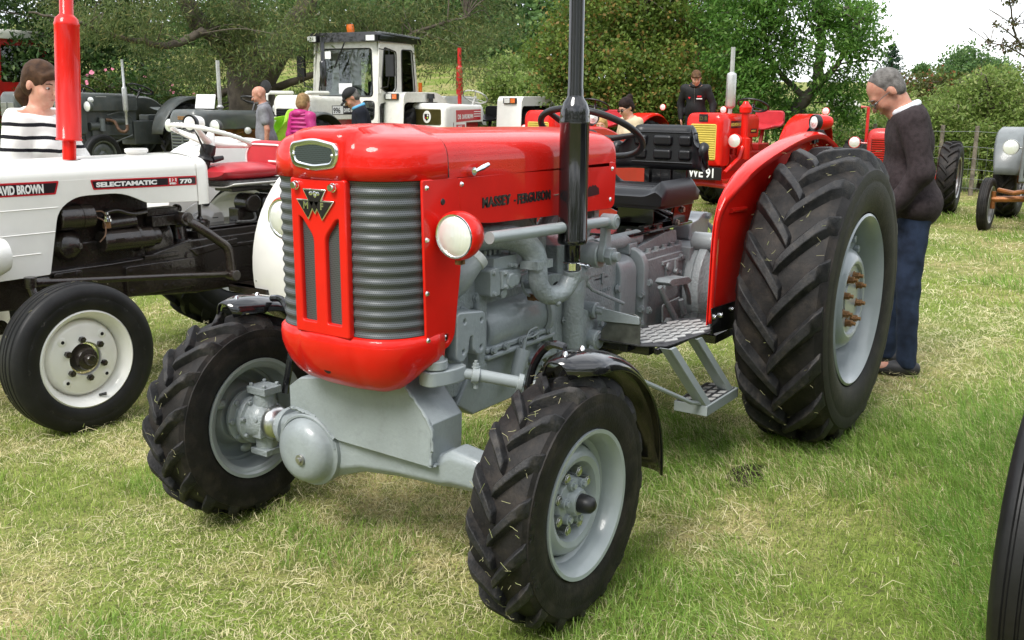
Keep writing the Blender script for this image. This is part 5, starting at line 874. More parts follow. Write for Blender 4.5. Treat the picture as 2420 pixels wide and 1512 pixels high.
# footplates and step
for s in (1, -1):
    po = [(1.21, .26), (1.21, .487), (1.15, .577), (.82, .615), (.62, .60), (.596, .45), (.66, .40), (.86, .36), (1.0, .30)]
    fpz = plate('footplate', [rnd([(x, s * y) for x, y in po], .015)], .006, 'treaddark', MF, FR((0, 0, .64), (1, 0, 0), (0, 1, 0)), .001)
    def bars(b, poly, z, L, Wd, dx, dy, ang):
        def inside(x, y):
            c = False
            for i in range(len(poly)):
                (x0, y0), (x1, y1) = poly[i - 1], poly[i]
                if (y0 > y) != (y1 > y) and x < (x1 - x0) * (y - y0) / (y1 - y0) + x0: c = not c
            return c
        for i in range(-25, 26):
            for j in range(-25, 26):
                x = .9 + i * dx + j * dx * .5; y = s * .48 + j * dy
                q = [(-L / 2, -Wd / 2), (L * .32, -Wd / 2), (L / 2, Wd / 2), (-L * .32, Wd / 2)]; q = [(x + a * math.cos(ang) - c * math.sin(ang), y + a * math.sin(ang) + c * math.cos(ang)) for a, c in q]
                if all(inside(*k) for k in q): b.prism(q, z, z + .0025, 'xy')
    one(lambda b: bars(b, [(x, s * y) for x, y in po], .643, .085, .026, .078, .034, s * -.45), 'tread_bars', 'tread', fpz, kind='stuff')
    tb = plate('toe_board', [rnd([(s * .30, .632), (s * .48, .64), (s * .478, .755), (s * .45, .768), (s * .30, .765), (s * .305, .72), (s * .33, .715), (s * .30, .68)], .008)], .005, mat('worn_steel_plate', (.16, .165, .15), .4, metal=.5, var=.25, vs_=20), MF, FR((1.205, 0, 0), (0, 1, 0), (0, 0, 1)), .001)
    one(lambda b: b.prism(rnd([(s * .28, .72), (s * .48, .728), (s * .475, .76), (s * .28, .78)], .008), 1.208, 1.216, 'yz'), 'toe_board_rail', 'grey', MF, bevel=.003)
    one(lambda b: (b.bb(.62, 1.2, s * .38, s * .42, .60, .636), b.bb(.62, 1.2, s * .54, s * .56, .61, .636), b.bb(.3, .7, s * .3, s * .6, .56, .60), b.bb(1.1, 1.16, s * .25, s * .5, .59, .633)), 'footplate_frame', 'blackp', MF, bevel=.004)
    if s > 0:
        for (x0, z0, x1, z1, y0, y1) in ((1.19, .640, .925, .335, .60, .66), (.93, .63, .635, .305, .60, .66)):
            def leg(b):
                d = .052
                b.add([(x0, y0, z0), (x0 - d, y0, z0), (x1 - d, y1, z1), (x1, y1, z1), (x0, y0 + .012, z0), (x0 - d, y0 + .012, z0), (x1 - d, y1 + .012, z1), (x1, y1 + .012, z1)], [(0, 1, 2, 3), (7, 6, 5, 4), (0, 4, 5, 1), (1, 5, 6, 2), (2, 6, 7, 3), (3, 7, 4, 0)])
                b.add([(x0, y0, z0), (x0, y0 - .04, z0), (x1, y1 - .04, z1), (x1, y1, z1), (x0 - .006, y0, z0), (x0 - .006, y0 - .04, z0), (x1 - .006, y1 - .04, z1), (x1 - .006, y1, z1)], [(0, 1, 2, 3), (7, 6, 5, 4), (0, 4, 5, 1), (1, 5, 6, 2), (2, 6, 7, 3), (3, 7, 4, 0)])
            one(leg, 'step_leg', 'greyw', MF, bevel=.002)
        sp2 = [(.93, .53), (.93, .665), (.60, .665), (.60, .53)]
        stp = one(lambda b: (b.bb(.585, .935, .663, .675, .30, .345), b.bb(.585, .935, .52, .53, .31, .345), b.bb(.925, .937, .52, .675, .30, .345), b.bb(.583, .595, .52, .675, .30, .345)), 'step', 'greyw', MF, bevel=.003)
        plate('step_plate', [sp2], .005, 'treaddark', stp, FR((0, 0, .345), (1, 0, 0), (0, 1, 0)))
        def sb(b):
            for i in range(5):
                for j in range(3):
                    x = .90 - i * .066 - j * .02; y = .55 + j * .042
                    if x > .635: b.prism([(x, y), (x - .035, y), (x - .052, y + .026), (x - .017, y + .026)], .3475, .350, 'xy')
        one(sb, 'tread_bars', 'tread', stp, kind='stuff')
        one(lambda b: (b.tube([(1.56, .40, .60), (1.50, .47, .63)], .012, 8), b.tube([(1.50, .47, .63), (1.0, .625, .372), (.94, .64, .355)], .0095, 8)), 'step_stay', 'grey', MF)
one(lambda b: (b.bb(-.2, .9, -.1, .1, .42, .5), b.bb(.2, .55, .05, .3, .47, .54)), 'transfer_box', 'blackp', MF, bevel=.02)
# front mudguards
for s in (1, -1):
    def guard(b):
        rows = []; n = 22
        for i in range(n + 1):
            a = rad(78 + (184 - 78) * i / n); cx, cz, r = 2.20, .375, .487; e = sstep(0, .12, i / n); y0, y1 = .645 + .05 * (1 - e), .86 - .07 * (1 - e); row = []
            for k in range(9):
                u = k / 8; y = y0 + (y1 - y0) * u; dr = -.05 * (abs(2 * u - 1) ** 3.2); row.append((cx + (r + dr) * math.cos(a), s * y, cz + (r + dr) * math.sin(a)))
            rows.append(row)
        b.grid(rows)
    g = one(guard, 'front_mudguard', 'blackp', MF, ang=60, solid=.006)
    one(lambda b: b.tube(bez([(2.12, s * .67, .852), (2.12, s * .61, .85), (2.13, s * .56, .78), (2.15, s * .545, .66), (2.18, s * .555, .50)], 5), .014, 8), 'mudguard_stay', 'blackp', g)
    for a in (86, 98, 172): one(lambda b: b.lathe([(1e-4, .012), (.006, .01), (.01, 0)], (2.20 + .488 * math.cos(rad(a)), s * .74, .375 + .488 * math.sin(rad(a))), (math.cos(rad(a)), 0, math.sin(rad(a))), 10), 'mudguard_bolt', 'chrome', g)
# radiator behind the grille so that nothing shows through
one(lambda b: b.bb(2.16, 2.33, -.27, .27, .86, 1.37), 'radiator', 'darkhole', MF, bevel=.01)
one(lambda b: b.bb(1.98, 2.32, -.16, .16, .55, .88), 'front_support', 'cast', MF, bevel=.02)
# ---------------------------------------------------------------- the white tractor on the left
DB = empty('tractor', (.096, -2.686, 0), rad(-3), 'white tractor with red exhaust, red seat and dark engine at the left edge', 'tractor')
def ringsec(pts, x): return [(x, y, z) for y, z in pts] + [(x, -y, z) for y, z in pts[-2::-1]]
HS = [(.27, 1.19), (.27, 1.215), (.266, 1.238), (.255, 1.256), (.237, 1.27), (.2, 1.281), (.12, 1.29), (0, 1.295)]
def dbhood(b):
    rows = [ringsec(HS, x) for x in (.905, 1.1, 1.4, 1.8, 2.2, 2.40)]
    rows += [ringsec([(y * (1 - k * .12), z - k * .05 * (z > 1.2)) for y, z in HS], 2.40 + .06 * k) for k in (.5, 1)]
    b.grid(rows)
one(dbhood, 'bonnet', 'white', DB, ang=50)
arch = rnd([(.905, 1.196), (.905, 1.03), (1.235, 1.045), (1.38, 1.114), (1.65, 1.113), (1.752, 1.05), (1.822, .727), (2.45, .727), (2.45, 1.196)], [0, .012, .03, .08, .07, .06, .01, .01, 0])
for s in (1, -1):
    SP = plate('side_panel', [arch], .008, 'white', DB, FR((0, s * .2665, 0), (1, 0, 0), (0, 0, 1)), .002)
    for z, x0 in ((1.064, 1.748), (.941, 1.776), (.84, 1.86)): one(lambda b: b.tube([(x0, s * .2705, z), (2.45, s * .2705, z + .004)], .0035, 4), 'pressed_line', 'white', SP)
one(lambda b: b.grid([ringsec([(y * k, 1.01 + (z - 1.01) * k2) for y, z in [(.27, 1.01), (.272, 1.10)] + HS[1:]], x) for x, k, k2 in ((.91, 1.012, 1.012), (.88, 1.015, 1.01), (.845, 1.0, .99), (.825, .96, .95), (.815, .85, .86), (.812, .3, .4))]), 'dash_cowl', 'white', DB, ang=60)
def decal(poly, inner, m_out='decalred'):
    o = plate('decal', [rnd(poly, .006)], .0015, m_out, DB, FR((0, .2715, 0), (1, 0, 0), (0, 0, 1)))
    for q in inner: plate('decal_panel', [rnd(q, .004)], .001, 'decalblk', o, FR((0, .2727, 0), (1, 0, 0), (0, 0, 1)))
    return o
d1 = decal([(1.562, 1.19), (.914, 1.176), (.914, 1.124), (1.549, 1.138)], [[(1.553, 1.183), (1.10, 1.173), (1.10, 1.136), (1.543, 1.146)], [(1.035, 1.171), (.921, 1.168), (.921, 1.131), (1.035, 1.134)]])
tx = lambda s, x, z, size, o, m='decalwht', xs=1.0, bold=.0016, dy=.2742: text('lettering', s, size, m, o, FR((x, dy, z), (-1, 0, -.022), (-.022, 0, 1)), ext=.0006, bold=bold, xs=xs, sp=1.0)
tx('SELECTAMATIC', 1.532, 1.1525, .032, d1, xs=1.62); tx('770', 1.025, 1.139, .032, d1, xs=1.6)
plate('speed_box', [[(1.092, 1.171), (1.046, 1.17), (1.046, 1.15), (1.092, 1.151)]], .001, 'decalwht', d1, FR((0, .2727, 0), (1, 0, 0), (0, 0, 1)))
tx('12', 1.089, 1.153, .024, d1, 'decalred', 1.5); tx('SPEED', 1.092, 1.1375, .0135, d1, xs=1.15, bold=.0006)
d2 = decal([(1.733, 1.197), (2.10, 1.203), (2.09, 1.136), (1.755, 1.13)], [[(1.745, 1.188), (2.09, 1.194), (2.08, 1.144), (1.762, 1.139)]])
text('lettering', 'DAVID BROWN', .058, 'decalwht', d2, FR((2.072, .2742, 1.147), (-1, 0, -.012), (0, 0, 1)), ext=.0006, bold=.0025, xs=.62)
one(lambda b: b.lathe([(.1, .04), (.105, .02), (.1, -.03), (.08, -.08), (1e-4, -.1)], (2.16, .345, .865), (1, 0, 0), 28), 'headlamp', 'white', DB)
# exhaust
exb = Vector((1.57, .1, 1.28)); exd = Vector((-.06, 0, .80)).normalized()
one(lambda b: b.lathe([(.034, -.1), (.034, .105), (.06, .108), (.0655, .11), (.0655, .118), (.0615, .122), (.0615, .69), (.063, .695), (.063, .705), (.0605, .71), (.056, .73), (.04, .745), (.034, .752), (.034, 1.6), (.031, 1.6)], exb, exd, 32), 'exhaust_stack', 'red', DB, ang=50)
one(lambda b: b.lathe([(.034, .0), (.055, .002), (.055, -.006)], exb + Vector((0, 0, .008)), (0, 0, 1), 24), 'exhaust_opening', 'darkhole', DB)
one(lambda b: (b.lathe([(1e-4, .034), (.06, .034), (.064, .03), (.064, .016), (.058, .01), (.05, 0)], (1.11, 0, 1.293), (0, 0, 1), 28)), 'filler_cap', 'white', DB)
# engine and running gear
K = 'brownblk'
one(lambda b: (b.prism([(2.45, .73), (1.82, .72), (1.25, .735), (.95, .80), (.5, .80), (-.25, .82), (-.25, .48), (.9, .48), (1.3, .52), (2.45, .58)], -.2, .2, 'xz'), b.bb(1.0, 2.3, -.2, .2, .70, .73)), 'chassis_frame', K, DB, bevel=.012)
EG = one(lambda b: (b.bb(1.15, 2.2, -.16, .14, .7, 1.2), b.bb(1.2, 2.0, -.1, .17, .72, .86)), 'engine_block', K, DB, bevel=.015)
one(lambda b: (b.cyl((1.73, .21, 1.0), (1.54, .21, .995), .066, n=28, ch=.006), b.lathe([(.066, 0), (.069, .003), (.069, .01)], (1.6, .21, .997), (1, 0, 0), 28)), 'dynamo', K, EG)
one(lambda b: (b.lathe([(.078, -.08), (.08, 0), (.075, .012), (.03, .05), (.016, .054), (.016, .062), (1e-4, .064)], (1.66, .2, .85), (-.35, 1, 0), 30),), 'oil_filter', K, EG)
one(lambda b: (b.cyl((1.50, .215, .852), (1.20, .215, .848), .06, n=28, ch=.004), b.cyl((1.29, .2, .85), (1.275, .2, .85), .075, n=24), b.cyl((1.2, .2, .848), (1.14, .2, .848), .05, n=24, ch=.008), b.bb(1.44, 1.40, .25, .285, .85, .87)), 'starter_motor', K, EG)
one(lambda b: (b.lathe([(.02, 0), (.03, .006), (.03, .02), (.024, .024), (.024, .035), (.014, .042), (.014, .055), (1e-4, .055)], (1.46, .22, .955), (0, 0, 1), 16)), 'bright_cap', 'chrome', EG)
one(lambda b: b.cyl((1.46, .22, .925), (1.46, .22, .957), .022, n=16), 'brass_union', 'brass', EG)
one(lambda b: (b.cyl((1.46, .2, .94), (1.28, .2, .945), .035, n=16), b.tube(bez([(1.45, .19, 1.0), (1.38, .2, 1.01), (1.3, .21, .985), (1.2, .2, .99)], 5), .014, 10), b.bb(1.0, 1.2, .1, .2, .96, 1.0), b.bb(1.02, 1.18, .15, .215, .90, .96)), 'fuel_lift', K, EG, bevel=.004)
for pp in ([(1.56, .25, 1.0), (1.5, .26, .97), (1.5, .27, .9), (1.53, .26, .86)], [(1.55, .24, 1.02), (1.5, .25, 1.02), (1.47, .24, .99)]): one(lambda b: b.tube(bez(pp, 6), .004, 6), 'orange_wire', 'rust', EG)
one(lambda b: (b.lathe([(.16, 0), (.165, .01), (.165, .17), (.15, .18)], (1.03, .02, .80), (1, 0, 0), 40), b.bb(1.02, 1.24, -.2, .21, .72, .745)), 'flywheel_housing', K, DB, bevel=.004, ang=45)
GB_ = one(lambda b: (b.bb(-.3, .86, -.18, .18, .48, .84), b.bb(.0, .80, -.15, .155, .84, .862), b.bb(.3, .7, .17, .205, .72, .75), b.prism([(.95, .75), (.6, .78), (.6, .74), (.9, .7)], .18, .21, 'xz')), 'gearbox', K, DB, bevel=.012)
bolts('housing_bolt', [(.7, .19, .62), (.55, .19, .74), (.42, .19, .74), (.9, .19, .74), (.95, .2, .71)], (0, 1, 0), .022, .012, GB_, K)
for x0, x1, z0, z1 in ((1.10, 1.37, .53, .70), (.92, 1.11, .53, .70), (1.62, 1.78, .67, .72), (1.8, 1.9, .64, .71)):
    q = one(lambda b: b.prism(rnd([(x0, z0), (x1, z0), (x1, z1), (x0, z1)], .02), .195, .225, 'xz'), 'mounting_pad', K, DB, bevel=.006)
    bolts('pad_bolt', [(x, .225, z) for x in (x0 + .03, x1 - .03) for z in (z0 + .03, z1 - .03)], (0, 1, 0), .012, .008, q, K)
one(lambda b: (b.tube([(1.97, .36, .715), (.77, .36, .595)], .017, 12), b.tube([(1.95, .36, .713), (1.88, .36, .706)], .021, 12), b.cyl((.775, .33, .595), (.775, .41, .59), .032, n=18, ch=.004), b.cyl((1.975, .36, .69), (1.975, .36, .745), .03, n=14, ch=.004), b.tube([(1.975, .36, .69), (1.96, .38, .62), (1.95, .42, .58)], [.024, .022, .02], 10)), 'drag_link', K, DB)
one(lambda b: (b.tube(bez([(1.0, .26, .93), (.95, .30, .89), (.84, .34, .80), (.785, .355, .74), (.775, .36, .62)], 6), [.027] * 25, 14), b.cyl((1.0, .18, .935), (1.0, .29, .935), .04, n=20, ch=.005), b.hexb((1.0, .29, .935), (0, 1, 0), .02, .014)), 'drop_arm', K, DB)
for x, y, z1, m in ((.80, .12, 1.18, K), (.92, .06, 1.02, K)):
    one(lambda b: (b.tube([(x, y, .85), (x - .006, y, z1 - .05)], .010, 10), b.lathe([(.055, 0), (.058, .02), (.045, .032), (.02, .036), (.012, .05)], (x, y, .87), (0, 0, 1), 20), b.cyl((x, y, .80), (x, y, .87), .062, .05, 20), b.ell((x - .008, y, z1 - .05), (.03, .03, .03), 16, 10)), 'gear_lever', K, DB)
one(lambda b: (b.tube([(.66, -.03, .9), (.70, -.02, 1.1)], .008, 8), b.ell((.70, -.02, 1.11), (.026, .026, .026), 14, 10)), 'lift_lever', 'white', DB)
qd = plate('lift_quadrant', [[(.86, .80), (.56, .80), (.56, .92)] + [(.71 + .17 * math.cos(a), .82 + .17 * math.sin(a)) for a in np.linspace(.5, 2.7, 12)]], .012, 'white', DB, FR((0, .02, 0), (1, 0, 0), (0, 0, 1)), .002)
plate('sticker', [[(.71 + .13 * math.cos(a), .82 + .13 * math.sin(a)) for a in np.linspace(.9, 2.3, 10)] + [(.71 + .09 * math.cos(a), .82 + .09 * math.sin(a)) for a in np.linspace(2.3, .9, 10)]], .001, 'paper', qd, FR((0, .0275, 0), (1, 0, 0), (0, 0, 1)))
text('lettering', 'LOWER', .017, 'decalblk', qd, FR((.775, .0285, .91), (-.9, 0, .35), (.35, 0, .9)), ext=.0004)
one(lambda b: [b.tube([(.70 + k * .02, .0285, .925 - .004 * k * k), (.66 + k * .02, .0285, .925 - .004 * k * k)], .0025, 4) for k in (-3, 3)], 'sticker_arrows', 'decalblk', qd, kind='stuff')
one(lambda b: [b.cyl((x, .02, z), (x, .05, z), .02, n=14) for x, z in ((.845, .90),)], 'quadrant_knob', 'blkplastic', qd); one(lambda b: b.cyl((.69, .02, .985), (.69, .05, .985), .02, n=14), 'quadrant_knob', 'blkplastic', qd)
one(lambda b: (b.cyl((.42, .02, .97), (.42, .16, .97), .06, n=24, ch=.01), b.bb(.33, .5, .0, .1, .86, .94), b.bb(.25, .55, -.06, .12, 1.045, 1.07)), 'hydraulic_unit', K, DB, bevel=.006)
one(lambda b: b.cyl((.29, .02, .96), (.29, .16, .96), .062, n=24, ch=.01), 'hydraulic_ram', K, DB)
one(lambda b: b.tube(bez([(.42, .14, .93), (.42, .16, .88), (.46, .17, .865), (.56, .16, .87)], 5), .008, 8), 'grey_hose', 'foam', DB)
# steering wheel
SC2 = Vector((.60, 0, 1.385)); t2 = rad(17); su2 = Vector((math.cos(t2), 0, math.sin(t2))); sn2 = Vector((-math.sin(t2), 0, math.cos(t2)))
SW2 = one(lambda b: b.tube([SC2 + (su2 * math.cos(a) + Vector((0, 1, 0)) * math.sin(a)) * .235 for a in np.linspace(0, 2 * pi, 81)], [.014 + .0012 * math.cos(i * pi * .5 * 2) for i in range(81)], 12, cap=False), 'steering_wheel', 'white', DB)
for a in (.55, pi - .2, pi + 1.9): one(lambda b: b.tube([SC2 - sn2 * .045, SC2 - sn2 * .03 + (su2 * math.cos(a) + Vector((0, 1, 0)) * math.sin(a)) * .1, SC2 + (su2 * math.cos(a) + Vector((0, 1, 0)) * math.sin(a)) * .23], [.03, .02, .014], 10), 'spoke', 'white', SW2)
one(lambda b: b.lathe([(1e-4, .02), (.02, .018), (.03, -.02), (.04, -.06)], SC2, sn2, 20), 'hub', 'white', SW2)
one(lambda b: (b.lathe([(.045, 0), (.047, -.05), (.043, -.056), (.043, -.075), (.052, -.08), (.055, -.095), (.03, -.1), (.025, -.22)], SC2 - sn2 * .06, sn2, 24), b.tube([SC2 - sn2 * .10 + Vector((.04, .03, 0)), SC2 + Vector((.14, .05, .03))], .006, 8), b.tube([SC2 - sn2 * .15 + Vector((-.02, .04, 0)), SC2 - sn2 * .14 + Vector((-.09, .04, 0))], [.02, .014], 10)), 'steering_column', 'blkplastic', DB)
# seat
def dbseat(b):
    rows = []
    for i in range(13):
        u = i / 12 * 2 - 1; w = .22 * (1 - .08 * u * u); x = .42 - u * .25; e = (1 - abs(u) ** 5)
        rows.append([(x, w * math.cos(t), 1.155 + (.06 if math.sin(t) > 0 else .05) * math.sin(t) * (.35 + .65 * e) + .02 * abs(math.cos(t)) ** 4) for t in np.linspace(0, 2 * pi, 25)[:-1]])
    b.grid(rows, cu=True); b.add(rows[0], [tuple(range(24))]); b.add(rows[-1], [tuple(range(24))])
one(dbseat, 'seat_cushion', 'seatred', DB, ang=60)
one(lambda b: b.tube(bez([(.205, .05, 1.215), (.205, .15, 1.212), (.205, .205, 1.19), (.215, .212, 1.14)], 6), .006, 8), 'seat_piping', 'decalwht', DB)
bkp = rnd([(-.2, 1.16), (.2, 1.16), (.2, 1.26), (.15, 1.32), (-.15, 1.32), (-.2, 1.26)], .06)
o = plate('seat_back', [bkp], .09, 'seatred', DB, FR((.14, 0, 0), (0, 1, 0), (0, 0, 1)), .02)
one(lambda b: b.tube([(.187, y * .97, 1.235 + (z - 1.235) * .97) for y, z in bkp] + [(.187, bkp[0][0] * .97, 1.235 + (bkp[0][1] - 1.235) * .97)], .006, 6), 'back_piping', 'decalwht', o)
one(lambda b: (b.bb(.16, .62, -.2, .19, 1.085, 1.12),), 'seat_felt', 'foam', DB, bevel=.012)
one(lambda b: (b.grid([[(x, y, 1.075 + .03 * abs(y / .23) ** 3 + .03 * max(0, (.3 - x) / .2) ** 2) for y in np.linspace(-.23, .23, 13)] for x in np.linspace(.12, .62, 9)]),), 'seat_pan', 'white', DB, solid=.006)
# mudguards
for s in (1, -1):
    def mg(b):
        rows = []
        for i in range(27):
            a = rad(-12 + 150 * i / 26); rr = .71; row = [(rr * math.cos(a), s * .80, .63 + (rr - .03) * math.sin(a)), (rr * math.cos(a), s * .79, .63 + rr * math.sin(a)), (rr * math.cos(a), s * .48, .63 + rr * math.sin(a)), ((rr - .02) * math.cos(a), s * .455, .63 + (rr - .02) * math.sin(a)), ((rr - .28) * math.cos(a), s * .44, .63 + (rr - .28) * math.sin(a))]
            rows.append(row)
        b.grid(rows)
    g = one(mg, 'rear_mudguard', 'white', DB, ang=45, solid=.005, bevel=.004)
    one(lambda b: b.lathe([(1e-4, .006), (.006, .005), (.009, 0)], (.705, s * .5, .56), (1, 0, 0), 8), 'mudguard_bolt', 'zinc', g)
wl = one(lambda b: b.lathe([(.052, .03), (.056, .028), (.056, 0), (.05, -.04), (.045, -.07), (1e-4, -.075)], (.28, -.62, 1.44), (.9, .25, 0), 24), 'work_lamp', 'white', DB); one(lambda b: b.lathe([(1e-4, .036), (.045, .03), (.052, .03), (.058, .034), (.06, .02), (.056, .005)], (.28, -.62, 1.44), (.9, .25, 0), 24), 'lamp_bezel', 'blkplastic', wl)
one(lambda b: b.lathe([(1e-4, .04), (.03, .038), (.045, .034)], (0, 0, 0), (.9, .25, 0), 20), 'lens', 'lens', wl).location = (.28, -.62, 1.44)
one(lambda b: b.cyl((.28, -.62, 1.32), (.28, -.62, 1.42), .03, .02, 12), 'lamp_stem', 'white', wl)
one(lambda b: (b.bb(-.1, .72, .25, .6, .50, .515), b.bb(.66, .72, .25, .6, .47, .515)), 'footplate', K, DB, bevel=.004)
# wheels
for s in (1, -1):
    W = wheel_root('front_wheel', [(.2, -.06), (.226, -.066), (.241, -.075), (.236, -.082), (.222, -.07), (.208, -.05), (.2, -.02), (.19, 0), (.2, .02), (.208, .05), (.222, .07), (.236, .082), (.242, .077), (.23, .066)], 'white', (1.90, s * .62, .365), DB, 0 if s > 0 else pi, label='white front wheel with black hub and nuts' if s > 0 else None)
    T_ = tyre_mesh(.372, .236, .182, ribs=1, n=72).obj('tyre', 'rubber2', W, ang=30)
    one(lambda b: b.lathe([(.192, .01), (.182, .02), (.176, .036), (.165, .044), (.12, .046), (.1, .05), (.085, .055), (.08, .04)], (0, 0, 0), (0, 1, 0), 48), 'wheel_disc', 'white', W, solid=.005)
    one(lambda b: b.lathe([(1e-4, .115), (.022, .113), (.027, .105), (.028, .085), (.05, .08), (.056, .07), (.06, .05), (.07, .03)], (0, 0, 0), (0, 1, 0), 26), 'hub', K, W)
    if s > 0:
        for i in range(6):
            a = i * pi / 3 + .4; o = one(lambda b: (b.hexb((0, .05, 0), (0, 1, 0), .0165, .022), b.cyl((0, .07, 0), (0, .08, 0), .008, n=8)), 'wheel_nut', K, W, bevel=.001); o.location = (.098 * math.cos(a), 0, .098 * math.sin(a))
            a += .52; one(lambda b: b.lathe([(1e-4, .001), (.007, .001), (.008, 0)], (.095 * math.cos(a), .051, .095 * math.sin(a)), (0, 1, 0), 12), 'bolt_hole', 'darkhole', W)
        for i in range(4):
            a = i * pi / 2 + .75; one(lambda b: b.ell((.145 * math.cos(a), .044, .145 * math.sin(a)), (.026, .008, .026), 14, 8), 'disc_boss', 'white', W); one(lambda b: b.lathe([(1e-4, .002), (.008, .002), (.009, 0)], (.145 * math.cos(a), .0515, .145 * math.sin(a)), (0, 1, 0), 12), 'bolt_hole', 'darkhole', W)
        for i in range(16):
            a = i * pi / 8; q = Vector((math.cos(a), 0, math.sin(a))); t_ = Vector((-math.sin(a), 0, math.cos(a))); one(lambda b: b.add([q * .312 + Vector((0, .0885, 0)), q * .302 + t_ * .015 + Vector((0, .0925, 0)), q * .292 + Vector((0, .0915, 0)), q * .302 - t_ * .015 + Vector((0, .0925, 0))], [(0, 1, 2, 3)]), 'sidewall_diamond', 'lugtop', W)
        one(lambda b: b.tube([(-.05, .06, -.196), (-.075, .085, -.19)], [.006, .008], 8), 'valve', 'blkplastic', W)
        straws_on_tyre(W, .372, .18, 40, 6, -.5, 3.2)
    one(lambda b: (b.cyl((1.90, s * .15, .40), (1.90, s * .52, .37), .04, n=14), b.cyl((1.9, s * .5, .30), (1.9, s * .5, .58), .032, n=14)), 'front_axle', K, DB, bevel=.004)
    W = wheel_root('rear_wheel', [(.33, -.1), (.36, -.115), (.368, -.125), (.35, -.118), (.335, -.09), (.31, 0), (.335, .09), (.35, .118), (.368, .125), (.36, .115)], 'white', (0, s * .66, .63), DB, 0 if s > 0 else pi)
    tyre_obj(tyre_mesh(.635, .362, .29, 18, .034, s, .05, .62, n=64), 'rubber2', W)
    one(lambda b: b.lathe([(.315, -.02), (.29, .0), (.27, .03), (.16, .04), (.12, .02), (.02, .02)], (0, 0, 0), (0, 1, 0), 40), 'wheel_disc', 'white', W, solid=.005)
one(lambda b: b.cyl((0, -.6, .63), (0, .6, .63), .09, n=20), 'rear_axle', K, DB)
# ---------------------------------------------------------------- the tractors behind
def rsec(x, hw, z0, z1, r, n=4):   # rounded-rectangle section, open polygon closed by loft
    out = []
    for cy, cz, a0 in ((hw - r, z1 - r, 0), (-hw + r, z1 - r, pi / 2), (-hw + .015, z0 + .015, pi), (hw - .015, z0 + .015, 3 * pi / 2)):
        q = r if cz > (z0 + z1) / 2 else .015
        for k in range(n + 1): a = a0 + pi / 2 * k / n; out.append((x, cy + q * math.cos(a), cz + q * math.sin(a)))
    return out
def loft(b, secs):
    R_ = [rsec(*s) for s in secs]; b.grid(R_, cu=True); n = len(R_[0]); b.add(R_[0], [tuple(range(n))]); b.add(R_[-1], [tuple(range(n))])
def lamp(T, p, r, body, d=(1, 0, 0), name='headlamp'):
    L = one(lambda b: b.lathe([(r * .9, r * .3), (r, r * .3), (r * 1.03, 0), (r * .9, -r * .5), (r * .5, -r * .85), (1e-4, -r * .95)], p, d, 24), name, body, T)
    one(lambda b: b.lathe([(1e-4, r * .5), (r * .5, r * .45), (r * .9, r * .3)], (0, 0, 0), d, 20), 'lens', 'lens', L).location = p; return L
def steer(T, c, r, tilt, m='blkplastic', sp=3):
    c = Vector(c); u = Vector((math.cos(tilt), 0, math.sin(tilt))); n = Vector((-math.sin(tilt), 0, math.cos(tilt))); y = Vector((0, 1, 0))
    S = one(lambda b: b.tube([c + (u * math.cos(a) + y * math.sin(a)) * r for a in np.linspace(0, 2 * pi, 33)], .014, 8, cap=False), 'steering_wheel', m, T)
    for k in range(sp): a = k * 2 * pi / sp + .5; one(lambda b: b.tube([c - n * .03, c + (u * math.cos(a) + y * math.sin(a)) * r], .009, 6), 'spoke', m, S)
    one(lambda b: b.cyl(c - n * .04, c + n * .01, .03, .025, 12), 'hub', m, S); one(lambda b: b.tube([c - n * .03, c - n * .35 + Vector((.05, 0, 0))], .018, 8), 'steering_column', m, T)
def wheels(T, P):
    for s in (1, -1):
        for nm, x, y, R_, w, rr, lug in (('front_wheel', P['wb'], P['ft'], P['fR'], P['fw'], P.get('frr', P['fR'] * .66), P.get('flug', 0)), ('rear_wheel', 0, P['rt'], P['rR'], P['rw'], P.get('rrr', P['rR'] * .57), P.get('lugs', 18))):
            k = w * .42; W = wheel_root(nm, [(rr * .9, -k), (rr, -k * 1.08), (rr * 1.01, -k * .98), (rr * .93, -k * .8), (rr * .88, 0), (rr * .93, k * .8), (rr * 1.01, k * .98), (rr, k * 1.08), (rr * .9, k)], P['rim'], (x, s * y, R_ - .01), T, 0 if s > 0 else pi, 40)
            _t = tyre_mesh(R_, rr, w, lug, R_ * .055, s, R_ * .085, .6, ribs=0 if lug else 1, n=36); tyre_obj(_t, P.get('tyre', 'rubber2'), W)
            one(lambda b: b.lathe([(rr * .9, 0), (rr * .82, k * .3), (rr * .75, k * .55), (rr * .5, k * .6), (rr * .34, k * .35), (rr * .3, k * .5), (rr * .22, k * .8), (1e-4, k * .85)], (0, 0, 0), (0, 1, 0), 32), 'wheel_disc', P.get('disc', P['rim']), W, solid=.004)
            def nuts(b):
                for i in range(6): a = i * pi / 3; b.hexb((rr * .42 * math.cos(a), k * .42, rr * .42 * math.sin(a)), (0, 1, 0), rr * .05, .02)
            one(nuts, 'wheel_nuts', P.get('disc', P['rim']), W, kind='stuff')
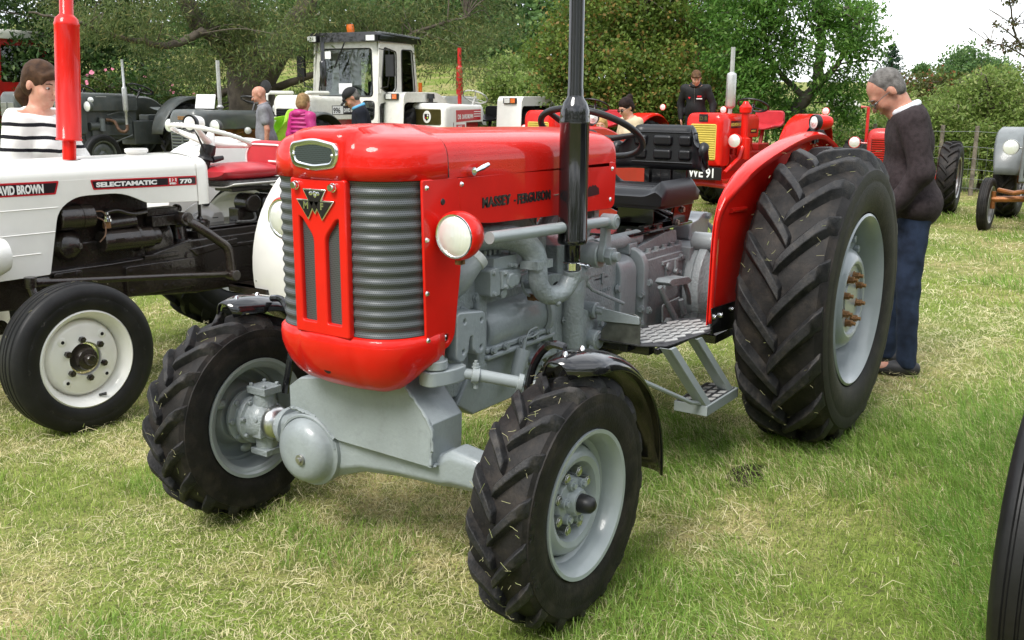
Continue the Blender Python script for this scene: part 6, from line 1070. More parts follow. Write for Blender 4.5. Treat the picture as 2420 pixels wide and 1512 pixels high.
def gen(loc, yaw, label, P, group=None):
    T = empty('tractor', loc, rad(yaw), label, 'tractor', group); body, eng = P['body'], P['eng']; wb, hw = P['wb'], P['hw']; h0, h1, zb, zt = P['hood']; wheels(T, P)
    one(lambda b: loft(b, [(h0 - .03, hw * .9, zb + .03, zt - .05, .05), (h0, hw, zb, zt - .02, .08), (h1 - .25, hw, zb, zt, .09)]), 'bonnet', body, T, ang=45, bevel=.004)
    zn = P['zn']; nw = P.get('nw', hw + .015)
    one(lambda b: loft(b, [(h1 - .27, nw, zn + .03, zt + .004, .10), (h1 - .24, nw + .003, zn, zt + .006, .1), (h1 - .05, nw + .003, zn, zt + .004, .1), (h1 - .015, nw - .012, zn + .006, zt - .03, .1), (h1, nw - .04, zn + .02, zt - .06, .1)]), 'nose_cowl', body, T, ang=45)
    g = P.get('grille')
    if g:
        gw, z0, z1, m, kind = g; x = h1 + .004
        G = one(lambda b: b.prism(rnd([(-gw, z0), (gw, z0), (gw, z1), (-gw, z1)], .03), x - .02, x, 'yz'), 'grille', P.get('gback', 'darkhole'), T, bevel=.002)
        def sl(b):
            n = int((z1 - z0) / P.get('pitch', .03))
            for i in range(n):
                z = z0 + (i + .5) * (z1 - z0) / n
                for a, c in (((-gw * .94, -gw * .08), (gw * .08, gw * .94)) if kind == 2 else ((-gw * .94, gw * .94),)): b.box((x + .004, (a + c) / 2, z), (.012, c - a, (z1 - z0) / n * .55), rot=(0, .5, 0))
        one(sl, 'grille_slats', m, G, kind='stuff')
        if kind == 2: one(lambda b: b.bb(x - .005, x + .014, -gw * .08, gw * .08, z0, z1), 'grille_bar', body, G)
    one(lambda b: (b.bb(h0 - .05, h1 - .3, -hw * .62, hw * .6, .56, zb + .04), b.bb(h0 + .1, h1 - .4, hw * .4, hw * .85, .62, .8), b.cyl((h0 + .25, hw * .75, .85), (h0 + .5, hw * .75, .85), .06, n=16), b.cyl((h1 - .55, hw * .8, .78), (h1 - .35, hw * .8, .78), .065, n=16), b.cyl((h0 + .7, hw * .8, .74), (h0 + .7, hw * .8, .92), .04, n=12), b.tube(bez([(h0 + .1, hw * .9, .9), (h0 + .3, hw * .95, 1.0), (h0 + .6, hw * .9, .95)], 4), .012, 6)), 'engine_block', eng, T, bevel=.01)
    one(lambda b: (b.bb(-.28, h0 + .05, -.17, .17, .45, .85), b.cyl((0, -P['rt'], P['rR'] - .01), (0, P['rt'], P['rR'] - .01), .085, n=16), b.bb(.0, .4, -.12, .12, .85, .95)), 'gearbox', P.get('gear', eng), T, bevel=.015)
    one(lambda b: (b.tube([(wb, -P['ft'] + .05, P['fR'] + .06), (wb, 0, P['fR'] + .1), (wb, P['ft'] - .05, P['fR'] + .06)], .04, 8), b.cyl((wb, P['ft'] - .07, P['fR'] - .06), (wb, P['ft'] - .07, P['fR'] + .16), .03, n=10), b.cyl((wb, -P['ft'] + .07, P['fR'] - .06), (wb, -P['ft'] + .07, P['fR'] + .16), .03, n=10), b.bb(h1 - .5, h1 - .05, -.1, .1, .45, .62), b.tube([(wb - .1, P['ft'] - .1, P['fR'] + .12), (h0 + .2, .3, .62)], .016, 8)), 'front_axle', P.get('axle', eng), T, bevel=.006)
    if 'lamps' in P:
        lx, ly_, lz, lr = P['lamps']
        for s in (1, -1): L = lamp(T, (lx, s * ly_, lz), lr, P.get('lampc', body)); one(lambda b: b.tube([(lx - lr * .4, s * ly_, lz), (lx - .05, s * (hw - .01), lz - .02)], .012, 6), 'lamp_bracket', body, L)
    if 'ex' in P:
        ex, ey, z0, zm0, zm1, z1, r, rm, m = P['ex']; one(lambda b: b.lathe([(r * .8, 0), (r, .002), (r, zm0 - z0), (rm * .9, zm0 - z0 + .02), (rm, zm0 - z0 + .04), (rm, zm1 - z0 - .04), (rm * .9, zm1 - z0 - .02), (r, zm1 - z0), (r, z1 - z0), (r * .8, z1 - z0)], (ex, ey, z0), (0, 0, 1), 20), 'exhaust_stack', m, T, ang=40)
    if 'steer' in P: sx, sz, sr, tl = P['steer']; steer(T, (sx, 0, sz), sr, tl, P.get('steerc', 'blkplastic'))
    fz = P.get('fender')
    if fz == 'shell':
        for s in (1, -1):
            def f_(b):
                rows = []
                for i in range(19): a = rad(5 + 150 * i / 18); R_ = P['rR'] + .10; k = .10 + .10 * math.sin(a); rows.append([(R_ * math.cos(a), s * (P['rt'] + k), P['rR'] + (R_ - .04) * math.sin(a)), (R_ * math.cos(a), s * (P['rt'] + k * .8), P['rR'] + R_ * math.sin(a)), (R_ * math.cos(a), s * (P['rt'] - .15), P['rR'] + R_ * math.sin(a)), ((R_ - .03) * math.cos(a), s * (P['rt'] - .19), P['rR'] + (R_ - .03) * math.sin(a)), ((R_ - .35) * math.cos(a), s * (P['rt'] - .2), P['rR'] + (R_ - .35) * math.sin(a))])
                b.grid(rows)
            one(f_, 'rear_mudguard', body, T, ang=50, solid=.006)
    elif fz == 'square':
        z = P['rR'] * 2 + .1; R_ = P['rR']
        for s in (1, -1):
            y0, y1 = P['rt'] - .24, P['rt'] + .24
            def f_(b):
                pr = [(R_ + .12, .62), (R_ + .06, z - .06), (R_ - .0, z), (-R_ * .35, z), (-R_ * .8, z - .15), (-R_ - .05, z - .55)]; pr = rnd(pr, [.0, .06, .06, .1, .1, 0]); rows = []
                for x, q in pr: rows.append([(x, s * y1, q - .16 if q > z - .3 else q), (x, s * y1, q - .005), (x, s * (y1 - .02), q), (x, s * y0, q), (x - .01, s * y0, q - .3 if q > z - .4 else q)])
                b.grid(rows)
            F_ = one(f_, 'rear_mudguard', body, T, ang=40, solid=.01, bevel=.008); k = Vector((R_ + .045, s * (P['rt'] + .02), z - .10))
            b1 = one(lambda b: b.box((k.x + .035, k.y, k.z + .03), (.05, .26, .10)), 'lamp_housing', 'blkplastic', F_, bevel=.01); one(lambda b: b.box((k.x + .062, k.y - s * .05, k.z + .03), (.012, .11, .08)), 'clear_lens', 'lens', F_, bevel=.004); one(lambda b: b.box((k.x + .062, k.y + s * .065, k.z + .03), (.014, .09, .08)), 'indicator_lens', 'orange', F_, bevel=.004)
    st = P.get('seat')
    if st:
        m, x, z = st
        one(lambda b: b.grid([[(x + .2 - .4 * v, u * .24, z + .05 * u * u + .06 * max(0, v - .6) ** 2 * 6) for u in np.linspace(-1, 1, 13)] for v in np.linspace(0, 1, 9)]), 'seat_pan', m, T, solid=.03 if P.get('padded') else .006)
        if P.get('padded'): one(lambda b: b.prism(rnd([(-.23, z + .03), (.23, z + .03), (.23, z + .27), (-.23, z + .27)], .07), x - .27, x - .20, 'yz'), 'seat_back', m, T, bevel=.015)
        one(lambda b: b.tube([(x, 0, z), (x + .1, 0, .86)], .03, 8), 'seat_post', P.get('gear', eng), T)
    return T
FERG = dict(body='fgrey', eng='fgrey', rim='fgrey', wb=1.78, hw=.205, hood=(.70, 1.98, 1.02, 1.32), zn=.66, nw=.225, grille=(.19, .72, 1.14, 'alu', 2), pitch=.022, gback='fgrey', ft=.62, fR=.34, fw=.125, frr=.235, rt=.66, rR=.58, rw=.27, lamps=(1.75, .34, 1.10, .085), steer=(.42, 1.38, .21, rad(25)), fender='shell', ex=(1.05, .36, .78, 1.0, 1.42, 1.85, .022, .042, 'alu'), seat=('fgrey2', -.15, 1.02))
G1 = 'vintage grey tractors along the hedge'
t = gen((-6.6, -12.9, .33), 4, 'dark grey vintage tractor with scrollwork grille and number plate behind the striped jumper', FERG, G1)
pl_ = one(lambda b: b.bb(1.985, 1.992, -.26, .26, .56, .70), 'number_plate', 'decalblk', t, bevel=.004); text('lettering', 'LZ 4.58', .125, 'decalwht', pl_, FR((1.994, -.23, .585), (0, 1, 0), (0, 0, 1)), bold=.003, xs=.98)
one(lambda b: [b.tube([(2.0, y + .03 * math.cos(a), z + .03 * math.sin(a)) for a in np.linspace(0, 6.28, 15)], .004, 5) for y in (-.13, -.07, .07, .13) for z in (.95, 1.02)] + [b.tube([(2.0, s * .1 - .05, .93), (2.0, s * .1 + .05, 1.05)], .004, 5) for s in (-1, 1)], 'grille_scrolls', 'alu', t, kind='stuff')
lamp(t, (1.62, .235, 1.2), .05, 'fgrey', (.6, 1, 0), 'gauge'); one(lambda b: b.bb(1.3, 1.5, .207, .212, 1.245, 1.258), 'name_strip', 'alu', t)
one(lambda b: b.tube(bez([(1.05, .36, .80), (1.05, .36, .72), (1.1, .34, .68), (1.17, .3, .72), (1.2, .24, .85), (1.32, .18, .88)], 5), .026, 10), 'exhaust_elbow', 'rust', t); one(lambda b: b.cyl((1.42, .22, .70), (1.42, .22, .90), .045, n=16), 'fuel_filter', 'fgrey2', t)
gen((-6.9, -15.0, .33), 4, 'grey vintage tractor half hidden at the far left edge below the red cab', {**FERG, 'ex': (1.05, .36, .78, 1.0, 1.3, 1.35, .02, .04, 'fgrey')}, G1)
FE = {**FERG, 'body': 'fgrey', 'eng': 'copper', 'axle': 'copper', 'gear': 'copper', 'hood': (.62, 2.05, 1.02, 1.30), 'zn': .64, 'nw': .25, 'hw': .225, 'grille': (.20, .70, 1.13, 'fgrey2', 2), 'pitch': .04, 'gback': 'darkhole', 'lamps': (1.85, .42, 1.08, .095), 'lampc': 'fgrey', 'ex': (1.30, .0, 1.25, 1.3, 1.36, 1.98, .028, .05, 'alu'), 'seat': ('vinyl', .05, 1.12), 'padded': True, 'steer': (.55, 1.42, .21, rad(18)), 'flug': 0}
t = gen((-6.25, -9.54, .12), 7, 'grey vintage tractor with copper engine and paper note on its bonnet', FE, G1)
one(lambda b: b.bb(2.056, 2.062, -.07, .07, 1.165, 1.215), 'maker_badge', 'brass', t, bevel=.003); one(lambda b: (b.lathe([(1e-4, .02), (.09, .012), (.095, 0), (.06, -.05), (1e-4, -.06)], (1.0, .60, 1.62), (1, 0, 0), 20), b.tube([(1.0, .58, 1.58), (.9, .5, 1.40), (.9, .3, 1.25)], .01, 6)), 'mirror', 'blkplastic', t)
o = one(lambda b: b.box((0, 0, 0), (.012, .33, .20)), 'paper_note', 'paper', None, bevel=.002); o.parent = None; o.location = (-4.72, -9.40, 1.53); o.rotation_euler = (0, -.25, rad(12)); o['label'] = 'white paper note propped on the copper-engined tractor bonnet'; o['category'] = 'note'
lamp(t, (1.05, .27, 1.0), .05, 'alu', (.7, .7, 0), 'small_lamp')
# grey tractor at the right edge with bronze axle
t = gen((-10.88, .84, -.01), -1.5, 'light grey vintage tractor with bronze front axle at the right edge', {**FE, 'body': 'fgrey2', 'rim': 'alu', 'lamps': (1.85, .40, 1.06, .095), 'lampc': 'alu', 'grille': (.20, .70, 1.13, 'alu', 2), 'lugs': 18, 'ex': (1.30, -.15, 1.2, 1.45, 2.0, 2.4, .025, .05, 'alu'), 'rw': .3, 'tyre': 'rubber'}, None)
one(lambda b: (b.tube([(1.78, -.50, .52), (1.9, -.3, .5), (1.95, -.1, .55)], .03, 8),), 'radius_arm', 'copper', t)
o = one(lambda b: b.box((0, 0, 0), (.008, .2, .28)), 'paper_note', 'paper'); o.location = (-8.79, .82, .88); o.rotation_euler = (0, 0, rad(-3)); o['label'] = 'white entry card hanging on the light grey tractor at the right edge'; o['category'] = 'note'
gen((-.08, 2.66, 0), 0, 'tractor beside the red one, only its black front tyre showing at the bottom right corner', {**FE, 'body': 'fgrey2', 'eng': 'fgrey', 'axle': 'fgrey', 'gear': 'fgrey', 'fR': .42, 'fw': .185, 'frr': .28}, None)
# white cabbed tractor
P996 = dict(body='white2', eng='oldred', rim='white2', gear='brownblk', axle='oldred', wb=2.25, hw=.31, hood=(.95, 2.42, 1.12, 1.50), zn=.80, grille=(.26, .9, 1.30, 'blkplastic', 1), pitch=.04, ft=.72, fR=.40, fw=.2, rt=.80, rR=.73, rw=.38, fender='square', ex=(1.55, .0, 1.45, 1.62, 2.05, 2.42, .035, .055, 'blackp'), lamps=(2.36, .30, 1.30, .07))
t = gen((-8.77, -9.71, .12), 6, 'white tractor with glazed cab, black roof and orange beacon', P996)
def frame(path, r, nm='cab_pillar', m='white2'): one(lambda b: b.tube(path, r, 8), nm, m, t)
cx0, cx1, cw, z0c, z1c, cwt = 1.0, -.22, .70, 1.35, 2.40, .62
for s in (1, -1):
    plate('cab_side', [[(1.0, 1.42), (1.02, .80), (.72, .80), (.55, 1.30), (-.22, 1.32), (-.08, 2.38), (.92, 2.38)], rnd([(.90, 1.62), (.62, 1.50), (.47, 1.62), (.46, 2.22), (.80, 2.28)], .05), rnd([(.30, 1.52), (-.10, 1.52), (-.02, 2.26), (.30, 2.26)], .06), rnd([(.95, .9), (.95, 1.36), (.72, 1.40), (.74, .95)], .05)], .03, 'white2', t, FR((0, s * .66, 0), (1, 0, 0), (0, 0, 1)), .008)
    for q in ([(.90, 1.62), (.62, 1.50), (.47, 1.62), (.46, 2.22), (.80, 2.28)], [(.30, 1.52), (-.10, 1.52), (-.02, 2.26), (.30, 2.26)], [(.95, .9), (.95, 1.36), (.72, 1.40), (.74, .95)]):
        plate('window_pane', [rnd(q, .05)], .004, 'pane', t, FR((0, s * .66, 0), (1, 0, 0), (0, 0, 1))); one(lambda b: b.tube([(x, s * .678, z) for x, z in rnd(q, .05) + rnd(q, .05)[:1]], .011, 5), 'window_seal', 'blkplastic', t)
fr_ = FR((.985, 0, 0), (0, 1, 0), (-.10, 0, 1)); wsp = rnd([(-.56, 1.50), (.56, 1.50), (.50, 2.27), (-.50, 2.27)], .06); low1 = rnd([(-.60, 1.12), (-.36, 1.12), (-.36, 1.42), (-.60, 1.42)], .07); low2 = [(-x, z) for x, z in low1]
F0 = FR((1.12, 0, 0), (0, 1, 0), (-.10, 0, 1)); plate('cab_front', [[(-.68, .95), (.68, .95), (.67, 1.42), (.60, 2.39), (-.60, 2.39), (-.67, 1.42)], wsp, low1, low2], .03, 'white2', t, F0, .008)
for q, nm in ((wsp, 'windscreen'), (low1, 'window_pane'), (low2, 'window_pane')):
    plate(nm, [q], .004, 'pane', t, F0); one(lambda b: b.tube([F0 @ Vector((x, z, .018)) for x, z in q + q[:1]], .012, 5), 'window_seal', 'blkplastic', t)
F1 = FR((-.24, 0, 0), (0, 1, 0), (.07, 0, 1)); rw_ = rnd([(-.5, 1.55), (.5, 1.55), (.46, 2.25), (-.46, 2.25)], .06); plate('cab_back', [[(-.68, 1.25), (.68, 1.25), (.60, 2.39), (-.60, 2.39)], rw_], .03, 'white2', t, F1, .008); plate('rear_window', [rw_], .004, 'pane', t, F1)
one(lambda b: loft(b, [(-.30, .68, 2.37, 2.46, .04), (-.28, .70, 2.36, 2.50, .06), (.9, .72, 2.36, 2.53, .06), (1.0, .70, 2.37, 2.52, .06)]), 'cab_roof', 'blackp', t, ang=40)
for s in (1, -1):
    q = one(lambda b: b.box((1.03, s * .60, 2.42), (.08, .20, .11)), 'roof_lamp', 'blkplastic', t, bevel=.01); one(lambda b: b.box((1.073, s * .60, 2.42), (.01, .17, .085)), 'lens', 'lens', q)
    one(lambda b: (b.box((.98, s * .92, 1.98), (.05, .16, .34)), b.tube([(.95, s * .68, 2.25), (.98, s * .90, 2.22), (.98, s * .90, 2.1)], .01, 6), b.tube([(.95, s * .68, 1.62), (.98, s * .86, 1.65), (.98, s * .9, 1.85)], .01, 6)), 'mirror', 'blkplastic', t, bevel=.01)
one(lambda b: b.lathe([(.07, 0), (.075, .03), (.07, .10), (.06, .16), (1e-4, .165)], (.2, -.45, 2.55), (0, 0, 1), 20), 'beacon', 'orange', t); one(lambda b: b.cyl((.2, -.45, 2.50), (.2, -.45, 2.56), .09, n=20), 'beacon_base', 'blkplastic', t)
one(lambda b: b.tube([(1.03, .05, 2.36), (1.06, -.15, 1.95)], .012, 6), 'wiper', 'blkplastic', t); one(lambda b: b.bb(.92, .965, .685, .70, 1.54, 1.80), 'indicator_housing', 'white2', t)
o = one(lambda b: b.box((-.2 - .0, .72, 1.60), (.06, .05, .26)), 'indicator_lamp', 'orange', t, bevel=.01); one(lambda b: b.bb(1.085, 1.09, -.05, .22, 1.53, 1.70), 'windscreen_card', 'paper', t); one(lambda b: b.bb(1.02, 1.025, -.45, -.25, 2.1, 2.22), 'licence_sticker', 'paper', t)
one(lambda b: (b.bb(.0, .35, -.25, .25, 1.15, 1.3), b.bb(-.1, .02, -.25, .25, 1.25, 1.75)), 'driver_seat', 'vinyl', t, bevel=.03); steer(t, (.72, 0, 1.55), .22, rad(30))
dk = plate('decal', [[(1.75, 1.20), (1.02, 1.20), (1.02, 1.345), (1.75, 1.345)]], .003, 'decalblk', t, FR((0, .3125, 0), (1, 0, 0), (0, 0, 1))); plate('decal_panel', [[(1.74, 1.21), (1.47, 1.21), (1.47, 1.335), (1.74, 1.335)]], .002, 'paper', dk, FR((0, .3145, 0), (1, 0, 0), (0, 0, 1)))
text('lettering', '996', .12, 'decalblk', dk, FR((1.725, .317, 1.228), (-1, 0, 0), (0, 0, 1)), bold=.002, xs=1.0); text('lettering', 'DAVID BROWN', .085, 'decalwht', dk, FR((1.455, .317, 1.24), (-1, 0, 0), (0, 0, 1)), bold=.003, xs=.66)
text('lettering', 'CASE', .05, 'decalwht', dk, FR((1.13, .317, 1.25), (-1, 0, 0), (0, 0, 1)), bold=.002, xs=.7)
one(lambda b: (b.tube([(2.5, .38, .9), (2.5, .38, 1.5), (2.44, .38, 1.54), (1.9, .36, 1.54)], .03, 8), b.tube([(2.5, .38, 1.15), (2.5, -.38, 1.15)], .022, 8), b.tube([(2.5, .38, .9), (2.5, -.38, .9)], .03, 8), b.tube([(2.5, -.38, .9), (2.5, -.38, 1.5), (2.44, -.38, 1.54), (1.9, -.36, 1.54)], .03, 8)), 'bull_bar', 'white2', t)
# second white tractor, open
t = gen((-10.76, -8.7, .06), 6, 'open white tractor with gold mesh grille, red exhaust and red side stripe', dict(P996, body='white', wb=2.15, hw=.33, hood=(.92, 2.22, 1.12, 1.44), zn=.85, grille=(.27, 1.09, 1.35, 'gold', 1), pitch=.02, gback='gold', ex=(1.30, .08, 1.4, 1.58, 2.08, 2.38, .035, .06, 'oldred'), steer=(.62, 1.55, .23, rad(30)), steerc='white', seat=('vinyl', .05, 1.12), padded=True, lamps=(2.2, .25, 1.0, .06), rim='white'))
dk = plate('decal', [[(1.83, 1.13), (1.0, 1.16), (1.0, 1.34), (1.84, 1.33)]], .003, 'decalred', t, FR((0, .3325, 0), (1, 0, 0), (0, 0, 1)))
text('lettering', 'DB', .11, 'decalwht', dk, FR((1.79, .336, 1.18), (-1, 0, .02), (0, 0, 1)), bold=.002, xs=.75); text('lettering', 'DAVID BROWN', .10, 'decalwht', dk, FR((1.64, .336, 1.185), (-1, 0, .02), (0, 0, 1)), bold=.003, xs=.52)
for z in (1.215, 1.255, 1.295): one(lambda b: b.bb(1.01, 1.24, .335, .3375, z, z + .014), 'white_stripe', 'decalwht', dk)
dk2 = plate('decal', [[(1.83, 1.0), (1.55, 1.0), (1.55, 1.09), (1.83, 1.09)]], .003, 'decalred', t, FR((0, .335, 0), (1, 0, 0), (0, 0, 1))); text('lettering', '995', .08, 'decalwht', dk2, FR((1.79, .338, 1.015), (-1, 0, 0), (0, 0, 1)), bold=.002, xs=1.2)
one(lambda b: b.prism(rnd([(1.9, .9), (1.5, .9), (1.5, 1.13), (1.9, 1.13)], .01), .322, .33, 'xz'), 'side_panel', 'white', t, bevel=.002)
sh = plate('shield_ring', [[(.075 * math.cos(a), 1.22 + .10 * math.sin(a)) for a in np.linspace(0, 2 * pi, 25)[:-1]]], .01, 'white', t, FR((2.236, 0, 0), (0, 1, 0), (0, 0, 1)), .003); plate('shield', [[(-.045, 1.27), (.045, 1.27), (.045, 1.2), (0, 1.155), (-.045, 1.2)]], .004, 'decalblk', sh, FR((2.243, 0, 0), (0, 1, 0), (0, 0, 1)))
for y, z, m in ((-.02, 1.245, 'decalblk'), (.02, 1.245, 'paper'), (-.018, 1.205, 'decalred'), (.018, 1.205, 'hivis')): one(lambda b: b.ell((2.2455, y, z), (.002, .014, .016), 8, 6), 'shield_quarter', m, sh)
one(lambda b: (b.cyl((1.95, -.1, 1.43), (1.95, -.1, 1.52), .04, n=14), b.cyl((1.95, -.1, 1.52), (1.95, -.1, 1.60), .07, .06, 16)), 'pre_cleaner', 'blkplastic', t); one(lambda b: [b.box((1.95, .328, z), (.12, .012, .012)) for z in (1.19, 1.225, 1.26, 1.295)], 'louvres', 'white', t, kind='stuff')
# red tractors
PR = dict(body='red', eng='oldred', rim='oldred', wb=1.92, hw=.255, hood=(.75, 1.98, 1.06, 1.40), zn=.70, grille=(.19, .78, 1.26, 'yellow', 1), pitch=.03, gback='yellow', ft=.66, fR=.36, fw=.16, frr=.24, rt=.70, rR=.64, rw=.3, fender='shell', lamps=(1.75, .36, 1.04, .095), steer=(.40, 1.50, .22, rad(25)), seat=('seatred', .0, 1.15), padded=True)
t = gen((-9.96, -3.14, .02), -3, 'red tractor with yellow slatted grille, number plate and silver exhaust under the boy', dict(PR, ex=(1.40, .1, 1.38, 1.46, 1.95, 2.28, .03, .068, 'alu'), rim='yellow', disc='yellow'))
pl_ = one(lambda b: b.bb(2.03, 2.04, -.30, .32, .52, .69), 'number_plate', 'decalblk', t, bevel=.004); text('lettering', 'NWE 91', .17, 'decalwht', pl_, FR((2.043, -.27, .555), (0, 1, 0), (0, 0, 1)), bold=.004, xs=.82)
dk = plate('decal', [[(1.72, 1.20), (1.30, 1.20), (1.30, 1.30), (1.72, 1.30)]], .003, 'decalblk', t, FR((0, .258, 0), (1, 0, 0), (0, 0, 1))); text('lettering', 'DAVID BROWN 950', .062, 'yellow', dk, FR((1.71, .261, 1.228), (-1, 0, 0), (0, 0, 1)), bold=.001, xs=.62)
dk = plate('decal', [[(1.02, 1.12), (.82, 1.12), (.82, 1.18), (1.02, 1.18)]], .003, 'decalblk', t, FR((0, .258, 0), (1, 0, 0), (0, 0, 1))); text('lettering', 'IMPLEMATIC', .035, 'yellow', dk, FR((1.01, .261, 1.138), (-1, 0, 0), (0, 0, 1)), xs=.8)
one(lambda b: (b.bb(1.984, 1.99, -.07, .06, 1.29, 1.39),), 'maker_plate', 'decalblk', t); text('lettering', 'D B', .07, 'gold', t, FR((1.992, -.06, 1.31), (0, 1, 0), (0, 0, 1)), bold=.001)
one(lambda b: b.lathe([(.09, 0), (.09, .28), (.05, .30), (.05, .62), (.08, .63), (.085, .70), (.05, .74), (.03, .78), (1e-4, .78)], (1.42, .34, .78), (0, 0, 1), 20), 'air_cleaner', 'red', t, ang=40); one(lambda b: (b.tube([(1.9, .3, .62), (1.6, .36, .8), (1.5, .36, .95)], .03, 8), b.bb(1.1, 1.95, -.3, .3, .44, .52), b.tube([(1.0, .34, .75), (.5, .36, .78)], .025, 8), b.prism([(1.95, .62), (1.2, .62), (1.2, .50), (1.95, .46)], -.2, .2, 'xz')), 'front_frame', 'red', t, bevel=.006)
lamp(t, (-.35, .82, 1.42), .055, 'red', name='tail_lamp'); lamp(t, (-.35, -.82, 1.42), .055, 'red', name='tail_lamp')
t = gen((-9.9, -5.75, 0), -3, 'red tractor with yellow grille half hidden behind the foreground steering wheel', dict(PR, hood=(.78, 1.98, 1.06, 1.42), ex=(1.3, .2, 1.4, 1.45, 1.9, 2.15, .03, .055, 'fgrey'), lamps=(1.80, .36, 1.12, .095)))
one(lambda b: (b.bb(.75, 1.1, .22, .42, 1.05, 1.36),), 'battery_box', 'red', t, bevel=.01); one(lambda b: b.tube([(1.12, .33, 1.30), (.9, .43, 1.32), (.74, .43, 1.1)], .012, 6), 'strap', 'blkplastic', t); lamp(t, (1.28, .34, 1.42), .09, 'red', name='work_lamp'); lamp(t, (-.3, .84, 1.47), .05, 'red', name='tail_lamp')
t = gen((-10.78, -1.29, .01), 4, 'small red tractor behind the man in the dark jumper', dict(PR, rR=.52, rw=.27, rt=.68, wb=1.6, hood=(.6, 1.62, 1.0, 1.22), hw=.2, zn=.75, nw=.21, grille=(.15, .8, 1.1, 'oldred', 1), gback='darkhole', ft=.6, fR=.3, fw=.13, frr=.2, lamps=(1.2, .45, 1.02, .08), rim='alu', disc='red', tyre='rubber', seat=('red', -.1, 1.12), padded=False, fender=None, steer=(.35, 1.40, .2, rad(35)), body='oldred'))
one(lambda b: (b.tube([(1.1, -.32, 1.0), (1.1, -.32, 1.5), (1.1, -.42, 1.5)], .022, 8), b.tube([(.9, .0, 1.15), (.5, .1, 1.45), (.2, .1, 1.48)], .02, 8)), 'lever', 'oldred', t)
o = one(lambda b: b.box((0, 0, 0), (.008, .16, .24)), 'paper_note', 'paper'); o.location = (-9.14, -1.02, 1.02); o.rotation_euler = (0, .2, .1); o['label'] = 'white card tied to the small red tractor beside the man'; o['category'] = 'note'
t = gen((-6.9, -17.9, .33), 4, 'red tractor with white roofed cab at the far left edge', dict(PR, hood=(.95, 2.2, 1.1, 1.5), wb=2.0, hw=.3, zn=.8, rR=.72, rw=.36, rt=.8, seat=None, steer=(.7, 1.5, .2, .4), lamps=(2.0, .3, 1.2, .07), ex=(1.5, .35, 1.0, 1.45, 1.75, 2.2, .03, .05, 'blackp')))
for s in (1, -1): plate('cab_side', [[(.95, 1.3), (.5, .95), (-.3, 1.3), (-.2, 2.35), (.85, 2.35)], rnd([(.80, 1.5), (-.15, 1.5), (-.08, 2.22), (.74, 2.22)], .06)], .04, 'oldred', t, FR((0, s * .66, 0), (1, 0, 0), (0, 0, 1)), .01); plate('window_pane', [rnd([(.80, 1.5), (-.15, 1.5), (-.08, 2.22), (.74, 2.22)], .06)], .004, 'pane', t, FR((0, s * .66, 0), (1, 0, 0), (0, 0, 1)))
for x in (.9, -.25): plate('cab_end', [[(-.66, 1.2), (.66, 1.2), (.64, 2.35), (-.64, 2.35)], rnd([(-.55, 1.5), (.55, 1.5), (.52, 2.22), (-.52, 2.22)], .06)], .04, 'oldred', t, FR((x, 0, 0), (0, 1, 0), (0, 0, 1)), .01); plate('window_pane', [rnd([(-.55, 1.5), (.55, 1.5), (.52, 2.22), (-.52, 2.22)], .06)], .004, 'pane', t, FR((x, 0, 0), (0, 1, 0), (0, 0, 1)))
one(lambda b: loft(b, [(-.38, .72, 2.34, 2.44, .04), (-.34, .75, 2.33, 2.50, .07), (1.0, .75, 2.33, 2.52, .07), (1.06, .7, 2.34, 2.46, .05)]), 'cab_roof', 'white2', t, ang=40)
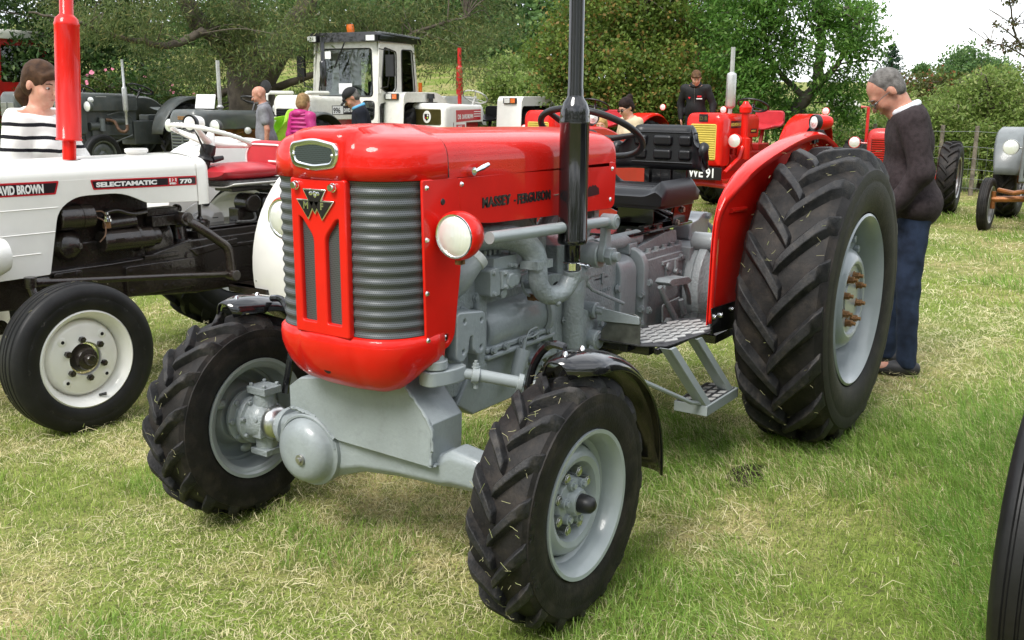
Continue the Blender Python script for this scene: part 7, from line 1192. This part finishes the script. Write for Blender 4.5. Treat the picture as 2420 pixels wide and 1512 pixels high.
# ---------------------------------------------------------------- people (smooth implicit bodies, meshed as one surface each)
class SDF:
    def __init__(s, h): s.p = []; s.h = h; s.cut = []
    def cone(s, a, b, ra, rb=None, k=.02): s.p.append(('c', np.array(a, float), np.array(b, float), ra, ra if rb is None else rb, k)); return s
    def chain(s, pts, rs, k=.02):
        for i in range(len(pts) - 1): s.cone(pts[i], pts[i + 1], rs[i], rs[i + 1], k)
        return s
    def ell(s, c, r, R=None, k=.02, sub=False): s.p.append(('e', np.array(c, float), np.array(r, float), np.eye(3) if R is None else np.array(R, float), sub, k)); return s
    def mesh(s, wr=0, ws=18, seed=0):
        h = s.h; lo = np.full(3, 1e9); hi = -lo
        for p in s.p:
            if p[0] == 'c': a, b, r = p[1], p[2], max(p[3], p[4]); lo = np.minimum(lo, np.minimum(a, b) - r); hi = np.maximum(hi, np.maximum(a, b) + r)
            elif not p[4]: r = p[2].max(); lo = np.minimum(lo, p[1] - r); hi = np.maximum(hi, p[1] + r)
        lo -= 4 * h; hi += 4 * h; n = np.ceil((hi - lo) / h).astype(int) + 1; V = np.full(n, .06); ax = [lo[i] + h * np.arange(n[i]) for i in range(3)]
        for p in s.p:
            if p[0] == 'c': a, b, r = p[1], p[2], max(p[3], p[4]); l0, h0 = np.minimum(a, b) - r - .06, np.maximum(a, b) + r + .06
            else: l0, h0 = p[1] - p[2].max() - .06, p[1] + p[2].max() + .06
            i0 = np.clip(((l0 - lo) / h).astype(int), 0, n - 1); i1 = np.clip(((h0 - lo) / h).astype(int) + 2, 1, n); sl = tuple(slice(i0[i], i1[i]) for i in range(3)); X = np.stack(np.meshgrid(*[ax[i][sl[i]] for i in range(3)], indexing='ij'), -1)
            if p[0] == 'c': ba = b - a; t = np.clip(((X - a) @ ba) / max(1e-9, ba @ ba), 0, 1); d = np.linalg.norm(X - a - t[..., None] * ba, axis=-1) - (p[3] + (p[4] - p[3]) * t)
            else: q = (X - p[1]) @ p[3]; k0 = np.linalg.norm(q / p[2], axis=-1); k1 = np.linalg.norm(q / p[2] ** 2, axis=-1) + 1e-9; d = k0 * (k0 - 1) / k1
            k = p[5]; cur = V[sl]
            if p[0] == 'e' and p[4]: e = np.maximum(k - np.abs(cur + d), 0) / k; V[sl] = np.maximum(cur, -d) + e * e * k * .25
            else: e = np.maximum(k - np.abs(cur - d), 0) / k; V[sl] = np.minimum(cur, d) - e * e * k * .25
        if wr or s.cut:
            X, Y, Z = np.meshgrid(*ax, indexing='ij')
            if wr: V = V + wr * (np.sin(Z * ws * 1.7 + 2.2 * np.sin(X * ws * .6 + seed) + 1.5 * np.sin(Y * ws * .8)) * .6 + .4 * np.sin(X * ws + Y * ws * 1.3 + Z * ws * .5 + seed))
            for o, nn in s.cut: V = np.maximum(V, (X - o[0]) * nn[0] + (Y - o[1]) * nn[1] + (Z - o[2]) * nn[2])
        I = V < 0; c = [I[:-1, :-1, :-1], I[1:, :-1, :-1], I[:-1, 1:, :-1], I[1:, 1:, :-1], I[:-1, :-1, 1:], I[1:, :-1, 1:], I[:-1, 1:, 1:], I[1:, 1:, 1:]]; cnt = sum(x.astype(int) for x in c); act = (cnt > 0) & (cnt < 8)
        idx = -np.ones(act.shape, int); A = np.argwhere(act); idx[act] = np.arange(len(A)); P = np.zeros((len(A), 3)); N_ = np.zeros(len(A)); of = [(0, 0, 0), (1, 0, 0), (0, 1, 0), (1, 1, 0), (0, 0, 1), (1, 0, 1), (0, 1, 1), (1, 1, 1)]
        for e0, e1 in ((0, 1), (2, 3), (4, 5), (6, 7), (0, 2), (1, 3), (4, 6), (5, 7), (0, 4), (1, 5), (2, 6), (3, 7)):
            a = A + of[e0]; b = A + of[e1]; va = V[a[:, 0], a[:, 1], a[:, 2]]; vb = V[b[:, 0], b[:, 1], b[:, 2]]; m = (va < 0) != (vb < 0); t = np.where(m, va / np.where(m, va - vb, 1), 0); P[m] += (a + (b - a) * t[:, None])[m]; N_[m] += 1
        P = lo + h * P / N_[:, None]; F = []
        for x in range(3):
            y, z = (x + 1) % 3, (x + 2) % 3; sa = [slice(None)] * 3; sb = [slice(None)] * 3; sa[x] = slice(0, -1); sb[x] = slice(1, None); a = I[tuple(sa)]; b = I[tuple(sb)]; E = np.argwhere(a != b); E = E[(E[:, y] > 0) & (E[:, z] > 0) & (E[:, y] < n[y] - 1) & (E[:, z] < n[z] - 1)]
            dy = np.zeros(3, int); dy[y] = 1; dz = np.zeros(3, int); dz[z] = 1; q = np.stack([idx[tuple((E - dy - dz).T)], idx[tuple((E - dz).T)], idx[tuple(E.T)], idx[tuple((E - dy).T)]], 1); fl = a[tuple(E.T)]; q[~fl] = q[~fl][:, ::-1]; F.append(q)
        F = np.concatenate(F); return P, F[(F >= 0).all(1)]
SKIN = mat('skin', (.56, .30, .215), .5, var=.1, vs_=30, tint=(.50, .23, .16)); SKIN2 = mat('skin_tanned', (.47, .24, .165), .52, var=.12, vs_=30, tint=(.42, .17, .11))
for m_ in (SKIN, SKIN2): m_.node_tree.nodes['Principled BSDF'].inputs['Subsurface Weight'].default_value = .12; m_.node_tree.nodes['Principled BSDF'].inputs['Subsurface Radius'].default_value = (.012, .005, .003)
def hairm(n, c, t): m = mat(n, c, .6, var=.2, vs_=25, tint=t, bump=.35, bs=160, spec=.12); return m
def m_stripes():   # knitted jumper: white with black bands, bands follow the body height
    m = mat('striped_knit', (.78, .77, .74), .9, var=.04, bump=.3, bs=200, spec=.2); n, l, p = nodes(m); tc = n.new('ShaderNodeTexCoord'); sp = n.new('ShaderNodeSeparateXYZ'); l.new(tc.outputs['Object'], sp.inputs[0])
    def ma(op, a, b=None):
        x = n.new('ShaderNodeMath'); x.operation = op
        for i, q in enumerate((a, b)):
            if q is None: continue
            if isinstance(q, (int, float)): x.inputs[i].default_value = q
            else: l.new(q, x.inputs[i])
        return x.outputs[0]
    nz_ = n.new('ShaderNodeTexNoise'); nz_.inputs['Scale'].default_value = 5; l.new(tc.outputs['Object'], nz_.inputs['Vector'])
    z = ma('ADD', ma('ADD', sp.outputs[2], ma('MULTIPLY', ma('ABSOLUTE', sp.outputs[1]), -.06)), ma('MULTIPLY', nz_.outputs[0], .03)); f = ma('FRACT', ma('DIVIDE', ma('ADD', z, .021), .072)); b = ma('MULTIPLY', ma('LESS_THAN', f, .29), ma('LESS_THAN', sp.outputs[2], 1.485))
    mx = n.new('ShaderNodeMixRGB'); old = p.inputs['Base Color'].links[0].from_socket; l.new(old, mx.inputs[1]); mx.inputs[2].default_value = (.012, .012, .016, 1); l.new(b, mx.inputs[0]); l.new(mx.outputs[0], p.inputs['Base Color']); return m
CL = dict(knit=m_stripes(), charcoal=mat('charcoal_wool', (.045, .035, .037), .95, var=.2, vs_=40, bump=.35, bs=240, spec=.15), denim=mat('blue_denim', (.021, .033, .064), .85, var=.3, vs_=14, bump=.25, bs=260, spec=.2), polo=mat('grey_polo', (.22, .22, .24), .9, var=.12, vs_=25, bump=.2, bs=200, spec=.2), dark=mat('dark_trousers', (.022, .022, .026), .9, var=.2, bump=.2, bs=150, spec=.2), pink=mat('magenta_quilt', (.42, .012, .16), .5, var=.1, bump=.2, bs=60), navy=mat('navy_jumper', (.012, .014, .022), .9, var=.2, bump=.3, bs=200, spec=.2), beige=mat('beige_knit', (.58, .47, .33), .9, var=.08, bump=.25, bs=200, spec=.2), black=mat('black_softshell', (.010, .010, .011), .7, var=.2, bump=.15, bs=100, spec=.3), shoe=mat('dark_shoe', (.02, .02, .022), .6, var=.2), bluec=mat('blue_collar', (.10, .36, .62), .8, var=.05), whitec=mat('white_collar', (.72, .74, .78), .8, var=.05))
def rotm(pitch, yaw, roll=0):
    return np.array(Matrix.Rotation(yaw, 3, 'Z') @ Matrix.Rotation(pitch, 3, 'Y') @ Matrix.Rotation(roll, 3, 'X'))
def sobj(S, name, m, parent, **k):
    P, F = S.mesh(**k)
    if len(P): o = bigmesh(name, P, F, m, parent, smooth=True); md = o.modifiers.new('s', 'SMOOTH'); md.factor = .5; md.iterations = 3; return o
def person(loc, yaw, label, H=1.75, h=.012, lean=0, head=(0, 0), arms=None, top='navy', bottom='dark', hair=None, skin=SKIN, sleeve=1, female=False, legs=None, hands=True, slim=1.0, fist=.5, waist=.92, topw=.012, neckline=0, extra=None, wr=.004):
    T = empty('person', loc, yaw, label, 'person'); s = H / 1.75; Lr = rotm(lean, 0); pv = np.array([0, 0, .95])
    def J(x, y, z, up=True): p = np.array([x, y, z], float); return ((Lr @ (p - pv) + pv) if up else p) * s
    sh = .185 * slim * (.92 if female else 1); nb = J(-.01, 0, 1.47); SH = {q: J(-.005, q * sh, 1.415) for q in (1, -1)}; hp = {q: J(0, q * .088, .92, False) for q in (1, -1)}
    legs = legs or {1: ((.02, .10, .50), (-.02, .10, .09)), -1: ((.0, -.10, .50), (-.03, -.11, .09))}; hc = J(.015, 0, 1.625) ; Rh = Lr @ rotm(*head); hc = nb + (Rh @ np.array([.02, 0, .155])) * s
    Hd = lambda x, y, z: hc + Rh @ (np.array([x, y, z]) * s); arms = arms or {1: ((-.02, .235, 1.13), (.05, .24, .88)), -1: ((-.02, -.235, 1.13), (.05, -.24, .88))}
    b = SDF(max(h, .009))
    # head
    b.ell(Hd(-.014, 0, .034), np.array([.098, .077, .088]) * s, Rh, .02); b.ell(Hd(.028, 0, -.04), np.array([.064, .056, .078]) * s, Rh, .03); b.ell(Hd(.066, 0, -.098), np.array([.022, .026, .02]) * s, Rh, .025); b.cone(Hd(.090, 0, .008), Hd(.112, 0, -.03), .008 * s, .014 * s, .012); b.cone(Hd(.078, -.034, .02), Hd(.078, .034, .02), .015 * s, k=.015)
    for q in (1, -1): b.ell(Hd(.058, q * .036, -.032), np.array([.032, .026, .03]) * s, Rh, .02); b.ell(Hd(.096, q * .031, .0), np.array([.018, .017, .012]) * s, Rh, .01, True); b.ell(Hd(-.012, q * .078, -.008), np.array([.020, .010, .032]) * s, Rh, .008)
    b.cone(Hd(.088, -.02, -.064), Hd(.088, .02, -.064), .0085 * s, k=.01)
    b.cone(nb + np.array([0, 0, -.05]) * s, Hd(-.02, 0, -.07), .056 * s * (.88 if female else 1), .053 * s * (.88 if female else 1), .04)
    # torso and limbs
    tw = slim; b.ell(J(.0, 0, 1.30), np.array([.105, .155 * tw, .17]) * s, Lr, .06); b.ell(J(.0, 0, 1.08), np.array([.10, .13 * tw, .16]) * s, Lr, .06); b.ell(J(-.01, 0, .95, False), np.array([.105, .15 * tw, .12]) * s, None, .06); b.cone(SH[1], SH[-1], .055 * s, k=.06)
    for q in (1, -1):
        e, w = (J(*v) for v in arms[q]); b.chain([SH[q], e, w], [.05 * s, .038 * s, .026 * s], .02); kn, an = (np.array(v) * s for v in legs[q]); b.chain([hp[q], kn, an], [.082 * s, .052 * s, .036 * s], .03); ft = an + np.array([.15, 0, -.05]) * s; b.cone(an + np.array([-.02, 0, -.04]) * s, ft, .038 * s, .03 * s, .03)
        if hands:
            d = w - e; d /= np.linalg.norm(d); inn = np.array([0, -q, 0.]); inn = inn - d * (inn @ d); inn /= np.linalg.norm(inn); sd = np.cross(d, inn); sd = sd if sd @ (Lr @ np.array([1, 0, 0])) > 0 else -sd   # inn: palm normal, sd: thumb side
            pm = w + d * .05 * s; b.ell(pm, np.array([.05, .04, .016]) * s, np.stack([d, sd, inn], 1), .015)
            for i, (o_, L) in enumerate(((.03, .066), (.010, .074), (-.010, .069), (-.029, .053))):
                p0 = w + (d * .085 + sd * o_) * s; c1, s1 = math.cos(fist), math.sin(fist); p1 = p0 + (d * c1 + inn * s1) * L * .5 * s; c2, s2 = math.cos(fist * 2.2), math.sin(fist * 2.2); b.chain([p0, p1, p1 + (d * c2 + inn * s2) * L * .5 * s], [.0088 * s, .0084 * s, .007 * s], .004)
            b.chain([w + (d * .02 + sd * .03) * s, w + (d * .06 + sd * .056 + inn * .012) * s, w + (d * .09 + sd * .052 + inn * .03) * s], [.012 * s, .010 * s, .008 * s], .008)
    sobj(b, 'body', skin, T)
    # trousers, shoes
    t = SDF(h * 1.4); t.ell(J(-.012, 0, .96, False), np.array([.122, .168 * tw, .12]) * s, None, .05)
    for q in (1, -1): kn, an = (np.array(v) * s for v in legs[q]); t.chain([hp[q], kn, an + np.array([0, 0, -.03]) * s], [.094 * s, .063 * s, .054 * s], .03)
    t.cut.append((np.array([0, 0, .975]) * s, (0, 0, 1))); t.cut.append((np.array([0, 0, .045]) * s, (0, 0, -1))); sobj(t, 'trousers', CL[bottom], T, wr=wr * .9, ws=24, seed=3)
    for q in (1, -1):
        an = np.array(legs[q][1]) * s; f = SDF(h * 1.3); f.cone(an + np.array([-.035, 0, -.045]) * s, an + np.array([.06, 0, -.045]) * s, .043 * s, .04 * s, .02); f.cone(an + np.array([.05, 0, -.055]) * s, an + np.array([.16, 0, -.06]) * s, .042 * s, .03 * s, .03); f.cut.append((an + np.array([0, 0, -.088]) * s, (0, 0, -1))); sobj(f, 'shoe', CL['shoe'], T)
    # top
    g = SDF(h * 1.25); x = topw; g.ell(J(.0, 0, 1.30), (np.array([.112, .165 * tw, .18]) + x) * s, Lr, .06); g.ell(J(.005 + (0 if female else .02), 0, 1.08), (np.array([.115, .145 * tw, .17]) + x * 1.4) * s, Lr, .06); g.ell(J(-.014, 0, waist + .07, False), (np.array([.124, .172 * tw, .115]) + x * .8) * s, None, .07); g.cone(SH[1], SH[-1], (.058 + x) * s, k=.06); g.cone(SH[1] * .45 + SH[-1] * .55, nb + (Lr @ np.array([0, 0, -.01])) * s, .06 * s, .062 * s, .05)
    if female: 
        for q in (1, -1): g.ell(J(.085, q * .07, 1.27), np.array([.06, .065, .065]) * s, Lr, .04)
    for q in (1, -1):
        e, w = (J(*v) for v in arms[q])
        if sleeve >= 1: g.chain([SH[q], e, e + (w - e) * .96], [(.058 + x) * s, (.048 + x) * s, (.036 + x * .8) * s], .025)
        else: g.chain([SH[q], SH[q] + (e - SH[q]) * sleeve], [(.058 + x) * s, (.056 + x) * s], .025)
    up = Lr @ np.array([0, 0, 1.0]); g.cut.append((J(0, 0, 1.485 - neckline), tuple(Lr @ np.array([.35, 0, .94])))); g.cut.append((J(0, 0, waist), tuple(-up))) if 0 else None
    G = sobj(g, 'top', CL[top], T, wr=wr, ws=20, seed=1)
    # eyes, brows, mouth
    for q in (1, -1):
        o = one(lambda bb: bb.ell(Hd(.082, q * .031, .0), np.array([.009, .011, .0065]) * s, 10, 8, Matrix([list(r) for r in Rh])), 'eye', mat('eye', (.7, .68, .64), .2) if 'eye' not in M else M['eye'], T); M.setdefault('eye', o.data.materials[0]); M.setdefault('iris', mat('iris', (.03, .02, .015), .2))
        one(lambda bb: bb.ell(Hd(.0895, q * .031, -.001), np.array([.004, .006, .006]) * s, 8, 6, Matrix([list(r) for r in Rh])), 'iris', 'iris', T)
        if hair: one(lambda bb: bb.tube([Hd(.093, q * .012, .022), Hd(.094, q * .032, .027), Hd(.082, q * .05, .022)], [.0035 * s, .004 * s, .002 * s], 5), 'eyebrow', hair[0], T)
    M.setdefault('lip', mat('lip', (.42, .13, .11), .45)); one(lambda bb: bb.tube([Hd(.088, -.022, -.066), Hd(.0965, 0, -.064), Hd(.088, .022, -.066)], [.002 * s, .005 * s, .002 * s], 6), 'mouth', 'lip', T)
    if hair:
        hm, style = hair; q = SDF(min(h, .009))
        if style == 'short': q.ell(Hd(-.022, 0, .048), np.array([.098, .083, .088]) * s, Rh, .01); q.ell(Hd(-.05, 0, -.005), np.array([.06, .08, .07]) * s, Rh, .02); q.ell(Hd(.105, 0, -.03), np.array([.07, .11, .088]) * s, Rh, .015, True)
        elif style == 'receding': q.ell(Hd(-.02, 0, .04), np.array([.098, .081, .087]) * s, Rh, .01); q.ell(Hd(-.045, 0, -.01), np.array([.058, .078, .065]) * s, Rh, .02); q.ell(Hd(.105, 0, .04), np.array([.092, .12, .095]) * s, Rh, .02, True); q.ell(Hd(.1, 0, -.06), np.array([.1, .12, .09]) * s, Rh, .015, True)
        elif style == 'boy': q.ell(Hd(-.012, 0, .046), np.array([.104, .085, .09]) * s, Rh, .01); q.ell(Hd(-.05, 0, 0), np.array([.065, .085, .07]) * s, Rh, .02); q.ell(Hd(.085, 0, .062), np.array([.032, .06, .022]) * s, Rh, .02); q.ell(Hd(.112, 0, -.05), np.array([.066, .12, .09]) * s, Rh, .012, True); q.ell(Hd(.11, -.03, .01), np.array([.03, .03, .035]) * s, Rh, .012, True)
        else:   # long hair tied back
            q.ell(Hd(-.018, 0, .045), np.array([.106, .087, .092]) * s, Rh, .01); q.ell(Hd(-.05, 0, -.01), np.array([.07, .085, .08]) * s, Rh, .02)
            if style == 'tail': q.cone(Hd(.06, -.055, .06), Hd(.075, -.066, .0), .016 * s, .008 * s, .02); q.cone(Hd(.06, .055, .06), Hd(.075, .066, .0), .016 * s, .008 * s, .02); q.ell(Hd(.083, 0, .068), np.array([.025, .06, .028]) * s, Rh, .02); q.chain([Hd(-.085, 0, -.03), Hd(-.12, 0, -.055), Hd(-.132, 0, -.10), Hd(-.115, 0, -.155)], [.03 * s, .036 * s, .042 * s, .018 * s], .03)
            if style == 'bun': q.ell(Hd(-.11, 0, .10), np.array([.045, .045, .042]) * s, Rh, .012)
            if style == 'bob': q.ell(Hd(-.04, 0, -.03), np.array([.085, .088, .09]) * s, Rh, .02)
            q.ell(Hd(.112, 0, -.045), np.array([.072, .10, .1]) * s, Rh, .012, True)
            for r_q in (1, -1): q.ell(Hd(.0, r_q * .088, -.012), np.array([.026, .02, .035]) * s, Rh, .008, True) if style == 'tail' else None
        sobj(q, 'hair', hm, T, wr=.0015, ws=90)
    if extra: extra(T, Hd, J, Rh, Lr, s)
    return T
HB = hairm('brown_hair', (.075, .04, .022), (.03, .016, .010)); HG = hairm('grey_hair', (.17, .16, .15), (.06, .055, .05)); HD = hairm('dark_hair', (.022, .011, .009), (.008, .005, .005)); HL = hairm('blond_hair', (.48, .30, .13), (.3, .17, .06)); HS_ = hairm('sandy_hair', (.30, .19, .09), (.16, .1, .05)); HBoy = hairm('boy_hair', (.13, .07, .035), (.05, .026, .014))
def collar(m, z=1.475, r=.075, w=.02):
    def f(T, Hd, J, Rh, Lr, s):
        S = SDF(.008); pts = [J(.012 + r * .9 * math.cos(a), r * math.sin(a), z + .012 - .02 * math.cos(a)) for a in np.linspace(0, 2 * pi, 17)]; S.chain(pts, [w * s] * 17, .01); sobj(S, 'collar', CL[m], T)
    return f
def glasses(T, Hd, J, Rh, Lr, s):
    collar('whitec', 1.468, .074, .019)(T, Hd, J, Rh, Lr, s)
    G = one(lambda b: [b.tube([Hd(.108 - .012 * abs(math.cos(a)) * .4, q * .034 + .024 * math.cos(a), -.004 + .017 * math.sin(a)) for a in np.linspace(0, 2 * pi, 17)], .0018 * s, 5) for q in (1, -1)] + [b.tube([Hd(.106, q * .058, .004), Hd(.05, q * .076, .006), Hd(-.02, q * .082, .0)], .002 * s, 5) for q in (1, -1)] + [b.tube([Hd(.11, -.01, .002), Hd(.112, 0, .006), Hd(.11, .01, .002)], .0018 * s, 5)], 'glasses', 'fgrey', T)
    for q in (1, -1): one(lambda b: b.ell(Hd(.106, q * .034, -.004), np.array([.001, .022, .016]) * s, 14, 8, Matrix([list(r) for r in Rh])), 'glass_lens', 'pane', G)
person((-1.46, .92, 0), rad(-72), 'tall man in dark jumper and jeans, glasses, looking down beside the big rear tyre', 1.87, .010, .15, (.66, .15), {1: ((-.03, .25, 1.14), (.17, .20, .93)), -1: ((-.02, -.25, 1.14), (.18, -.2, .95))}, 'charcoal', 'denim', (HG, 'receding'), SKIN2, slim=1.16, topw=.016, extra=glasses, waist=.88, legs={1: ((.0, .11, .50), (-.03, .12, .09)), -1: ((.05, -.10, .50), (.06, -.11, .09))})
def phone(T, Hd, J, Rh, Lr, s):
    one(lambda b: b.tube([Hd(-.105, .03, -.02), Hd(-.125, 0, -.01), Hd(-.105, -.03, -.02)], .008, 6), 'hair_tie', mat('pink_tie', (.5, .05, .12), .7), T)
    one(lambda b: b.tube([J(.06, .06, 1.44), J(.115, .03, 1.36), J(.13, 0, 1.30), J(.115, -.03, 1.36), J(.06, -.06, 1.44)], .001, 4), 'necklace', 'chrome', T)
wyaw = rad(130)
WP_ = person((1.40, -3.39, .03), wyaw - rad(24), 'woman with brown ponytail and black and white striped jumper looking at a phone', 1.79, .008, .03, (.24, -.1), {1: ((.08, .215, 1.16), (.24, .04, 1.11)), -1: ((-.01, -.225, 1.15), (.21, -.09, 1.10))}, 'knit', 'dark', (HB, 'tail'), SKIN, female=True, slim=.86, fist=.75, topw=.018, extra=phone, wr=.006, neckline=.015)
ph = one(lambda b: b.box((0, 0, 0), (.16, .078, .009)), 'phone', 'blkplastic', None, bevel=.003, label='dark mobile phone held in the hand of the woman in stripes', category='phone'); a_ = wyaw - rad(24); ph.location = (1.38 + .33 * math.cos(a_) + .06 * math.sin(a_), -3.36 + .33 * math.sin(a_) - .06 * math.cos(a_), 1.20); ph.rotation_euler = (rad(-25), rad(-35), a_ + rad(30))
def beard(T, Hd, J, Rh, Lr, s):
    collar('polo', 1.47, .074, .018)(T, Hd, J, Rh, Lr, s); S = SDF(.009); S.ell(Hd(.052, 0, -.085), np.array([.047, .048, .04]) * s, Rh, .01); S.ell(Hd(.085, 0, -.055), np.array([.02, .02, .012]) * s, Rh, .01, True); sobj(S, 'beard', HG, T)
lft = math.atan2(-.829, .559)
person((-5.2, -8.7, .02), lft + rad(8), 'bald bearded man in grey polo shirt near the copper-engined tractor', 1.74, .012, .05, (.3, .1), {1: ((-.04, .25, 1.14), (.0, .24, .88)), -1: ((0, -.25, 1.14), (.08, -.22, .9))}, 'polo', 'dark', None, SKIN2, sleeve=.62, slim=1.1, extra=beard)
def quilt(T, Hd, J, Rh, Lr, s):
    for i, z in enumerate(np.arange(1.0, 1.44, .062)): k = 1 - .12 * ((z - 1.25) / .3) ** 2; one(lambda b: b.tube([J(.128 * k * math.cos(a), .185 * k * math.sin(a), z) for a in np.linspace(0, 2 * pi, 25)], .020, 6), 'quilted_band', CL['pink'], T)
    S = SDF(.012); S.ell(J(-.10, 0, 1.46), np.array([.06, .11, .06]) * s, Lr, .03); S.cone(J(-.05, -.09, 1.47), J(-.05, .09, 1.47), .04, k=.03); sobj(S, 'hood', CL['pink'], T)
person((-5.25, -8.05, .02), rad(180), 'woman in magenta quilted jacket with short sandy hair, seen from behind', 1.63, .012, .05, (.1, -.1), None, 'pink', 'dark', (HS_, 'bob'), SKIN, female=True, topw=.02, extra=quilt)
def cap(T, Hd, J, Rh, Lr, s):
    collar('bluec', 1.475, .078, .02)(T, Hd, J, Rh, Lr, s); S = SDF(.008); S.ell(Hd(-.012, 0, .055), np.array([.106, .09, .085]) * s, Rh, .01); S.cut.append((Hd(0, 0, .032), tuple(Rh @ np.array([0, 0, -1.])))); S.cone(Hd(.09, -.03, .03), Hd(.09, .03, .03), .03 * s, k=.01); C_ = sobj(S, 'cap', CL['black'], T)
    one(lambda b: b.grid([[Hd(.075 + .085 * v, (u - .5) * .13 * (1 - .25 * v * v), .036 - .018 * v - .05 * (u - .5) ** 2 * 2) for u in np.linspace(0, 1, 9)] for v in np.linspace(0, 1, 5)]), 'cap_peak', CL['black'], T, solid=.004)
person((-4.95, -6.6, 0), lft + rad(10), 'grey haired man in black cap and navy jumper with blue collar, head bowed', 1.76, .011, .12, (.5, .05), {1: ((.0, .25, 1.14), (.16, .18, .96)), -1: ((0, -.25, 1.14), (.16, -.18, .96))}, 'navy', 'dark', (HG, 'short'), SKIN2, extra=cap)
def sung(T, Hd, J, Rh, Lr, s): one(lambda b: [b.ell(Hd(.104, q * .034, .0), np.array([.006, .028, .02]) * s, 12, 8, Matrix([list(r) for r in Rh])) for q in (1, -1)] + [b.tube([Hd(.1, q * .058, .006), Hd(.0, q * .084, .008)], .003, 5) for q in (1, -1)], 'sunglasses', 'blkplastic', T)
person((-6.42, -3.5, 0), lft + rad(25), 'woman with dark bun and sunglasses in beige top behind the black seat', 1.64, .012, .10, (.35, .1), {1: ((.05, .24, 1.15), (.22, .12, 1.2)), -1: ((.05, -.24, 1.15), (.24, -.02, 1.22))}, 'beige', 'dark', (HD, 'bun'), SKIN, female=True, extra=sung)
person((-6.25, -3.85, 0), lft + rad(60), 'blond child close to the woman in beige', 1.40, .012, 0, (.2, .2), None, 'beige', 'dark', (HL, 'bob'), SKIN)
def logos(T, Hd, J, Rh, Lr, s):
    one(lambda b: b.prism([(-.02, 0), (.02, 0), (0, -.03)], 0, .002, 'yz'), 'chest_emblem', 'decalred', T).location = tuple(J(.135, -.085, 1.30)); one(lambda b: b.tube([J(.125, 0, 1.45), J(.138, 0, 1.28), J(.135, 0, 1.05)], .003, 4), 'zip', 'fgrey', T)
    o = one(lambda b: (b.box((0, 0, 0), (.003, .06, .022)),), 'chest_print', 'decalred', T); o.location = tuple(J(.135, .085, 1.31)); o = one(lambda b: (b.box((0, 0, 0), (.003, .08, .012)),), 'chest_print', 'paper', T); o.location = tuple(J(.136, .085, 1.27)); collar('black', 1.48, .075, .026)(T, Hd, J, Rh, Lr, s)
person((-8.46, -3.58, .62), rad(14), 'boy in black zipped jacket leaning over the bonnet of the red tractor', 1.40, .010, .2, (.3, .25), {1: ((.0, .30, 1.15), (.13, .31, .92)), -1: ((-.02, -.27, 1.13), (.08, -.24, .9))}, 'black', 'dark', (HBoy, 'boy'), SKIN, extra=logos, slim=1.05)
# ---- hi-vis vest hung on the copper-engined tractor, sheep on the hill
def vest(b):
    rows = []
    for i in range(15):
        v = i / 14; rows.append([(-5.62 + .12 * math.sin(u * 9 + v * 2) + .10 * v, -8.98 + .5 * u - .3 * v + .03 * math.sin(v * 13 + u * 5), 1.28 - .62 * v + .16 * u + .05 * math.sin(u * 7 + 1) * v) for u in np.linspace(0, 1, 17)])
    b.grid(rows)
V_ = one(vest, 'hivis_vest', 'hivis', None, solid=.012, sub=1, label='crumpled yellow hi-vis vest hung on the rear of the copper-engined tractor', category='vest')
one(lambda b: b.grid([[(-5.49 + .12 * math.sin(u * 9 + v * 2) + .10 * v, -8.93 + .5 * u - .3 * v + .03 * math.sin(v * 13 + u * 5), 1.28 - .62 * v + .16 * u + .05 * math.sin(u * 7 + 1) * v) for u in np.linspace(.1, .32, 6)] for v in np.linspace(.1, .9, 10)]), 'reflective_strip', 'decalwht', V_, solid=.008)
SHM = mat('fleece', (.62, .60, .55), .95, var=.12, bump=1, bs=30)
for i, (x, y, a) in enumerate(((-35.9, -9.0, .4), (-37.0, -9.9, 2.6))):
    z = float(gz(x, y)); S = SDF(.03); ca_, sa_ = math.cos(a), math.sin(a); Q = lambda u, v, w: (x + u * ca_ - v * sa_, y + u * sa_ + v * ca_, z + w)
    S.chain([Q(-.35, 0, .62), Q(0, 0, .64), Q(.32, 0, .66)], [.22, .25, .21], .1); S.chain([Q(.4, 0, .72), Q(.58, 0, .78), Q(.72, 0, .70)], [.12, .085, .05], .05)
    for u in (-.32, .3):
        for v in (-.12, .12): S.chain([Q(u, v, .5), Q(u + (.03 if u > 0 else -.04), v, .25), Q(u, v, .02)], [.07, .045, .03], .03)
    S.cone(Q(-.55, 0, .7), Q(-.6, 0, .5), .04, .02, .04)
    for v in (-.1, .1): S.cone(Q(.56, v * .6, .82), Q(.54, v * 1.3, .8), .025, .012, .02)
    o = sobj(S, 'sheep', SHM, None); o['label'] = ('white sheep grazing on the hill just left of the man, facing right', 'white sheep farther up the hill partly behind leaves')[i]; o['category'] = 'sheep'; o['group'] = 'sheep on the hill'
